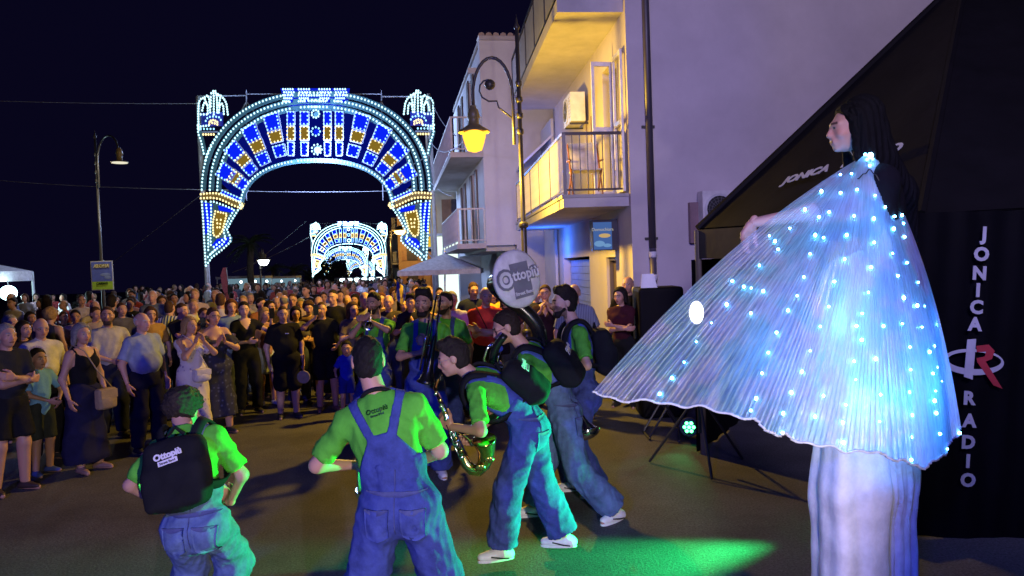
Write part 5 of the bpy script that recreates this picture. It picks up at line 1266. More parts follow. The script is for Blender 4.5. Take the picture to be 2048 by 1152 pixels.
# ------------------------------------------------------------------ stage lamps, stands, black case
def par_can(loc, aim, label, gm, r=0.10):
    b = np.asarray(loc, float); rt = empty('stage_lamp', b, label, 'stage lamp', 'stage lamps on the ground'); d = unit(aim)
    c = b+V(0, 0, 0.20 if r > 0.1 else 0.17)
    q = MB(); q.lathe(c-d*0.10, [(r*0.5, -0.06), (r*0.95, -0.02), (r, 0.02), (r, 0.20), (r*1.06, 0.20), (r*1.06, 0.215), (r*0.93, 0.215), (r*0.93, 0.19)], d, 18); rel(q.build('housing', dark_metal, smooth=False), rt)
    q = MB(); q.lathe(c+d*0.085, [(r*0.93, 0), (r*0.93, 0.004)], d, 18); rel(q.build('lens_plate', mat('glow', (0.02, 0.8, 0.10), power=1.0)), rt)
    x = unit(np.cross(d, V(0, 0, 1))); y = np.cross(x, d)
    for (u, w_) in [(0, 0)]+[(0.5*math.cos(k*math.pi/3), 0.5*math.sin(k*math.pi/3)) for k in range(6)]:
        q = MB(); q.lathe(c+d*0.092+(x*u+y*w_)*r, [(r*0.2, 0), (r*0.17, 0.008)], d, 10); rel(q.build('led', gm), rt)
    for sg in (-1, 1):
        q = MB(); q.bar(c+x*sg*(r+0.015), b+x*sg*(r+0.015)+V(0, 0, 0.0), 0.012, 0.03); rel(q.build('bracket', dark_metal), rt)
        q = MB(); q.bar(b+x*sg*(r+0.015)-d*0.1+V(0, 0, 0.006), b+x*sg*(r+0.015)+d*0.1+V(0, 0, 0.006), 0.012, 0.03); rel(q.build('foot', dark_metal), rt)
    return c+d*0.12
gp = P(1379, 880, dG(1379, 882)); gp[2] = 0
GC = par_can(gp, V(-0.25, -1, 0.12), 'small green stage lamp on the ground under the cape', mat('glow', (0.06, 1.0, 0.22), power=14))
spot('green_can_light', GC-V(0, 0.03, 0), GC+V(-0.6, -1, 0.2), 14, (0.03, 1.0, 0.25), 70, 0.5, 0.05)
gp2 = V(2.62, 5.38, 0)
GC2 = par_can(gp2, V(-1, 0.02, 0.10), 'second green stage lamp hidden behind the white trousers', mat('glow', (0.06, 1.0, 0.22), power=14), r=0.11)
GREEN = spot('green_side_light', GC2+V(-0.03, 0, 0.0), V(-0.8, 4.5, 0.68), 2700, (0.01, 1.0, 0.20), 47, 0.55, 0.05)
# white flood on a tripod behind the cape
fl_ = P(1393, 625, 7.2); fr_ = empty('flood_lamp', V(fl_[0], fl_[1], 0), 'white flood lamp on a tripod stand shining through the cape', 'flood lamp')
q = MB(); q.tube([V(fl_[0], fl_[1], 0.35), fl_-V(0, 0, 0.12)], 0.018, 8); rel(q.build('pole', dark_metal), fr_)
for k in range(3):
    a = 0.5+k*2.094; e = V(fl_[0]+0.55*math.cos(a), fl_[1]+0.45*math.sin(a), 0.015); q = MB(); q.tube([V(fl_[0], fl_[1], 0.75), e], 0.014, 6); rel(q.build('leg', dark_metal), fr_)
q = MB(); q.box(fl_+V(0, 0.05, 0), (0.19, 0.06, 0.26)); rel(q.build('housing', dark_metal), fr_)
q = MB(); q.ball(fl_, (0.072, 0.02, 0.115), 14, 8); rel(q.build('lamp_glass', mat('glow', (0.95, 0.95, 1.0), power=9), smooth=True), fr_)
# dark folding cross-leg stand beside it
st0 = P(1330, 868, dG(1330, 872)); st0[2] = 0; sr = empty('cross_stand', st0, 'dark folding cross-legged stand left of the green lamp', 'stand')
for dy in (-0.18, 0.18):
    for sg in (-1, 1):
        q = MB(); q.tube([st0+V(-0.22*sg, dy+0.02*sg, 0.02), st0+V(0.22*sg, dy+0.02*sg, 0.72)], 0.014, 6); rel(q.build('leg', dark_metal), sr)
for x, z in ((-0.22, 0.72), (0.22, 0.72), (-0.22, 0.02), (0.22, 0.02)):
    q = MB(); q.tube([st0+V(x, -0.22, z), st0+V(x, 0.22, z)], 0.014, 6); rel(q.build('crossbar', dark_metal), sr)
bc = P(1327, 700, 9.5); br_ = empty('equipment_case', V(bc[0], bc[1], 0), 'tall black covered equipment case left of the tent', 'case')
zt = P(1327, 574, 9.5)[2]; q = MB(); q.box((bc[0], bc[1]+0.3, zt/2), (0.60, 0.55, zt)); o = rel(q.build('cover', tc_), br_)
bv = o.modifiers.new('b', 'BEVEL'); bv.width = 0.05; bv.segments = 3
for k in range(2):
    q = MB(); q.bar((bc[0]-0.31, bc[1]+0.12+k*0.3, 0.5), (bc[0]-0.31, bc[1]+0.12+k*0.3, 0.75), 0.02); rel(q.build('handle', iron), br_)
nb = P(1298, 573, 9.5); nr = empty('notice_card', nb, 'small white notice card standing on the black equipment case', 'notice')
q = MB(); q.prism([nb+V(-0.10, 0.05, -0.02), nb+V(0.12, 0.05, -0.02), nb+V(0.085, 0.10, 0.165), nb+V(-0.07, 0.10, 0.165)], V(0, 0.01, 0)); rel(q.build('card', white_paint), nr)
for k in range(4):
    q = MB(); wq = (0.05, 0.075, 0.07, 0.05)[k]; q.box(nb+V(0.005, 0.077-0.012+0.012*(3-k), 0.12-k*0.035), (wq*2*0.9, 0.004, 0.012)); rel(q.build('print_line', mat('paint', (0.12, 0.12, 0.16))), nr)
bn = empty('bench', F(-0.5, 1.0, 0.17+0.07), 'low bench with white boards against the lavender wall', 'bench')
for k in range(3):
    q = MB(); fbox(q, -0.75, -0.15, 0.25+k*0.2, 0.42+k*0.2, 0.62, 0.67); rel(q.build('plank', mat('paint', (0.45, 0.38, 0.4))), bn)
for k in range(2):
    q = MB(); fbox(q, -0.7+k*0.45, -0.62+k*0.45, 0.3, 0.8, 0.24, 0.62); rel(q.build('leg', white_paint), bn)

# ------------------------------------------------------------------ stilt walker
DS = 3.4
neck = P(1742, 338, DS); pelv = neck+V(0.05, 0.02, -0.55)
Js = pose(h=1.80, pelvis=pelv, neck=neck, fwd=(-1, 0.15, 0), wl=P(1720, 640, DS-0.05), wr=P(1505, 446, 3.60), hdir=V(-1, 0.12, -0.03), head=P(1702, 258, DS-0.02), fem=True,
          al=pelv+V(-0.17, -0.12, -0.80), ar=pelv+V(-0.06, 0.10, -0.80), el_r=V(0, 0.3, -1), el_l=V(0.6, -0.4, -0.4), tl=V(-0.15, 0, -1), tr=V(-0.15, 0, -1))
Js['hs'] = 0.93
Js['hand'] = {'r': dict(d=V(-0.50, -0.10, -0.86), pn=V(0.55, -0.75, -0.3), th=V(0.5, -0.6, -0.2), curl=0.45, spread=0.12), 'l': dict(curl=0.8, d=V(-0.7, -0.2, 0.5))}
stilt = person('woman on hidden stilts in a glowing cape and wide white trousers, seen from behind', Js, dict(skin=(0.52, 0.29, 0.22), brow=(0.10, 0.055, 0.045), hair='long', hairc=(0.003, 0.0026, 0.003), top=('tee', mat('fabric', (0.010, 0.009, 0.012))), res_=0, hres=0.005, handres=0.005, cres=0.010), root_loc=(pelv[0], pelv[1], 0), res=0.012)
srl = V(pelv[0], pelv[1], 0)
# long loose hair down the back
B = Blob(0.012); Rh = Js['R']; hc_ = Js['head']
def W_(x, y, z): return hc_+Rh@V(x, y, z)
B.cone(W_(0, -0.05, 0.06), W_(0.0, -0.11, -0.16), 0.095, 0.085); B.cone(W_(0, -0.11, -0.16), P(1800, 390, DS+0.02), 0.085, 0.075); B.cone(P(1795, 380, DS+0.02), P(1812, 470, DS+0.08), 0.070, 0.055)
B.cone(W_(0.05, -0.02, 0.04), W_(0.075, -0.05, -0.14), 0.05, 0.04); B.cone(W_(-0.05, -0.02, 0.04), W_(-0.075, -0.05, -0.14), 0.05, 0.04)
hv, hq = B.mesh(0.008, disp=lambda v: 0.004*np.sin(v[:, 0]*170+v[:, 1]*150+3*np.sin(v[:, 2]*9))+0.002*np.sin(v[:, 0]*390))
mesh_np('long_hair', hv-srl, hq, mat('hair', (0.003, 0.0026, 0.003)), stilt)
# wide white trousers reaching the ground over the stilts
B = Blob(0.03); wt = mat('fabric', (0.74, 0.74, 0.76))
hz = pelv+V(-0.02, 0, 0.02)
for (bx_, by_, tx, ty) in ((-0.235, -0.13, -0.15, -0.07), (0.02, 0.10, 0.02, 0.07)):
    kn_ = hz+V((bx_+tx)*0.5-0.01, (by_+ty)*0.5, -0.95); an_ = V(hz[0]+bx_, hz[1]+by_, 0.0)
    B.cone(hz+V(tx, ty, 0), kn_, 0.13, 0.155); B.cone(kn_, an_, 0.155, 0.165)
B.cut.append((V(0, 0, 0.012), V(0, 0, -1)))
def fold(v):
    a = np.arctan2(v[:, 1]-hz[1], v[:, 0]-hz[0]); z = v[:, 2]
    return 0.012*np.sin(a*7+0.6*np.sin(z*1.7))+0.012*np.sin(a*13+z*0.5+2)+0.007*np.sin(a*23+z*0.4+1)+0.004*np.sin(z*13+a*3)*np.exp(-((z-1.0)/0.2)**2)+0.0015*np.sin(z*31+a*9)
wv, wq_ = B.mesh(0.012, disp=fold); mesh_np('trousers', wv-srl, wq_, wt, stilt)
# the cape
NK = P(1733, 318, DS-0.10)
rim = [(1175, 783, 3.38), (1225, 797, 3.30), (1310, 806, 3.20), (1375, 812, 3.12), (1440, 822, 3.05), (1495, 836, 2.98), (1535, 864, 2.93), (1572, 872, 2.91), (1640, 893, 2.90), (1700, 903, 2.91), (1745, 905, 2.93), (1790, 915, 2.96), (1822, 932, 2.99), (1865, 925, 3.06), (1903, 908, 3.15), (1908, 885, 3.24), (1918, 862, 3.34), (1900, 845, 3.45), (1880, 850, 3.62)]
rimp = np.array([P(*r) for r in rim]); tt = np.linspace(0, 1, len(rim))
NU, NV = 460, 70; PLE = 92
uu = np.linspace(0, 1, NU+1); vv = np.linspace(0, 1, NV+1)
H_ = np.stack([np.interp(uu, tt, rimp[:, i]) for i in range(3)], 1)
ker = np.hanning(31); ker /= ker.sum(); Hp = np.stack([np.convolve(np.pad(H_[:, i], 15, mode='edge'), ker, 'valid') for i in range(3)], 1)
capeV = np.zeros((NU+1, NV+1, 3))
vm = NK+0.0
for i, u in enumerate(uu):
    ang = -0.6+3.4*u; n0 = NK+V(-0.05*math.cos(ang), -0.045*math.sin(max(0, min(3.14, ang))), -0.012*math.sin(u*9))
    h_ = Hp[i]
    for j, v in enumerate(vv):
        p = n0*(1-v)+h_*v; b4 = 4*v*(1-v)
        lift = max(0, 1-u/0.30); p = p+V(0, 0, 0.085*lift*b4)+V(0.035*max(0, (u-0.6)/0.4)*b4, -0.05*math.sin(math.pi*min(1, u*1.1))*b4, 0.03*b4*(1-lift)*0)
        p = p+V(0.10, 0, 0.02)*(max(0, (u-0.72)/0.28)*b4*0.55)
        fl2 = v**0.8*(0.011+0.006*math.sin(u*23)); ph = u*PLE*2*math.pi
        p = p+V(0.35, -0.9, 0.1)*fl2*(0.75*math.sin(ph)+0.25*math.sin(ph*2.3+1))+V(0, 0, 0.006*v**6*math.sin(u*71)+0.006*v**6*math.sin(u*133+1))
        p = p+V(0.02, -0.05, 0)*0.9*v**2*math.sin(u*19+2*v)*0.6
        capeV[i, j] = p
cv = capeV.reshape(-1, 3); ci = np.arange((NU+1)*(NV+1)).reshape(NU+1, NV+1)
cq = np.stack([ci[:-1, :-1], ci[1:, :-1], ci[1:, 1:], ci[:-1, 1:]], -1).reshape(-1, 4)
cm = bpy.data.materials.new('iridescent_cloth'); cm.use_nodes = True; nt = cm.node_tree; N_, L_ = nt.nodes, nt.links; bs = N_['Principled BSDF']
at = N_.new('ShaderNodeAttribute'); at.attribute_name = 'Col'; sx = N_.new('ShaderNodeSeparateColor'); L_.new(at.outputs['Color'], sx.inputs[0])
cb_ = N_.new('ShaderNodeCombineXYZ')
mu = N_.new('ShaderNodeMath'); mu.operation = 'MULTIPLY'; mu.inputs[1].default_value = 190; L_.new(sx.outputs[0], mu.inputs[0]); L_.new(mu.outputs[0], cb_.inputs[0])
mv = N_.new('ShaderNodeMath'); mv.operation = 'MULTIPLY'; mv.inputs[1].default_value = 9; L_.new(sx.outputs[1], mv.inputs[0]); L_.new(mv.outputs[0], cb_.inputs[1])
nz = N_.new('ShaderNodeTexNoise'); nz.inputs['Scale'].default_value = 1.0; nz.inputs['Detail'].default_value = 5; nz.inputs['Roughness'].default_value = 0.65; L_.new(cb_.outputs[0], nz.inputs['Vector'])
tco = N_.new('ShaderNodeTexCoord'); nz2 = N_.new('ShaderNodeTexNoise'); nz2.inputs['Scale'].default_value = 5; nz2.inputs['Detail'].default_value = 3; L_.new(tco.outputs['Object'], nz2.inputs['Vector'])
rp = N_.new('ShaderNodeValToRGB'); L_.new(nz2.outputs[0], rp.inputs[0]); el = rp.color_ramp.elements
el[0].position = 0.3; el[0].color = (0.34, 0.60, 0.90, 1); el[1].position = 0.7; el[1].color = (0.66, 0.62, 0.84, 1)
for pos, c_ in ((0.42, (0.36, 0.74, 0.80, 1)), (0.52, (0.66, 0.74, 0.88, 1)), (0.60, (0.54, 0.62, 0.92, 1))):
    e_ = el.new(pos); e_.color = c_
L_.new(rp.outputs[0], bs.inputs['Base Color'])
bs.inputs['Roughness'].default_value = 0.28; bs.inputs['Metallic'].default_value = 0.25; bs.inputs['Thin Film Thickness'].default_value = 420; bs.inputs['Thin Film IOR'].default_value = 1.45
bp = N_.new('ShaderNodeBump'); bp.inputs['Strength'].default_value = 0.9; bp.inputs['Distance'].default_value = 0.012; L_.new(nz.outputs[0], bp.inputs['Height']); L_.new(bp.outputs[0], bs.inputs['Normal'])
trl = N_.new('ShaderNodeBsdfTranslucent'); trl.inputs[0].default_value = (0.75, 0.80, 0.90, 1); L_.new(bp.outputs[0], trl.inputs['Normal'])
m1 = N_.new('ShaderNodeMixShader'); m1.inputs[0].default_value = 0.40; L_.new(bs.outputs[0], m1.inputs[1]); L_.new(trl.outputs[0], m1.inputs[2])
tpn = N_.new('ShaderNodeBsdfTransparent'); tpn.inputs[0].default_value = (0.85, 0.9, 1, 1); m2 = N_.new('ShaderNodeMixShader')
mr = N_.new('ShaderNodeMapRange'); mr.inputs[1].default_value = 0.32; mr.inputs[2].default_value = 0.68; mr.inputs[3].default_value = 0.06; mr.inputs[4].default_value = 0.42; L_.new(nz.outputs[0], mr.inputs[0])
ma_ = N_.new('ShaderNodeMapRange'); ma_.inputs[1].default_value = 0.15; ma_.inputs[2].default_value = 0.6; ma_.inputs[3].default_value = 0.30; ma_.inputs[4].default_value = 0.0; L_.new(sx.outputs[0], ma_.inputs[0])
ad_ = N_.new('ShaderNodeMath'); ad_.operation = 'ADD'; L_.new(mr.outputs[0], ad_.inputs[0]); L_.new(ma_.outputs[0], ad_.inputs[1]); L_.new(ad_.outputs[0], m2.inputs[0]); L_.new(m1.outputs[0], m2.inputs[1]); L_.new(tpn.outputs[0], m2.inputs[2]); L_.new(m2.outputs[0], N_['Material Output'].inputs[0])
cape = empty('glowing_cape', NK, 'pleated iridescent cape studded with white-blue lamps, spread by the stilt walker', 'cape')
cc_ = np.zeros((len(cv), 3)); cc_[:, 0] = np.repeat(uu, NV+1); cc_[:, 1] = np.tile(vv, NU+1)
rel(mesh_np('pleated_cloth', cv, cq, cm, cols=cc_), cape)
hemq = MB(); hemq.tube([capeV[i, NV]+V(0, -0.004, 0) for i in range(0, NU+1, 2)], 0.006, 5); rel(hemq.build('hem', mat('fabric', (0.65, 0.7, 0.75)), smooth=True), cape)
wp = MB(); wp.tube([capeV[int(NU*t), int(NV*(0.10+0.03*math.sin(t*9)))]+V(0, -0.02, 0) for t in np.linspace(0.35, 0.93, 16)], 0.0025, 5); rel(wp.build('lead', dark_metal), cape)
led = [(615, 203), (643, 197), (702, 199), (572, 242), (617, 247), (657, 240), (698, 250), (724, 273), (533, 283), (590, 293), (650, 294), (697, 306), (745, 300), (763, 297), (765, 314), (500, 325), (558, 343), (578, 347), (630, 346), (743, 327), (770, 352), (697, 360), (740, 386), (470, 375), (447, 348), (545, 388), (627, 403), (690, 420), (775, 407), (752, 444), (425, 418), (529, 444), (603, 455), (803, 456), (388, 463), (405, 465), (513, 487), (682, 475), (768, 497), (800, 513), (815, 510), (348, 507), (403, 532), (490, 524), (590, 513), (669, 528), (840, 555), (765, 553), (312, 551), (466, 570), (568, 564), (668, 588), (813, 565), (277, 596), (447, 622), (545, 617), (651, 640), (782, 610), (838, 607), (828, 620), (845, 656), (246, 646), (431, 676), (527, 670), (653, 690), (784, 662), (835, 670), (843, 715), (217, 687), (190, 719), (416, 727), (501, 716), (631, 745), (780, 720), (842, 740), (408, 758), (483, 766), (622, 791), (783, 772), (868, 783), (480, 811), (624, 836), (783, 822), (853, 815), (897, 812), (877, 851), (785, 873), (846, 765), (855, 690), (360, 455), (566, 300), (462, 362), (433, 478), (655, 560), (716, 560), (700, 640), (715, 720), (712, 790), (575, 725), (560, 770)]
wv_ = capeV.reshape(-1, 3)-V(0, 0, CAM_H); dep = wv_@fwd; ppx = 1024+F_PX*(wv_@RT)/dep; ppy = 576-F_PX*(wv_@UP)/dep
emitm = mat('glow', (0.14, 0.52, 1.0), power=45, samp='AUTO'); me = None; lr = random.Random(4)
for (a, b) in led:
    X, Y = 1160+a/1.1847, 180+b/1.1847; i = np.argmin((ppx-X)**2+(ppy-Y)**2+((np.tile(vv, NU+1) < 0.03)*1e6)); p = wv_[i]+V(0, 0, CAM_H); p = p+unit(V(0, 0, CAM_H)-p)*0.016
    if me is None:
        q = MB(); q.ball((0, 0, 0), 0.0060, 8, 6); o = q.build('lamp_bead', emitm, smooth=True); me = o.data
    else: o = bpy.data.objects.new('lamp_bead', me); COL.objects.link(o)
    o.parent = cape; o.location = tuple(p-NK); sc_l = lr.uniform(0.72, 1.2); o.scale = (sc_l, sc_l, sc_l*lr.uniform(0.8, 1.3))
# bright clasp at the neck
q = MB()
for k in range(5):
    a = k*1.2566; q.ball(NK+V(0.020*math.sin(a), -0.03, 0.020*math.cos(a)+0.01), 0.007, 8, 6)
q.ball(NK+V(0, -0.035, 0.01), 0.014, 8, 6); q.ball(NK+V(-0.005, -0.04, -0.035), 0.008, 8, 6)
rel(q.build('star_clasp', emitm, smooth=True), cape)
for (a, b, pw) in ((0.72, 0.78, 11), (0.80, 0.45, 8), (0.62, 0.85, 10), (0.88, 0.85, 6), (0.55, 0.25, 5), (0.70, 0.25, 5), (0.84, 0.62, 5), (0.50, 0.60, 6), (0.35, 0.80, 4)):
    p = capeV[int(a*NU), int(b*NV)]; point('cape_light', p+V(-0.02, 0.20, 0), pw, (0.04, 0.28, 1.0), 0.10)
# ------------------------------------------------------------------ the street band
green = mat('fabric', (0.10, 0.44, 0.045)); denim = mat('denim', (0.050, 0.072, 0.27)); denim_l = mat('denim', (0.10, 0.15, 0.32)); black_c = mat('fabric', (0.012, 0.012, 0.015))
SK = (0.52, 0.29, 0.21); SK2 = (0.46, 0.25, 0.17); DKH = (0.014, 0.010, 0.009)
brass = mat('metal', (0.85, 0.55, 0.18), rough=0.18); silver = mat('metal', (0.80, 0.80, 0.82), rough=0.16); ebony = mat('paint', (0.012, 0.012, 0.012), rough=0.25)
wlogo = mat('paint', (0.72, 0.72, 0.76)); glogo = mat('paint', (0.02, 0.13, 0.02))
BAND = 'street band players in green shirts and dungarees'
def base_st(**k):
    d = dict(skin=SK, hairc=DKH, top=('tee', green), bottom=('dungarees', denim), shoes=(0.80, 0.80, 0.80), sole=(0.8, 0.8, 0.8), g=0.93, swoosh=(0.012, 0.012, 0.014), cres=0.0112, bibres=0.0085, wr=0.0075, ws=2.1, loose=0.020, flare=0.02, hres=0.006, handres=0.005, shoeres=0.008)
    d.update(k); return d
def gnd(px, py):
    p = P(px, py, dG(px, py)); return p
def backpack(label, J, off_up, size, tilt=0.0, logo=True, sub_=None, push=0.0, side=0.0):
    T = J['T']; nk = J['neck']; up = T[:, 2]; out = -T[:, 1]; w, h_, dp = size
    c = nk-up*off_up+out*(0.13+dp/2+push)+T[:, 0]*side
    R = np.column_stack([T[:, 0], out, up]); rt = empty('backpack', c, label, 'backpack', 'black backpacks worn by the band')
    B = Blob(0.02); B.box(c, R, V(w/2-0.075, max(0.005, dp/2-0.06), h_/2-0.085), 0.065); B.ell(c+out*dp*0.18-up*h_*0.05, R, V(w*0.46, dp*0.48, h_*0.47)); B.box(c+out*dp*0.40-up*h_*0.20, R, V(w*0.36, 0.02, h_*0.20), 0.03)
    v, q = B.mesh(0.012, 0.006, 3); mesh_np('bag_body', v-c, q, black_c, rt)
    m = MB(); m.tube([c+up*(h_/2-0.01)-T[:, 0]*0.05-out*dp*0.2, c+up*(h_/2+0.04)-out*dp*0.2, c+up*(h_/2-0.01)+T[:, 0]*0.05-out*dp*0.2], 0.010, 6); rel(m.build('grab_handle', black_c), rt)
    for sg in (-1, 1):
        sh = J['shr'] if sg > 0 else J['shl']; o = T[:, 0]*sg
        pts = [c+up*(h_/2-0.05)+o*w*0.22-out*dp*0.45, nk+o*0.115+up*0.035+out*0.075, nk+o*0.12+up*0.055-out*0.0, nk+o*0.125+up*0.01-out*0.10, nk+o*0.13-up*0.12-out*0.150, nk+o*0.155-up*0.26-out*0.115, nk+o*0.180-up*0.32-out*0.0, c-up*(h_/2-0.10)+o*w*0.34-out*dp*0.35]
        m = MB(); P2 = np.array(pts); n = 26; t = np.linspace(0, len(pts)-1, n); sm = np.stack([np.interp(t, range(len(pts)), P2[:, i]) for i in range(3)], 1)
        k = np.array([.25, .5, .25])
        for _ in range(4): sm[1:-1] = sm[:-2]*.25+sm[1:-1]*.5+sm[2:]*.25
        vs = []; 
        for i in range(n):
            tg = unit(sm[min(i+1, n-1)]-sm[max(i-1, 0)]); rad = sm[i]-(nk-up*0.12); rad = unit(rad-tg*np.dot(rad, tg)); wd = np.cross(tg, rad)
            vs += [sm[i]-wd*0.028, sm[i]+wd*0.028, sm[i]+wd*0.028+rad*0.014, sm[i]-wd*0.028+rad*0.014]
        fs = [(4*i+a, 4*i+(a+1) % 4, 4*i+4+(a+1) % 4, 4*i+4+a) for i in range(n-1) for a in range(4)]
        m.add(vs, fs); rel(m.build('shoulder_strap', black_c, smooth=True), rt)
    if logo:
        lc = c+out*(dp*0.66+0.012)+up*h_*(0.22); lx = -T[:, 0]; lx = lx if True else lx
        lx = np.cross(up, out)
        pl = unit(lx+up*0.12); pu = unit(up-pl*np.dot(up, pl))
        # the printed mark lies on the bulging face: find the surface under it
        d2 = np.linalg.norm((v-lc)-np.outer((v-lc)@out, out), axis=1); near = v[d2 < 0.05]; lc = lc+out*((near-lc)@out).max()+out*0.004
        o = text_mesh('printed_name', 'Ottopiù', 0.046, lc, pl, pu, wlogo, bold=0.0025, extrude=0.0015); rel(o, rt)
        m = MB(); m.prism([lc-pu*0.022-pl*0.06-out*0.002, lc-pu*0.022+pl*0.045-out*0.002, lc-pu*0.048+pl*0.045-out*0.002, lc-pu*0.048-pl*0.06-out*0.002], out*0.003); rel(m.build('printed_bar', wlogo), rt)
        m2 = text_mesh('printed_line', 'Street Band', 0.018, lc-pu*0.036+out*0.0026-pl*0.008, pl, pu, mat('paint', (0.015, 0.015, 0.018)), bold=0.0004, extrude=0.0008); rel(m2, rt)
    return rt
def tee_logo(J, root, col, y=0.045):
    T = J['T']; up = T[:, 2]; out = -T[:, 1]; c = J['neck']-up*y+out*0.115; sh = [o for o in root.children if o.name.startswith('shirt')][0]
    n = len(sh.data.vertices); a = np.empty(n*3, np.float32); sh.data.vertices.foreach_get('co', a); v = a.reshape(-1, 3)+J['rl']
    lx = np.cross(up, out)
    for s_, sz, dz in (('Ottopiù', 0.034, 0.0), ('Street Band', 0.014, -0.024)):
        o = text_mesh('printed_name', s_, sz, V(0, 0, 0), V(1, 0, 0), V(0, 1, 0), col, bold=0.0012, extrude=0.0004)
        m = o.data; k = len(m.vertices); b = np.empty(k*3, np.float32); m.vertices.foreach_get('co', b); b = b.reshape(-1, 3)
        w = c+np.outer(b[:, 0], unit(lx+up*0.10))+np.outer(b[:, 1]+dz, up); res = np.empty_like(w)
        for i in range(k):                                   # press the print onto the cloth
            dd = (v-w[i]); lat = dd-np.outer(dd@out, out); r2 = (lat**2).sum(1); r2 = np.where(dd@out < -0.12, 9, r2); jn = np.argsort(r2)[:3]
            res[i] = w[i]+out*(((v[jn]-w[i])@out).max()+0.004)
        m.vertices.foreach_set('co', (res-J['rl']).astype(np.float32).ravel()); m.update(); o.parent = sh
def press(root, cloth, name, c, lx, up, out, poly, m, lift=0.005, n=10):
    """a sewn-on patch: a small grid laid onto the cloth below it"""
    J_ = root; k = len(cloth.data.vertices); a = np.empty(k*3, np.float32); cloth.data.vertices.foreach_get('co', a); v = a.reshape(-1, 3)+np.array(root.location)
    poly = np.array(poly); ys = np.linspace(0, 1, n); vs = []
    (xl0, y0), (xr0, _), (xr1, y1), (xl1, _) = poly
    for t in ys:
        for u in np.linspace(0, 1, n):
            x = (xl0+(xr0-xl0)*u)*(1-t)+(xl1+(xr1-xl1)*u)*t; y = y0+(y1-y0)*t-0.02*math.sin(math.pi*u)*(t > 0.99)
            w = c+lx*x+up*y; dd = v-w; h = dd@out; r2 = (dd**2).sum(1)-h*h; r2 = np.where(h < -0.16, 9, r2); jn = np.argpartition(r2, 4)[:4]
            vs.append(w+out*(h[jn].max()+lift))
    vs = np.array(vs)-np.array(root.location); q = np.array([(i*n+j, i*n+j+1, (i+1)*n+j+1, (i+1)*n+j) for i in range(n-1) for j in range(n-1)])
    if np.dot(np.cross(vs[1]-vs[0], vs[n]-vs[0]), out) < 0: q = q[:, ::-1]
    b = len(vs); rim = [0*n+j for j in range(n)]+[i*n+n-1 for i in range(1, n)]+[(n-1)*n+j for j in range(n-2, -1, -1)]+[i*n for i in range(n-2, 0, -1)]
    sk = np.array([(rim[i], b+rim[i], b+rim[(i+1) % len(rim)], rim[(i+1) % len(rim)]) for i in range(len(rim))])
    o = mesh_np(name, np.concatenate([vs, vs-out*0.012]), np.concatenate([q, sk]), m, cloth); return o
def part_of(root, nm): return [o for o in root.children if o.name.split('.')[0] == nm][0]
pocket_m = mat('denim', (0.056, 0.08, 0.29)); pocket_l = mat('denim', (0.11, 0.165, 0.34)); seam_m = mat('fabric', (0.085, 0.10, 0.24))
def pockets(root, J, m, out=None, spots=((-0.085, -0.03), (0.085, -0.03)), wd=0.062, ht=0.135):
    H = J['H']; out = -H[:, 1] if out is None else out; lx = np.cross(V(0, 0, 1), out); cl = part_of(root, 'dungarees'); s = J['s']
    for x, z in spots:
        c = J['pelvis']+lx*x*s+V(0, 0, z*s)
        o = press(root, cl, 'pocket', c, lx, V(0, 0, 1), out, [(-wd, 0.03), (wd, 0.03), (wd*0.9, 0.03-ht), (-wd*0.9, 0.03-ht)], m, 0.006)
        press(root, cl, 'pocket_hem', c, lx, V(0, 0, 1), out, [(-wd, 0.032), (wd, 0.032), (wd, 0.026), (-wd, 0.026)], seam_m, 0.008, 8)
    press(root, cl, 'yoke_seam', J['pelvis']+V(0, 0, 0.075*s), lx, V(0, 0, 1), out, [(-0.15, 0.002), (0.15, 0.002), (0.15, -0.0025), (-0.15, -0.0025)], seam_m, 0.003, 20)
    press(root, cl, 'middle_seam', J['pelvis'], lx, V(0, 0, 1), out, [(-0.002, 0.18), (0.002, 0.18), (0.002, -0.10), (-0.002, -0.10)], seam_m, 0.003, 20)
# --- drummer at the left, seen from behind, backpack
D1 = 3.95
J = pose(h=1.68, pelvis=P(394, 1045, D1), neck=P(372, 866, D1+0.13), fwd=(-0.06, 1, 0), wl=P(318, 1008, D1+0.30), wr=P(462, 1002, D1+0.30), el_l=V(-1, -0.1, -0.75), el_r=V(1, -0.1, -0.55), head=P(366, 824, D1+0.22), hdir=V(-0.1, 1, -0.45),
         al=V(P(348, 1340, D1)[0], D1, 0.08), ar=V(P(425, 1340, D1)[0], D1+0.05, 0.08), tl=V(-0.2, 1, 0), tr=V(0.2, 1, 0), kn_l=V(-0.1, 1, 0), kn_r=V(0.1, 1, 0))
J['hand'] = {'l': dict(curl=1.0, d=V(0.55, 0.8, 0.1)), 'r': dict(curl=1.0, d=V(-0.6, 0.8, 0.1))}
m1 = person('band player with curly hair and black backpack, seen from behind at lower left', J, base_st(hair='curly', hairc=(0.03, 0.022, 0.018), bottom=('dungarees', denim_l)), group=BAND, res=0.0145)
pockets(m1, J, pocket_l)
backpack('black backpack on the curly-haired player at lower left', J, 0.215, (0.355, 0.40, 0.13), push=-0.035)
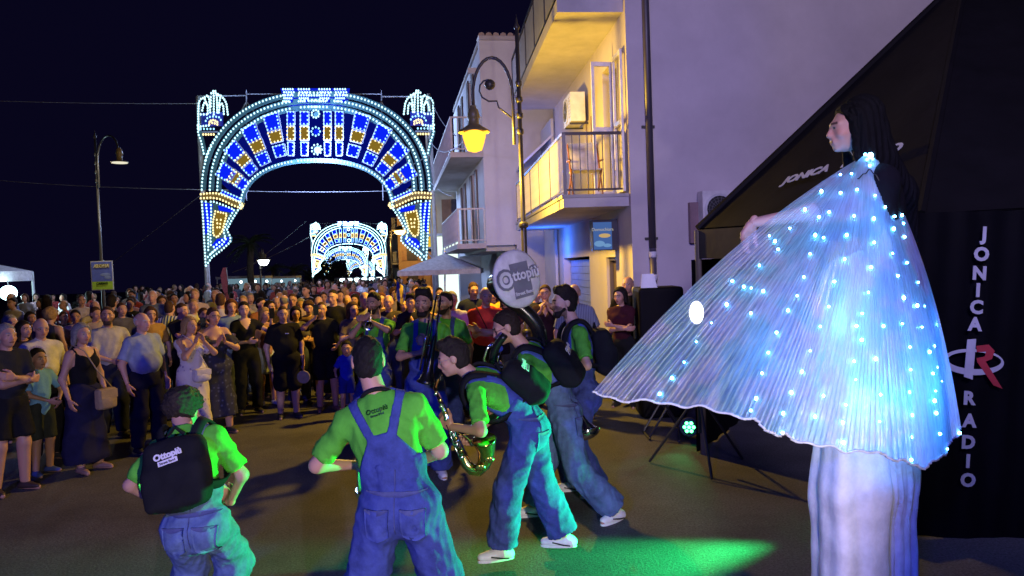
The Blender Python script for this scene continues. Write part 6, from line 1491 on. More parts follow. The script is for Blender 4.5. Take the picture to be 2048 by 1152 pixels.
# --- player in the middle, seen from behind, cross-back dungarees
D2 = 3.55
J = pose(h=1.78, pelvis=P(800, 1005, D2), neck=P(757, 803, D2+0.10), fwd=(0.05, 1, 0), sh_fwd=(-0.05, 1, 0), wl=P(712, 930, D2+0.33), wr=P(835, 925, D2+0.36), el_l=V(-1, -0.2, -0.8), el_r=V(1, -0.35, -0.7), head=P(736, 722, D2+0.15), hdir=V(-0.22, 1, -0.10),
         al=V(P(690, 1390, D2)[0], D2-0.05, 0.08), ar=V(P(915, 1390, D2)[0], D2+0.1, 0.08), tl=V(-0.4, 1, 0), tr=V(0.4, 1, 0))
J['hand'] = {'l': dict(curl=1.0), 'r': dict(curl=1.0)}
m2 = person('broad band player seen from behind, blue dungaree straps crossing green shirt', J, base_st(hair='crop', g=1.0, hairc=(0.012, 0.010, 0.010)), group=BAND, res=0.0145)
tee_logo(J, m2, glogo); pockets(m2, J, pocket_m)
lan = MB(); T = J['T']; nk = J['neck']
lan.tube([nk+T[:, 0]*0.075*math.sin(a)-T[:, 1]*0.072*math.cos(a)+T[:, 2]*(0.028+0.03*math.cos(a)) for a in np.linspace(-2.2, 2.2, 17)], 0.011, 6)
rel(lan.build('neck_strap', black_c, smooth=True), m2)
# snare drums carried in front of the two drummers
def drum(label, c, r=0.17, h_=0.16):
    t = empty('snare_drum', c, label, 'drum', 'drums'); c = np.asarray(c, float)
    q = MB(); q.lathe(c, [(r, -h_/2), (r, h_/2)], n=24); rel(q.build('shell', silver, smooth=False), t)
    for z in (-h_/2, h_/2):
        q = MB(); q.lathe(c+V(0, 0, z), [(r, -0.012), (r+0.012, -0.012), (r+0.012, 0.012), (r, 0.012)], n=24); rel(q.build('hoop', silver), t)
    q = MB(); q.lathe(c+V(0, 0, h_/2+0.004), [(r-0.002, 0), (r-0.002, 0.004)], n=24); rel(q.build('drum_head', white_paint), t)
drum('snare drum held in front of the curly-haired player', P(392, 1010, D1+0.50)); drum('snare drum held in front of the broad player in the middle', P(775, 950, D2+0.50))
# --- alto saxophone player, bent forward, facing left
D3 = 5.0
J = pose(h=1.74, pelvis=P(1056, 850, D3), neck=P(948, 757, D3-0.02), fwd=(-1, 0.15, 0), sh_fwd=(-1, 0.14, 0), hunch=0.05, wl=P(903, 853, D3-0.22), wr=P(950, 872, D3+0.06), el_l=V(0.5, -0.8, -0.6), el_r=V(0.6, 0.5, -0.6), head=P(906, 716, D3-0.03), hdir=V(-1, 0, -0.30),
         al=P(998, 1122, 4.97), ar=P(1140, 1105, 5.12), tl=V(-1, -0.25, 0), tr=V(-0.8, 0.1, 0), kn_l=V(-1, -0.2, 0.3), kn_r=V(-0.6, 0, 0.5))
J['anl'][2] = max(J['anl'][2], 0.08); J['anr'][2] = max(J['anr'][2], 0.08)
J['hand'] = {'l': dict(d=V(-0.6, 0.35, 0.35), pn=V(-0.3, 0.8, 0.3), curl=0.9, th=V(-0.2, -0.2, 0.9)), 'r': dict(d=V(-0.4, -0.5, -0.3), pn=V(-0.4, -0.7, 0), curl=0.9)}
m3 = person('band player with glasses bending over a golden saxophone', J, base_st(hair='tall', glasses=(0.35, 0.3, 0.25), hairc=(0.02, 0.014, 0.012)), group=BAND, res=0.0145)
pockets(m3, J, pocket_m, unit(V(0.55, -1, 0)), ((0.03, -0.05),), 0.06)
backpack('black backpack on the bent saxophone player', J, 0.27, (0.27, 0.37, 0.13), side=0.05)
sx_ = empty('saxophone', P(905, 850, D3-0.25), 'golden alto saxophone played by the bent-over player', 'saxophone')
ds = D3-0.20
def sp(px, py, dd=0.0): return P(px, py, ds+dd)
q = MB(); q.tube([sp(884, 752, 0.16), sp(880, 757, 0.14)], [0.010, 0.009], 8); q.tube([sp(884, 752, 0.16), sp(879, 762, 0.13)], 0.011, 8); rel(q.build('mouthpiece', ebony, smooth=True), sx_)
q = MB(); q.tube([sp(880, 758, .14), sp(873, 766, .1), sp(870, 776, .07), sp(874, 786, .03)], [0.009, 0.011, 0.012, 0.013], 10); rel(q.build('crook', brass, smooth=True), sx_)
bodyp = [sp(874, 786, .03), sp(884, 810, .0), sp(896, 840, 0), sp(912, 880, 0), sp(926, 912, 0)]
q = MB(); q.tube(bodyp, [0.013, 0.017, 0.022, 0.028, 0.032], 12); rel(q.build('body_tube', silver, smooth=True), sx_)
bow = [sp(926, 912, 0), sp(933, 928, 0), sp(944, 939, 0), sp(957, 940, -.01), sp(967, 930, -.02), sp(972, 915, -.03), sp(972, 898, -.05), sp(968, 880, -.08)]
q = MB(); q.tube(bow, [0.032, 0.036, 0.040, 0.043, 0.046, 0.052, 0.060, 0.078], 14, cap=False); rel(q.build('bow_and_bell', brass, smooth=True), sx_)
q = MB(); rm = sp(968, 879, -.08); ax = unit(sp(968, 878, -.08)-sp(972, 900, -.05)); q.lathe(rm, [(0.076, -0.004), (0.083, 0.0), (0.076, 0.004)], ax, 18); rel(q.build('bell_rim', brass, smooth=True), sx_)
q = MB(); q.tube([sp(897, 868, -.03), sp(915, 905, -.03), sp(935, 938, -.03)], 0.006, 6); q.tube([sp(893, 850, -.035), sp(905, 880, -.035), sp(918, 905, -.035)], 0.004, 6); rel(q.build('key_rod', silver, smooth=True), sx_)
for k in range(11):
    t = k/10; b = bodyp[0]*(1-t)+bodyp[-1]*t+V(0, -0.030-0.012*t, 0)+V(0.012*(k % 2)-0.006, 0, 0); q = MB(); q.lathe(b, [(0.010+0.007*t, 0), (0.012+0.007*t, -0.005), (0.007, -0.009)], V(0, 1, 0.1), 10); rel(q.build('key', brass if k % 2 else silver, smooth=True), sx_)
for k in range(4):
    b = bow[4+k//2]+V(-0.03+0.02*k, -0.05, 0.0); q = MB(); q.lathe(b, [(0.022, 0), (0.024, -0.006), (0.012, -0.010)], V(0, 1, 0.1), 12); rel(q.build('bell_key', brass, smooth=True), sx_)
q = MB(); q.tube([sp(912, 862, -.02), sp(935, 876, -.03), sp(955, 898, -.04), sp(962, 915, -.05)], 0.004, 5); rel(q.build('key_guard', brass, smooth=True), sx_)
# --- sousaphone player
D4 = 5.88
J = pose(h=1.82, pelvis=P(1128, 822, D4), neck=P(1052, 700, D4-0.03), fwd=(-1, 0.2, 0), sh_fwd=(-1, 0.25, 0), hunch=0.04, wl=P(1006, 752, D4-0.28), wr=P(1000, 745, D4+0.10), el_l=V(0.3, -0.8, -0.7), el_r=V(0.2, 0.6, -0.8), head=P(1012, 655, D4-0.06), hdir=V(-1, -0.08, -0.42),
         al=P(1232, 1012, 5.80), ar=P(1070, 1022, 5.98), tl=V(-0.75, -0.65, 0), tr=V(-1, -0.15, 0), kn_l=V(-1, -0.3, 0.5), kn_r=V(-1, 0, 0.3))
J['anl'][2] = 0.085; J['anr'][2] = 0.085
J['hand'] = {'l': dict(curl=0.9), 'r': dict(curl=0.9)}
m4 = person('band player with dark glasses leaning forward under a black sousaphone', J, base_st(hair='short', glasses=(0.01, 0.01, 0.012), bottom=('dungarees', denim_l), hairc=(0.022, 0.014, 0.011)), group=BAND, res=0.0145)
pockets(m4, J, pocket_l, unit(V(0.55, -1, 0)), ((0.03, -0.05),), 0.06)
backpack('black backpack on the sousaphone player', J, 0.23, (0.32, 0.41, 0.14))
so_ = empty('sousaphone', P(1040, 640, D4), 'black sousaphone with white printed cloth over its bell', 'sousaphone')
bc_ = P(1037, 557, D4-0.12); bx = unit(V(1, 0.80, -0.04)); bz = unit(V(-0.06, 0.10, 1)-bx*np.dot(V(-0.06, 0.10, 1), bx)); bn_ = np.cross(bx, bz)      # bell axis, towards the viewer
if bn_[1] > 0: bn_ = -bn_
RB = 0.236
q = MB(); q.lathe(bc_-bn_*0.02, [(RB*0.985, -0.02), (RB, 0.0), (RB*0.99, 0.014), (RB*0.9, 0.028), (RB*0.5, 0.040), (0.005, 0.044)], bn_, 36); rel(q.build('bell_cover', mat('fabric', (0.62, 0.60, 0.60)), smooth=True), so_)
q = MB(); q.lathe(bc_-bn_*0.035, [(RB*0.99, 0), (RB*0.9, -0.03), (RB*0.62, -0.09), (RB*0.42, -0.17), (RB*0.33, -0.28)], bn_, 28, cap=False); rel(q.build('bell', ebony, smooth=True), so_)
th = bc_-bn_*0.31
q = MB(); ctrp = J['neck']*0.5+J['mid']*0.5
coil = [th, th+V(0.02, 0.06, -0.06), P(1075, 640, D4+0.16), P(1085, 690, D4+0.22), P(1060, 760, D4+0.20), P(1015, 790, D4+0.05), P(985, 760, D4-0.16), P(985, 700, D4-0.22), P(1010, 670, D4-0.25)]
cp = np.array(coil); t = np.linspace(0, len(cp)-1, 40); sm = np.stack([np.interp(t, range(len(cp)), cp[:, i]) for i in range(3)], 1)
for _ in range(6): sm[1:-1] = sm[:-2]*.25+sm[1:-1]*.5+sm[2:]*.25
q.tube(list(sm), list(np.linspace(0.075, 0.028, 40)), 12); rel(q.build('main_coil', ebony, smooth=True), so_)
mp_ = J['head']+unit(J['hdir'])*0.115+V(0, 0, -0.085)
q = MB(); q.tube([mp_, mp_+V(-0.05, -0.01, -0.03), mp_+V(-0.08, 0, -0.12), P(990, 770, D4-0.1)], [0.010, 0.010, 0.012, 0.016], 8); rel(q.build('leadpipe', silver, smooth=True), so_)
q = MB(); q.lathe(mp_, [(0.008, -0.06), (0.010, -0.03), (0.019, 0), (0.016, 0.004)], -J['hdir'], 12); rel(q.build('mouthpiece', silver, smooth=True), so_)
for k in range(3):
    q = MB(); b = P(1000, 745, D4-0.24)+V(0.045*k, 0, -0.01*k); q.tube([b-V(0, 0, 0.10), b+V(0, 0, 0.06)], 0.020, 10); rel(q.build('valve', silver, smooth=True), so_)
# a blue foam-covered microphone clipped below his mouth
mc = P(1000, 697, D4-0.16); mr_ = empty('microphone', mc, 'small microphone with blue foam cap before the sousaphone player', 'microphone')
q = MB(); q.ball(mc, 0.026, 12, 8); rel(q.build('foam_cap', mat('fabric', (0.03, 0.05, 0.45)), smooth=True), mr_); q = MB(); q.tube([mc-V(0, 0, 0.02), P(990, 735, D4-0.15)], 0.011, 8); rel(q.build('stem', silver, smooth=True), mr_)
# printing on the bell cover
gq_ = mat('paint', (0.19, 0.19, 0.22)); lx = unit(bx*0.985+bz*0.19); lz = unit(bz-lx*np.dot(bz, lx))
def BD(x, y, up_=0.026): r2 = min(1, (x*x+y*y)/(RB*RB)); return bc_-bn_*0.02+bn_*(0.045-0.016*r2+up_-0.022)+lx*x+lz*y
q = MB(); q.prism([BD(-0.09, -0.155), BD(0.10, -0.155), BD(0.10, -0.09), BD(0.10, 0.02), BD(0.105, 0.125), BD(-0.085, 0.125), BD(-0.085, 0.0)], bn_*0.002); rel(q.build('printed_square', gq_), so_)
for (s_, sz, x, y, mm, bo) in (('O', 0.185, -0.150, 0.005, gq_, 0.022), ('ttopiù', 0.115, 0.058, 0.025, gq_, 0.014), ('O', 0.170, -0.150, 0.005, mat('paint', (0.66, 0.65, 0.66)), 0.006), ('ttopiù', 0.115, 0.058, 0.025, mat('paint', (0.66, 0.65, 0.66)), 0.003), ('Street Band', 0.040, 0.004, -0.118, mat('paint', (0.66, 0.65, 0.66)), 0.001)):
    rel(text_mesh('printed_name', s_, sz, BD(x, y, 0.030 if mm is gq_ else 0.034), lx, lz, mm, bold=bo, extrude=0.001), so_)
# --- bearded player at the right, facing left
D5 = 6.55
J = pose(h=1.86, pelvis=P(1168, 780, D5), neck=P(1150, 652, D5), fwd=(-1, -0.12, 0), wl=P(1118, 752, D5-0.26), wr=P(1108, 745, D5+0.12), el_l=V(0.5, -0.7, -0.7), el_r=V(0.3, 0.6, -0.8), head=P(1128, 605, D5-0.02), hdir=V(-1, -0.22, -0.06),
         al=P(1196, 972, 6.45), ar=P(1146, 968, 6.62), tl=V(-0.9, -0.4, 0), tr=V(-1, -0.1, 0))
J['anl'][2] = 0.085; J['anr'][2] = 0.085; J['hand'] = {'l': dict(curl=0.9), 'r': dict(curl=0.9)}
m5 = person('tall bearded band player in profile with thick dark hair and backpack', J, base_st(hair='tall', beard=(0.016, 0.011, 0.009), skin=(0.56, 0.34, 0.26)), group=BAND, res=0.0145)
backpack('black backpack on the tall bearded player at the right', J, 0.26, (0.33, 0.44, 0.16), logo=False)
tb = empty('baritone_horn', P(1180, 865, D5-0.3), 'brass horn bell hanging beside the tall bearded player', 'horn')
q = MB(); q.lathe(P(1180, 868, D5-0.45), [(0.025, -0.28), (0.035, -0.16), (0.055, -0.08), (0.085, -0.02), (0.095, 0), (0.09, 0.004), (0.05, -0.06), (0.03, -0.14)], unit(V(0.35, -0.6, -0.7)), 18, cap=False); rel(q.build('bell', silver, smooth=True), tb)
q = MB(); a_ = P(1165, 835, D5-0.25); q.tube([a_, a_+V(-0.06, 0.02, 0.12), a_+V(-0.12, 0.03, 0.25), P(1118, 752, D5-0.24)], [0.024, 0.02, 0.018, 0.016], 10); rel(q.build('tube', brass, smooth=True), tb)
# --- trumpeter and trombonist facing the viewer
D6 = 8.9
J = pose(h=1.78, pelvis=P(752, 742, D6), neck=P(754, 640, D6), fwd=(-0.25, -1, 0), wl=P(735, 640, D6-0.34), wr=P(727, 640, D6-0.28), el_l=V(0.9, 0, -0.5), el_r=V(-0.8, 0, -0.9), hdir=V(-0.3, -1, -0.1), head=P(747, 606, D6-0.03))
J['hand'] = {'l': dict(curl=1.0, d=V(-0.8, -0.3, 0.3)), 'r': dict(curl=0.9, d=V(0.4, -0.6, 0.5))}
person('band trumpeter in green shirt and dungarees facing the viewer', J, base_st(hair='short', beard=(0.03, 0.02, 0.015), skin=SK2, cres=0.014, bibres=0.011, hres=0.008, handres=0.007), group=BAND, res=0.015)
a = P(744, 618, D6-0.12); e = P(737, 652, D6-0.62); u = unit(e-a); tr_ = empty('trumpet', a, 'silver trumpet pointed down at the viewer by the trumpeter', 'trumpet')
q = MB(); q.lathe(e, [(0.012, -0.32), (0.016, -0.2), (0.025, -0.1), (0.042, -0.03), (0.062, 0), (0.058, 0.003), (0.03, -0.06), (0.015, -0.14)], u, 18, cap=False); rel(q.build('bell', silver, smooth=True), tr_)
q = MB(); q.tube([a, a+u*0.25], 0.006, 8); q.tube([a+u*0.08-V(0, 0, 0.05), a+u*0.42-V(0, 0, 0.05)], 0.006, 8); q.tube([a+u*0.42-V(0, 0, 0.05), a+u*0.46-V(0, 0, 0.025), a+u*0.42], 0.006, 8); rel(q.build('tubing', brass, smooth=True), tr_)
q = MB(); q.lathe(a, [(0.005, 0.03), (0.006, 0.01), (0.012, -0.002), (0.010, -0.004)], u, 10); rel(q.build('mouthpiece', silver, smooth=True), tr_)
for k in range(3):
    b = a+u*(0.17+0.03*k); q = MB(); q.tube([b-V(0, 0, 0.08), b+V(0, 0, 0.05)], 0.010, 8); rel(q.build('valve', silver, smooth=True), tr_)
D7 = 7.25
J = pose(h=1.84, pelvis=P(850, 765, D7), neck=P(852, 648, D7), fwd=(0.05, -1, 0), wr=P(842, 705, D7-0.30), wl=P(858, 690, D7-0.30), el_r=V(-1, 0.2, -0.7), el_l=V(1, 0.2, -0.7), hdir=V(-0.15, -1, -0.02), head=P(847, 607, D7-0.03))
J['hand'] = {'l': dict(curl=1.0, d=V(-0.5, -0.5, 0.4)), 'r': dict(curl=1.0, d=V(0.8, -0.4, 0.2))}
person('bearded band player holding an upright trombone before his chest', J, base_st(hair='tall', beard=(0.014, 0.010, 0.008), skin=SK2, glasses=(0.25, 0.2, 0.15), cres=0.013, bibres=0.010, hres=0.007, handres=0.006), group=BAND, res=0.014)
tq = empty('trombone', P(865, 690, D7-0.35), 'dark trombone held upright by the bearded player', 'trombone'); dd = D7-0.36
q = MB(); q.tube([P(846, 748, dd), P(872, 596, dd)], 0.010, 8); q.tube([P(860, 752, dd), P(881, 598, dd)], 0.010, 8); q.tube([P(872, 596, dd), P(875, 590, dd), P(880, 592, dd), P(881, 598, dd)], 0.010, 8); rel(q.build('slide', ebony, smooth=True), tq)
q = MB(); q.tube([P(840, 740, dd-0.03), P(858, 640, dd-0.03)], 0.009, 8); q.tube([P(852, 690, dd), P(866, 692, dd)], 0.007, 6); rel(q.build('tuning_slide', silver, smooth=True), tq)
q = MB(); be = P(853, 765, dd-0.05); q.lathe(be, [(0.02, -0.45), (0.028, -0.25), (0.045, -0.12), (0.075, -0.03), (0.10, 0), (0.095, 0.004)], unit(P(848, 780, dd-0.05)-P(866, 680, dd-0.05)), 18, cap=False); rel(q.build('bell', ebony, smooth=True), tq)
J = pose(h=1.75, pelvis=P(892, 745, 8.3), neck=P(893, 640, 8.3), fwd=(-0.2, -1, 0), hdir=V(-0.5, -1, 0), head=P(890, 606, 8.27))
person('band player half hidden behind the trombone, green shirt only showing', J, base_st(hair='short', beard=(0.02, 0.014, 0.01), skin=SK2, cres=0.015, bibres=0.012, hres=0.009, handres=0.008), group=BAND, res=0.016)
# ------------------------------------------------------------------ spectators
def fab(*c): return mat('fabric', c)
BLK, NAVY, WHT, CRM, GRY = (0.012, 0.012, 0.014), (0.015, 0.018, 0.045), (0.62, 0.60, 0.62), (0.55, 0.50, 0.42), (0.20, 0.20, 0.22)
HB, HBR, HG, HW_, HBL = (0.014, 0.010, 0.009), (0.06, 0.03, 0.018), (0.22, 0.21, 0.20), (0.50, 0.48, 0.47), (0.30, 0.19, 0.09)
def spectator(px, top, d, label, st, kind='down', look=None, child=False, group=None, ytw=0.0, res=None):
    tp = P(px, top, d); g0 = ground_z(d)+st.get('gz', 0.0); h = float(np.clip((tp[2]-g0)/1.012, 1.0 if child else 1.50, 1.90))
    b = V(tp[0], d, g0); s = h/1.72
    tgt = V(-0.2, 5.4, 0) if look is None else np.asarray(look, float)
    f = unit((tgt-b)*V(1, 1, 0)); a = ytw; f = V(f[0]*math.cos(a)-f[1]*math.sin(a), f[0]*math.sin(a)+f[1]*math.cos(a), 0)
    lft = np.cross(V(0, 0, 1), f)
    def w(x, y, z): return b+lft*x*s+f*y*s+V(0, 0, z*s)
    kw = {}; hands = {}
    rg = random.Random(int(px*7+d*31))
    if kind == 'crossed':
        kw = dict(wl=w(-0.09, 0.25, 1.20), wr=w(0.10, 0.23, 1.15), el_l=lft*0.8-V(0, 0, 0.8), el_r=-lft*0.8-V(0, 0, 0.8)); hands = {'l': dict(d=-lft+V(0, 0, 0.25)-f*0.15, curl=0.5, pn=-f), 'r': dict(d=lft-f*0.35, curl=0.5, pn=-f)}
    elif kind == 'phone':
        kw = dict(wl=w(0.03, 0.36, 1.40), wr=w(-0.07, 0.34, 1.38), el_l=lft*0.6-V(0, 0, 1), el_r=-lft*0.6-V(0, 0, 1)); hands = {'l': dict(d=V(0, 0, 1)+f*0.2-lft*0.15, curl=0.7, pn=-lft-f*0.2), 'r': dict(d=V(0, 0, 1)+f*0.2+lft*0.15, curl=0.7, pn=lft-f*0.2)}
    elif kind == 'phone_side':
        kw = dict(wl=w(0.30, 0.30, 1.42), wr=w(-0.03, 0.22, 1.12), el_l=lft*0.7-V(0, 0, 1), el_r=-lft*0.6-V(0, 0, 1)); hands = {'l': dict(d=V(0, 0, 1)+f*0.2, curl=0.7, pn=-f*0.4-lft)}
    elif kind == 'phone_face':
        kw = dict(wr=w(-0.16, 0.22, 1.50), el_r=-lft*1.0-V(0, 0, 0.8), wl=w(0.16, 0.22, 1.05), el_l=lft*0.8-V(0, 0, 0.7)); hands = {'r': dict(d=V(0, 0, 1)+lft*0.3, curl=0.7, pn=lft)}
    elif kind == 'clap':
        kw = dict(wl=w(0.045, 0.28, 1.27), wr=w(-0.045, 0.26, 1.24), el_l=lft*0.8-V(0, 0, 0.8), el_r=-lft*0.8-V(0, 0, 0.8)); hands = {'l': dict(d=V(0, 0, 0.8)+f*0.5-lft*0.25, curl=0.15, pn=-lft), 'r': dict(d=V(0, 0, 0.8)+f*0.5+lft*0.25, curl=0.15, pn=lft)}
    elif kind == 'prayer':
        kw = dict(wl=w(0.06, 0.22, 1.40), wr=w(-0.05, 0.20, 1.38), el_l=lft*0.7-V(0, 0, 0.8), el_r=-lft*0.7-V(0, 0, 0.8)); hands = {'l': dict(d=V(0, 0, 0.9)-lft*0.3, curl=0.4, pn=-lft), 'r': dict(d=V(0, 0, 0.9)+lft*0.3, curl=0.4, pn=lft)}
    elif kind == 'held':
        kw = dict(wl=w(0.12, 0.20, 1.00), wr=w(-0.06, 0.24, 1.04), el_l=lft*0.9-f*0.4, el_r=-lft*0.9-f*0.4)
    elif kind == 'raised':
        kw = dict(wl=w(0.18, 0.05, 1.95), wr=w(-0.18, 0.05, 1.95), el_l=lft+V(0, 0, 0.1), el_r=-lft+V(0, 0, 0.1))
    lean = V(rg.uniform(-0.02, 0.02), rg.uniform(-0.02, 0.02), 0)
    hd = unit(f+lft*rg.uniform(-0.3, 0.3)+V(0, 0, rg.uniform(-0.14, 0.04))) if 'hd' not in st else unit(st['hd'])
    J = pose(h=h, pelvis=w(0, 0, 0.94), neck=w(0, 0.0, 1.44)+lean, fwd=f, hdir=hd, fem=st.get('fem', False), al=w(0.10+rg.uniform(0, 0.05), rg.uniform(-0.05, 0.06), 0.08/s*s), ar=w(-0.10-rg.uniform(0, 0.05), rg.uniform(-0.05, 0.06), 0.08), **kw)
    J['anl'][2] = J['anr'][2] = g0+0.08*s
    if child: J['hs'] = 0.93
    J['hand'] = hands
    r_ = res or (0.018 if d < 10 else (0.024 if d < 12.5 else 0.032)); st = dict(st); st.setdefault('handres', 0.0088 if d < 10 else (0.0125 if d < 12.5 else 0.018)); st.setdefault('hres', 0.0100 if d < 10.5 else (0.0135 if d < 13 else 0.018)); st.setdefault('shoeres', 0.02); st.setdefault('sole', None); st.setdefault('wr', 0.009)
    root = person(label, J, st, root_loc=b, group=group or 'spectators watching the band', res=r_)
    J['w'] = w; J['f'] = f; J['lft'] = lft; return root, J
def phone(J, side='r', label=None, screen=True, tilt=0.0):
    f = J['f']; lft = J['lft']; c = J['wr'+side]+V(0, 0, 0.115)+f*0.045; r = empty('phone', c, label, 'phone', 'phones held up by spectators')
    R = np.column_stack([lft, f, V(0, 0, 1)]); q = MB(); q.box(c, (0.075, 0.010, 0.155), R); rel(q.build('phone_case', mat('paint', (0.01, 0.01, 0.012), rough=0.25)), r)
    q = MB(); q.box(c-f*0.0065, (0.068, 0.002, 0.145), R); rel(q.build('screen', mat('glow', (0.35, 0.42, 0.6), power=0.5)), r)
    q = MB(); q.lathe(c+f*0.006+lft*0.02+V(0, 0, 0.055), [(0.008, 0), (0.007, 0.003)], f, 8); rel(q.build('camera_lens', ebony), r)
def T_(k, *c): return (k, fab(*c))
def S_(top, bottom, hair, hc, **k): return dict(top=top, bottom=bottom, hair=hair, hairc=hc, **k)
jeans = ('jeans', mat('denim', (0.05, 0.065, 0.13))); dkt = ('trousers', fab(*BLK)); dks = ('shorts', fab(*BLK)); nvt = ('trousers', fab(*NAVY)); dshoe = (0.03, 0.03, 0.032)
# --- front row, left to right
_, J = spectator(6, 645, 7.2, 'man with folded arms in a dark shirt and shorts cut by the left frame edge', S_(T_('tee', 0.02, 0.022, 0.03), dks, 'short', HG, shoes=(0.05, 0.03, 0.025), g=1.08, belly=0.03), 'crossed')
_, J = spectator(76, 634, 8.45, 'balding man with dark glasses in an open cream shirt behind the boy', S_(T_('shirt', 0.62, 0.58, 0.48), dkt, 'ring', HG, glasses=(0.01, 0.01, 0.01), shoes=dshoe, g=1.1, belly=0.03), 'down')
_, J = spectator(74, 698, 7.85, 'boy in a light blue T-shirt and dark shorts in the front row', S_(T_('tee', 0.16, 0.36, 0.62), ('shorts', fab(0.03, 0.035, 0.03)), 'short', HB, shoes=(0.05, 0.08, 0.30), skin=(0.36, 0.20, 0.14), g=0.95, hem=0.18, leg_end=0.5, hd=V(1, -0.5, -0.05)), 'held', child=True, look=(2.0, 5.5, 0))
_, J = spectator(160, 645, 7.9, 'grey-haired woman in a black tank top and long navy skirt', S_(T_('tank', 0.010, 0.010, 0.012), ('skirt', fab(0.016, 0.016, 0.05)), 'bob', HG, fem=True, g=1.10, shoes=(0.30, 0.18, 0.14), hemz=0.13, hd=V(1, -0.6, 0)), 'down', look=(2, 5.5, 0))
def crossbag(J, label, col, x, z, w, h_, strap, side=1):
    wf = J['w']; c = wf(x, 0.20, z); r = empty('shoulder_bag', c, label, 'bag', 'bags carried by spectators'); lft, f = J['lft'], J['f']
    B = Blob(0.012); R = np.column_stack([lft, f, V(0, 0, 1)]); B.box(c, R, V(w/2-0.03, 0.02, h_/2-0.03), 0.03); B.ell(c-V(0, 0, h_*0.15), R, V(w*0.46, 0.06, h_*0.34)); v, q = B.mesh(0.012, 0.004, 2); m = mat('fabric', col); mesh_np('bag_body', v-c, q, m, r)
    q = MB(); q.box(c+f*0.052+V(0, 0, h_*0.22), (w*0.9, 0.012, h_*0.4), R); rel(q.build('flap', m), r)
    pts = [c+lft*w*0.42+V(0, 0, h_*0.4), wf(0.02*side, 0.19, 1.20), wf(-0.08*side, 0.14, 1.42), wf(-0.11*side, 0.0, 1.49), wf(-0.08*side, -0.13, 1.40), wf(0.1*side, -0.15, 1.1)]
    q = MB(); q.tube(pts, 0.007, 6); rel(q.build('strap', mat('fabric', strap), smooth=True), r)
crossbag(J, 'beige bag hanging at the hip of the grey-haired woman in black', (0.34, 0.25, 0.16), 0.12, 0.84, 0.23, 0.23, (0.4, 0.3, 0.2))
_, J = spectator(213, 612, 9.5, 'bearded man with dark glasses and pale shirt looking up between two grey heads', S_(T_('polo', 0.42, 0.40, 0.36), nvt, 'short', HBR, glasses=(0.01, 0.01, 0.01), beard=(0.06, 0.04, 0.03), shoes=dshoe, g=1.12, belly=0.03, hd=V(0.5, -1, 0.15)), 'held')
_, J = spectator(284, 623, 8.7, 'stout bald man with white hair wearing a grey blue polo shirt', S_(T_('polo', 0.30, 0.36, 0.50), ('trousers', fab(0.014, 0.014, 0.03)), 'ring', HW_, shoes=dshoe, g=1.14, belly=0.05, skin=(0.60, 0.33, 0.25), hd=V(1, -0.45, 0.02), hem=0.06), 'down', look=(1.5, 5.5, 0))
_, J = spectator(378, 632, 9.2, 'blonde woman in a white floral dress with hands raised to her chin', S_(None, ('dress', mat('floral', (0.60, 0.55, 0.60), spot=(0.30, 0.24, 0.40))), 'bob', HBL, fem=True, shoes=(0.4, 0.3, 0.25), hemz=0.18, slv=0.8, hd=V(1, -0.5, 0), g=1.05), 'prayer', look=(1.5, 5.5, 0))
crossbag(J, 'small white bag on the blonde woman in the floral dress', (0.62, 0.58, 0.62), 0.02, 0.93, 0.22, 0.16, (0.6, 0.55, 0.58))
_, J = spectator(424, 613, 9.6, 'woman in a dark blue leafy dress clapping beside the blonde woman', S_(None, ('dress', mat('floral', (0.016, 0.018, 0.05), spot=(0.06, 0.07, 0.15))), 'short', HBR, fem=True, glasses=(0.02, 0.01, 0.01), shoes=dshoe, hemz=0.25, slv=0.9, g=1.16), 'clap')
_, J = spectator(489, 601, 10.9, 'dark-haired woman in a black V-neck blouse with a phone held up', S_(T_('vneck', *BLK), dkt, 'bun', HB, fem=True, shoes=dshoe, skin=(0.58, 0.36, 0.30)), 'phone_side')
phone(J, 'l', 'dark phone held up by the woman in the black V-neck')
_, J = spectator(527, 614, 11.6, 'pale woman in pale denim shorts half hidden by the raised phone', S_(T_('tee', 0.40, 0.22, 0.22), ('shorts', mat('denim', (0.42, 0.48, 0.55))), 'bob', HBL, fem=True, shoes=WHT), 'down')
stout, J = spectator(567, 610, 10.5, 'stout boy in a black T-shirt and black shorts holding a straw fan', S_(T_('tee', 0.010, 0.010, 0.012), ('shorts', fab(0.010, 0.010, 0.013)), 'crop', HBR, shoes=(0.04, 0.04, 0.04), g=1.22, belly=0.03, leg_end=0.52, skin=(0.52, 0.32, 0.26)), 'down')
fc = P(607, 754, 10.3); rf = empty('straw_fan', fc, 'round beige straw fan hanging beside the stout boy in black', 'fan')
q = MB(); q.lathe(fc, [(0.088, -0.008), (0.095, 0), (0.088, 0.008)], V(0, 1, 0), 20); rel(q.build('disc', mat('fabric', (0.50, 0.42, 0.26))), rf); q = MB(); q.bar(fc+V(0, 0, 0.09), fc+V(0.02, 0, 0.32), 0.02); rel(q.build('handle', mat('fabric', (0.3, 0.16, 0.12))), rf)
q = MB(); q.box(P(574, 667, 10.34), (0.05, 0.006, 0.014)); o = q.build('shirt_print', wlogo); o.parent = part_of(stout, 'shirt'); o.matrix_parent_inverse = Matrix.Translation(stout.location).inverted()
_, J = spectator(645, 602, 10.9, 'man in a black T-shirt and shorts holding a phone to his face', S_(T_('tee', 0.010, 0.010, 0.012), ('shorts', fab(0.010, 0.010, 0.012)), 'crop', HBR, shoes=(0.22, 0.12, 0.08), leg_end=0.48, g=1.05), 'phone_face'); phone(J, 'r', 'phone held beside the cheek of the man in black shorts')
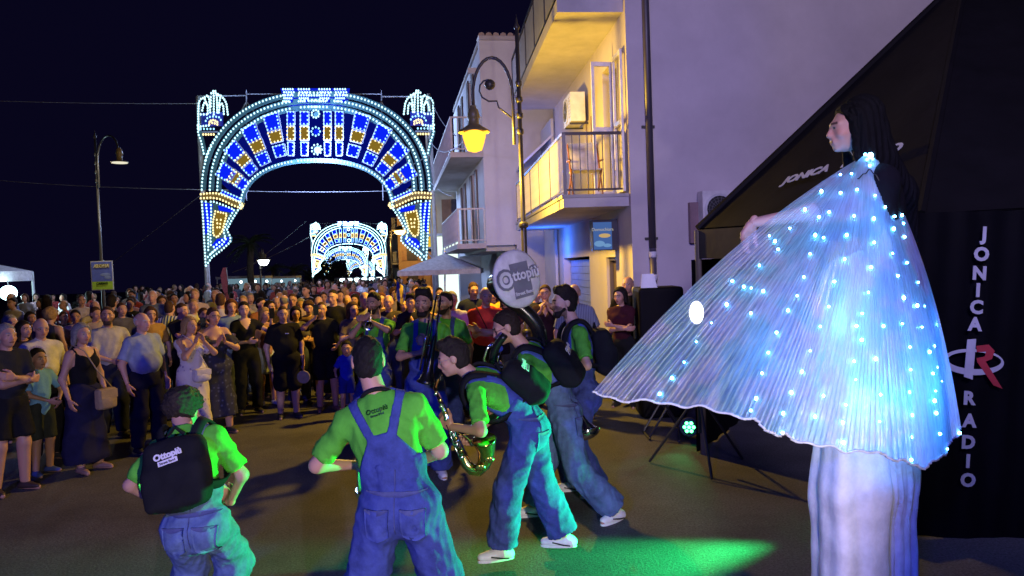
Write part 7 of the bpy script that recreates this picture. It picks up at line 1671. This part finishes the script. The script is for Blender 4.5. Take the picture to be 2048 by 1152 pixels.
_, J = spectator(690, 686, 10.3, 'child in a bright blue shirt partly hidden behind the middle player', S_(T_('tee', 0.02, 0.04, 0.60), ('shorts', fab(0.02, 0.03, 0.3)), 'short', HB, shoes=dshoe), 'down', child=True)
# --- right-hand side, by the houses
_, J = spectator(968, 572, 9.8, 'bald man in a red polo shirt with crossed arms and shoulder strap', S_(T_('polo', 0.62, 0.05, 0.035), dkt, 'ring', HG, shoes=dshoe, g=1.1, belly=0.04, hem=0.05), 'crossed')
crossbag(J, 'dark strap bag across the chest of the man in red', (0.02, 0.012, 0.012), 0.20, 0.98, 0.2, 0.22, (0.03, 0.01, 0.01))
spectator(905, 581, 10.2, 'grey-haired man in a lavender white T-shirt beside the man in red', S_(T_('tee', 0.52, 0.48, 0.60), nvt, 'short', HG, shoes=dshoe, g=1.08), 'down')
spectator(943, 563, 12.0, 'dark man in a navy shirt standing in front of the bright shop', S_(T_('tee', 0.016, 0.02, 0.04), dkt, 'short', HBR, shoes=dshoe, skin=SK2), 'down')
spectator(987, 572, 12.6, 'woman in a yellow top hidden behind the white bell cover', S_(T_('tee', 0.60, 0.40, 0.04), dkt, 'long', HBR, fem=True, shoes=dshoe), 'held')
spectator(1090, 568, 10.6, 'woman in dark clothes touching her chin right of the bell cover', S_(T_('vneck', 0.03, 0.012, 0.016), dkt, 'bun', HBR, fem=True, shoes=dshoe), 'prayer')
spectator(1152, 566, 9.8, 'bald man in a checked blue shirt behind the tall bearded player', S_(('shirt', mat('stripes', (0.10, 0.12, 0.20), spot=(0.25, 0.27, 0.34), sc=14)), dkt, 'ring', HG, shoes=dshoe), 'down')
spectator(1242, 573, 9.9, 'dark-haired woman with folded arms in a maroon T-shirt by the wall', S_(T_('tee', 0.05, 0.010, 0.016), dkt, 'bob', HB, fem=True, shoes=dshoe, gz=0.10), 'crossed')
spectator(1254, 551, 10.5, 'bald man in black leaning behind the woman with folded arms', S_(T_('tee', 0.012, 0.010, 0.014), dkt, 'ring', HBR, shoes=dshoe, g=1.15, gz=0.10, skin=SK2), 'down')
# --- second and third rows, described one by one
rows = [
 (18, 628, 9.6, 'man with grey stubble squeezed behind the folded-arms man', T_('tee', 0.2, 0.17, 0.16), 'short', HG, 0), (45, 640, 9.4, 'young woman with long dark hair left of the balding man in cream', T_('tee', 0.03, 0.02, 0.03), 'long', HB, 1),
 (100, 616, 11.5, 'woman with messy fair hair and sleeveless navy top seen from behind', T_('tank', 0.02, 0.025, 0.08), 'wild', HBL, 1), (150, 618, 12.2, 'woman with dark bun in a lilac top behind the grey-haired woman', T_('tee', 0.40, 0.30, 0.42), 'bun', HB, 1),
 (163, 588, 15.5, 'man in a white shirt standing on a step below the poster', T_('shirt', 0.60, 0.54, 0.62), 'crop', HBR, 0), (190, 612, 12.0, 'woman with pale shirt and round face left of the bearded man', T_('tee', 0.45, 0.38, 0.36), 'short', HBR, 1),
 (186, 600, 13.0, 'stooping person in a cream shirt under the green poster band', T_('tee', 0.55, 0.48, 0.44), 'ring', HW_, 0), (222, 590, 13.2, 'young man with dark quiff and black T-shirt seen from behind', T_('tee', 0.012, 0.012, 0.014), 'tall', HB, 0),
 (262, 596, 15.0, 'young man in a navy T-shirt leaning left beside the poster', T_('tee', 0.02, 0.022, 0.04), 'short', HB, 0), (305, 579, 14.5, 'bald man with grey hair in a blue grey shirt above the crowd', T_('shirt', 0.12, 0.15, 0.22), 'ring', HW_, 0),
 (303, 612, 11.0, 'woman with brown hair in an ochre top behind the polo shirt', T_('tee', 0.40, 0.24, 0.06), 'bob', HBR, 1), (338, 600, 12.0, 'man in a blue and white striped shirt turned away', ('tee', mat('stripes', (0.60, 0.62, 0.70), spot=(0.02, 0.06, 0.42), sc=7)), 'crop', HBR, 0),
 (361, 604, 11.3, 'tall man with short brown hair and black jacket behind the blonde', T_('long', 0.012, 0.012, 0.02), 'crop', HBR, 0), (388, 576, 14.2, 'child raised above the crowd with pale hair near the arch pole', T_('tee', 0.55, 0.45, 0.50), 'short', HBL, 0),
 (384, 596, 12.5, 'man with golden lit face and white vest near the arch pole', T_('tee', 0.60, 0.58, 0.56), 'crop', HBL, 0), (405, 614, 11.2, 'woman with brown bun and phone near the leafy dress', T_('tee', 0.10, 0.05, 0.05), 'bun', HBR, 1),
 (441, 584, 12.0, 'man with brown hair and white T-shirt seen from behind', T_('tee', 0.60, 0.55, 0.58), 'crop', HBR, 0), (460, 597, 11.6, 'woman with copper hair in a light blue top', T_('tee', 0.20, 0.30, 0.42), 'bob', (0.10, 0.035, 0.015), 1),
 (428, 578, 16.0, 'older man with pale hair right of the arch pole', T_('tee', 0.30, 0.28, 0.26), 'ring', HW_, 0), (484, 590, 13.2, 'man with fair hair behind the dark-haired woman in black', T_('tee', 0.3, 0.26, 0.25), 'short', HBL, 0),
 (520, 594, 13.0, 'youth with black fringe and warm lit face', T_('tee', 0.30, 0.12, 0.10), 'short', HB, 0), (537, 600, 12.4, 'woman with long black hair and dark top beside the warm lit youth', T_('tee', 0.03, 0.02, 0.025), 'long', HB, 1),
 (553, 592, 14.2, 'bald man with red neck left of another bald head', T_('tee', 0.40, 0.34, 0.34), 'ring', HG, 0), (569, 588, 13.2, 'bald orange-lit man seen from behind, centre of the crowd', T_('tee', 0.24, 0.20, 0.22), 'ring', HG, 0),
 (585, 585, 12.8, 'young man with clipped hair and bright face looking at the viewer', T_('tee', 0.32, 0.24, 0.22), 'crop', HBR, 0), (592, 612, 11.4, 'woman with dark hair bowing her head beside the stout boy', T_('tee', 0.10, 0.09, 0.10), 'bob', HB, 1),
 (600, 596, 13.4, 'woman with a grey bob behind the bowed head', T_('tee', 0.36, 0.32, 0.36), 'bob', HG, 1), (615, 601, 12.2, 'woman with curly brown hair left of the man with phone', T_('tee', 0.20, 0.12, 0.12), 'curly', HBR, 1),
 (636, 591, 13.6, 'man with reddish bald head behind the man with phone', T_('tee', 0.22, 0.18, 0.20), 'ring', HBR, 0), (664, 577, 11.9, 'tall bald man in a black printed T-shirt above the phone', T_('tee', 0.012, 0.012, 0.014), 'crop', HB, 0),
 (693, 588, 13.0, 'bald man with orange lit crown and white shirt', T_('tee', 0.55, 0.50, 0.52), 'ring', HG, 0), (703, 602, 11.0, 'woman with long brown hair turned towards the trumpeter', T_('tee', 0.10, 0.08, 0.09), 'long', HBR, 1),
 (728, 582, 11.5, 'white-haired man behind the trumpeter', T_('tee', 0.30, 0.28, 0.32), 'ring', HW_, 0), (712, 587, 14.0, 'small dark-haired woman with pale face in the gap', T_('tee', 0.05, 0.04, 0.05), 'bob', HB, 1),
 (764, 584, 12.4, 'woman with reddish hair right of the trumpeter', T_('tee', 0.08, 0.05, 0.05), 'bob', (0.09, 0.03, 0.016), 1), (779, 588, 11.4, 'balding man with a dark brown shirt right of the trumpeter', T_('tee', 0.05, 0.04, 0.035), 'ring', HBR, 0),
 (806, 594, 12.2, 'smiling girl with a yellow lit face and dark scarf of hair', T_('tee', 0.03, 0.03, 0.05), 'long', HB, 1), (822, 588, 11.2, 'man with a dark quiff left of the trombone player', T_('tee', 0.02, 0.02, 0.03), 'tall', HB, 0),
 (832, 569, 13.6, 'man with brown hair behind the trombone player', T_('tee', 0.16, 0.13, 0.13), 'short', HBR, 0), (857, 570, 13.2, 'man with fair clipped hair right above the trombone', T_('tee', 0.2, 0.17, 0.16), 'crop', HBL, 0),
 (1070, 570, 11.8, 'dark-haired man hidden beside the white bell cover', T_('tee', 0.03, 0.03, 0.04), 'short', HB, 0), (1012, 580, 11.6, 'woman with purple-lit hair left behind the bell cover', T_('tee', 0.06, 0.02, 0.03), 'long', HBR, 1),
 (60, 622, 12.4, 'woman with straight black hair near the gazebo leg', T_('tee', 0.10, 0.07, 0.12), 'long', HB, 1), (128, 622, 13.4, 'man in a dark polo between the messy fair hair and the bun', T_('polo', 0.03, 0.03, 0.05), 'short', HBR, 0),
 (242, 604, 12.6, 'man with brown cap of hair behind the polo shirt shoulder', T_('tee', 0.10, 0.10, 0.13), 'short', HBR, 0), (322, 590, 15.0, 'woman with a pink face left of the striped shirt', T_('tee', 0.34, 0.22, 0.26), 'bob', HBR, 1),
 (345, 586, 16.0, 'boyish head with dark hair above the striped shirt', T_('tee', 0.04, 0.04, 0.06), 'short', HB, 0), (500, 584, 15.5, 'man in a pale jacket below the white globe lamp', T_('long', 0.34, 0.33, 0.34), 'short', HG, 0),
 (648, 583, 16.0, 'woman in white with tied hair in front of the second arch', T_('tee', 0.58, 0.55, 0.60), 'bun', HBR, 1), (680, 580, 15.0, 'man in a lilac shirt in front of the second arch', T_('tee', 0.36, 0.30, 0.46), 'short', HB, 0),
 (745, 574, 15.5, 'tall man with dark hair under the right foot of the second arch', T_('tee', 0.08, 0.07, 0.10), 'short', HB, 0), (790, 574, 14.5, 'woman with tousled hair near the waving hand towel', T_('tee', 0.20, 0.16, 0.20), 'wild', HBR, 1), (880, 574, 14.6, 'dark-haired man under the white parasol', T_('tee', 0.05, 0.04, 0.05), 'short', HB, 0)]
for i, (px, top, d, lab, tp_, hair, hc, fem) in enumerate(rows):
    rg = random.Random(i*13+5)
    away = any(k in lab for k in ('from behind', 'turned away')); 
    look = (P(px, top, d)[0]+rg.uniform(-3, 3), 40, 0) if away else (rg.uniform(-1.5, 2.0), 5.0, 0)
    kind = rg.choice(['down', 'down', 'held', 'clap', 'crossed', 'down'])
    st = S_(tp_, jeans if i % 3 else dkt, hair, hc, shoes=dshoe, fem=bool(fem), g=rg.uniform(0.95, 1.1), skin=tuple(np.array((0.54, 0.31, 0.24))*rg.uniform(0.82, 1.12)), glasses=(0.01, 0.01, 0.01) if i % 7 == 3 else None)
    _, J = spectator(px, top, d, lab, st, 'phone' if 'phone near' in lab else kind, look, child='child' in lab and False, ytw=rg.uniform(-0.25, 0.25))
    if 'phone near' in lab: phone(J, 'r', 'phone raised by the woman with the brown bun')
sc_ = P(798, 572, 12.0); q = MB()
pts = [[P(788+i*5+4*math.sin(j), 558+j*9+i*4, 12.0+0.05*math.sin(i*2+j)) for j in range(5)] for i in range(5)]
vs = [p for r in pts for p in r]; n0 = len(vs); vs += [p+V(0.0, 0.02, 0) for p in vs]; fs = []
for i in range(4):
    for j in range(4): a = i*5+j; fs += [(a, a+1, a+6, a+5), (n0+a, n0+a+5, n0+a+6, n0+a+1)]
q.add(vs, fs); tag(q.build('towel', mat('stripes', (0.55, 0.38, 0.06), spot=(0.02, 0.05, 0.45), sc=3), smooth=True), 'blue and yellow cloth waved over heads behind the trombone player', 'cloth')
# --- farther spectators: low-detail figures, copied
archs = []
cols_far = {'white': (0.58, 0.55, 0.60), 'black': (0.014, 0.014, 0.016), 'blue': (0.06, 0.09, 0.24), 'red': (0.35, 0.06, 0.06), 'grey': (0.18, 0.17, 0.2), 'pink': (0.45, 0.28, 0.34)}
spots = []
rg = random.Random(3)
for row in range(13):
    d = 16.5+row*1.55+row*row*0.09
    xl = P(20 if row < 6 else 260, 560, d)[0]; xr = min(P(868, 560, d)[0], (F(-1.2, max(0, d-11), 0)[0] if d < 20 else G(-1.6, d-20, 0)[0]))
    x = xl+rg.uniform(0, 0.6)
    while x < xr:
        if rg.random() < 0.78 and abs(x-P(632, 560, d)[0]) > -1: spots.append((x, d+rg.uniform(-0.5, 0.5)))
        x += rg.uniform(0.62, 1.15)
cn = list(cols_far)
hairs = [('short', HB, False), ('bob', HBR, True), ('ring', HG, False), ('long', HB, True), ('crop', HBL, False)]
for hname, hc, fem in hairs:
    _, J = spectator(640, 572, 20.0, 'x', S_(T_('tee', *cols_far['white']), jeans, hname, hc, fem=fem, shoes=dshoe, handres=0.02, hres=0.02, shoeres=0.03), 'down', look=(P(640, 572, 20)[0], 5, 0), res=0.04)
    archs.append(_)
used = set()
for i, (x, d) in enumerate(spots):
    a = archs[rg.randrange(5)]; c = a if a.name not in used else copy_tree(a); used.add(a.name)
    cname = cn[rg.randrange(6)]; c.location = (x, d, ground_z(d)); c.rotation_euler = (0, 0, rg.uniform(-0.7, 0.7)+(math.pi if rg.random() < 0.3 else 0)); s = rg.uniform(0.92, 1.08); c.scale = (s, s, s)
    c['label'] = 'small far spectator in a %s top deep in the packed crowd' % cname; c['category'] = 'person'; c['group'] = 'far spectators in %s tops' % cname
    for ch_ in c.children:
        if ch_.name.startswith('shirt'):
            ch_.material_slots[0].link = 'OBJECT'; ch_.material_slots[0].material = fab(*cols_far[cname])
for a in archs:
    if a.name not in used: 
        for ch_ in list(a.children): bpy.data.objects.remove(ch_)
        bpy.data.objects.remove(a)
# --- the far-off mass of people under the second and third arch
q = MB(); mats = [mat('paint', (0.5, 0.3, 0.24)), mat('paint', (0.5, 0.47, 0.52)), mat('paint', (0.02, 0.02, 0.025)), mat('paint', (0.06, 0.08, 0.2)), mat('paint', (0.015, 0.01, 0.01))]
for i in range(420):
    d = 44+86*rg.random()**1.4; x = rg.uniform(P(470, 560, d)[0], P(850, 560, d)[0]); z = ground_z(d); h_ = rg.uniform(1.5, 1.8)
    q.cur = rg.choice([1, 2, 2, 3]); q.ball((x, d, z+h_*0.62), (0.22, 0.14, 0.40), 6, 5); q.ball((x, d, z+h_*0.27), (0.16, 0.12, 0.5), 6, 4)
    q.cur = rg.choice([0, 0, 4]); q.ball((x, d, z+h_-0.12), (0.085, 0.095, 0.12), 6, 5)
    q.cur = 4; q.ball((x, d+0.02, z+h_-0.07), (0.088, 0.095, 0.09), 6, 4)
tag(q.build('crowd', None, mats=mats, smooth=True), kind='stuff')
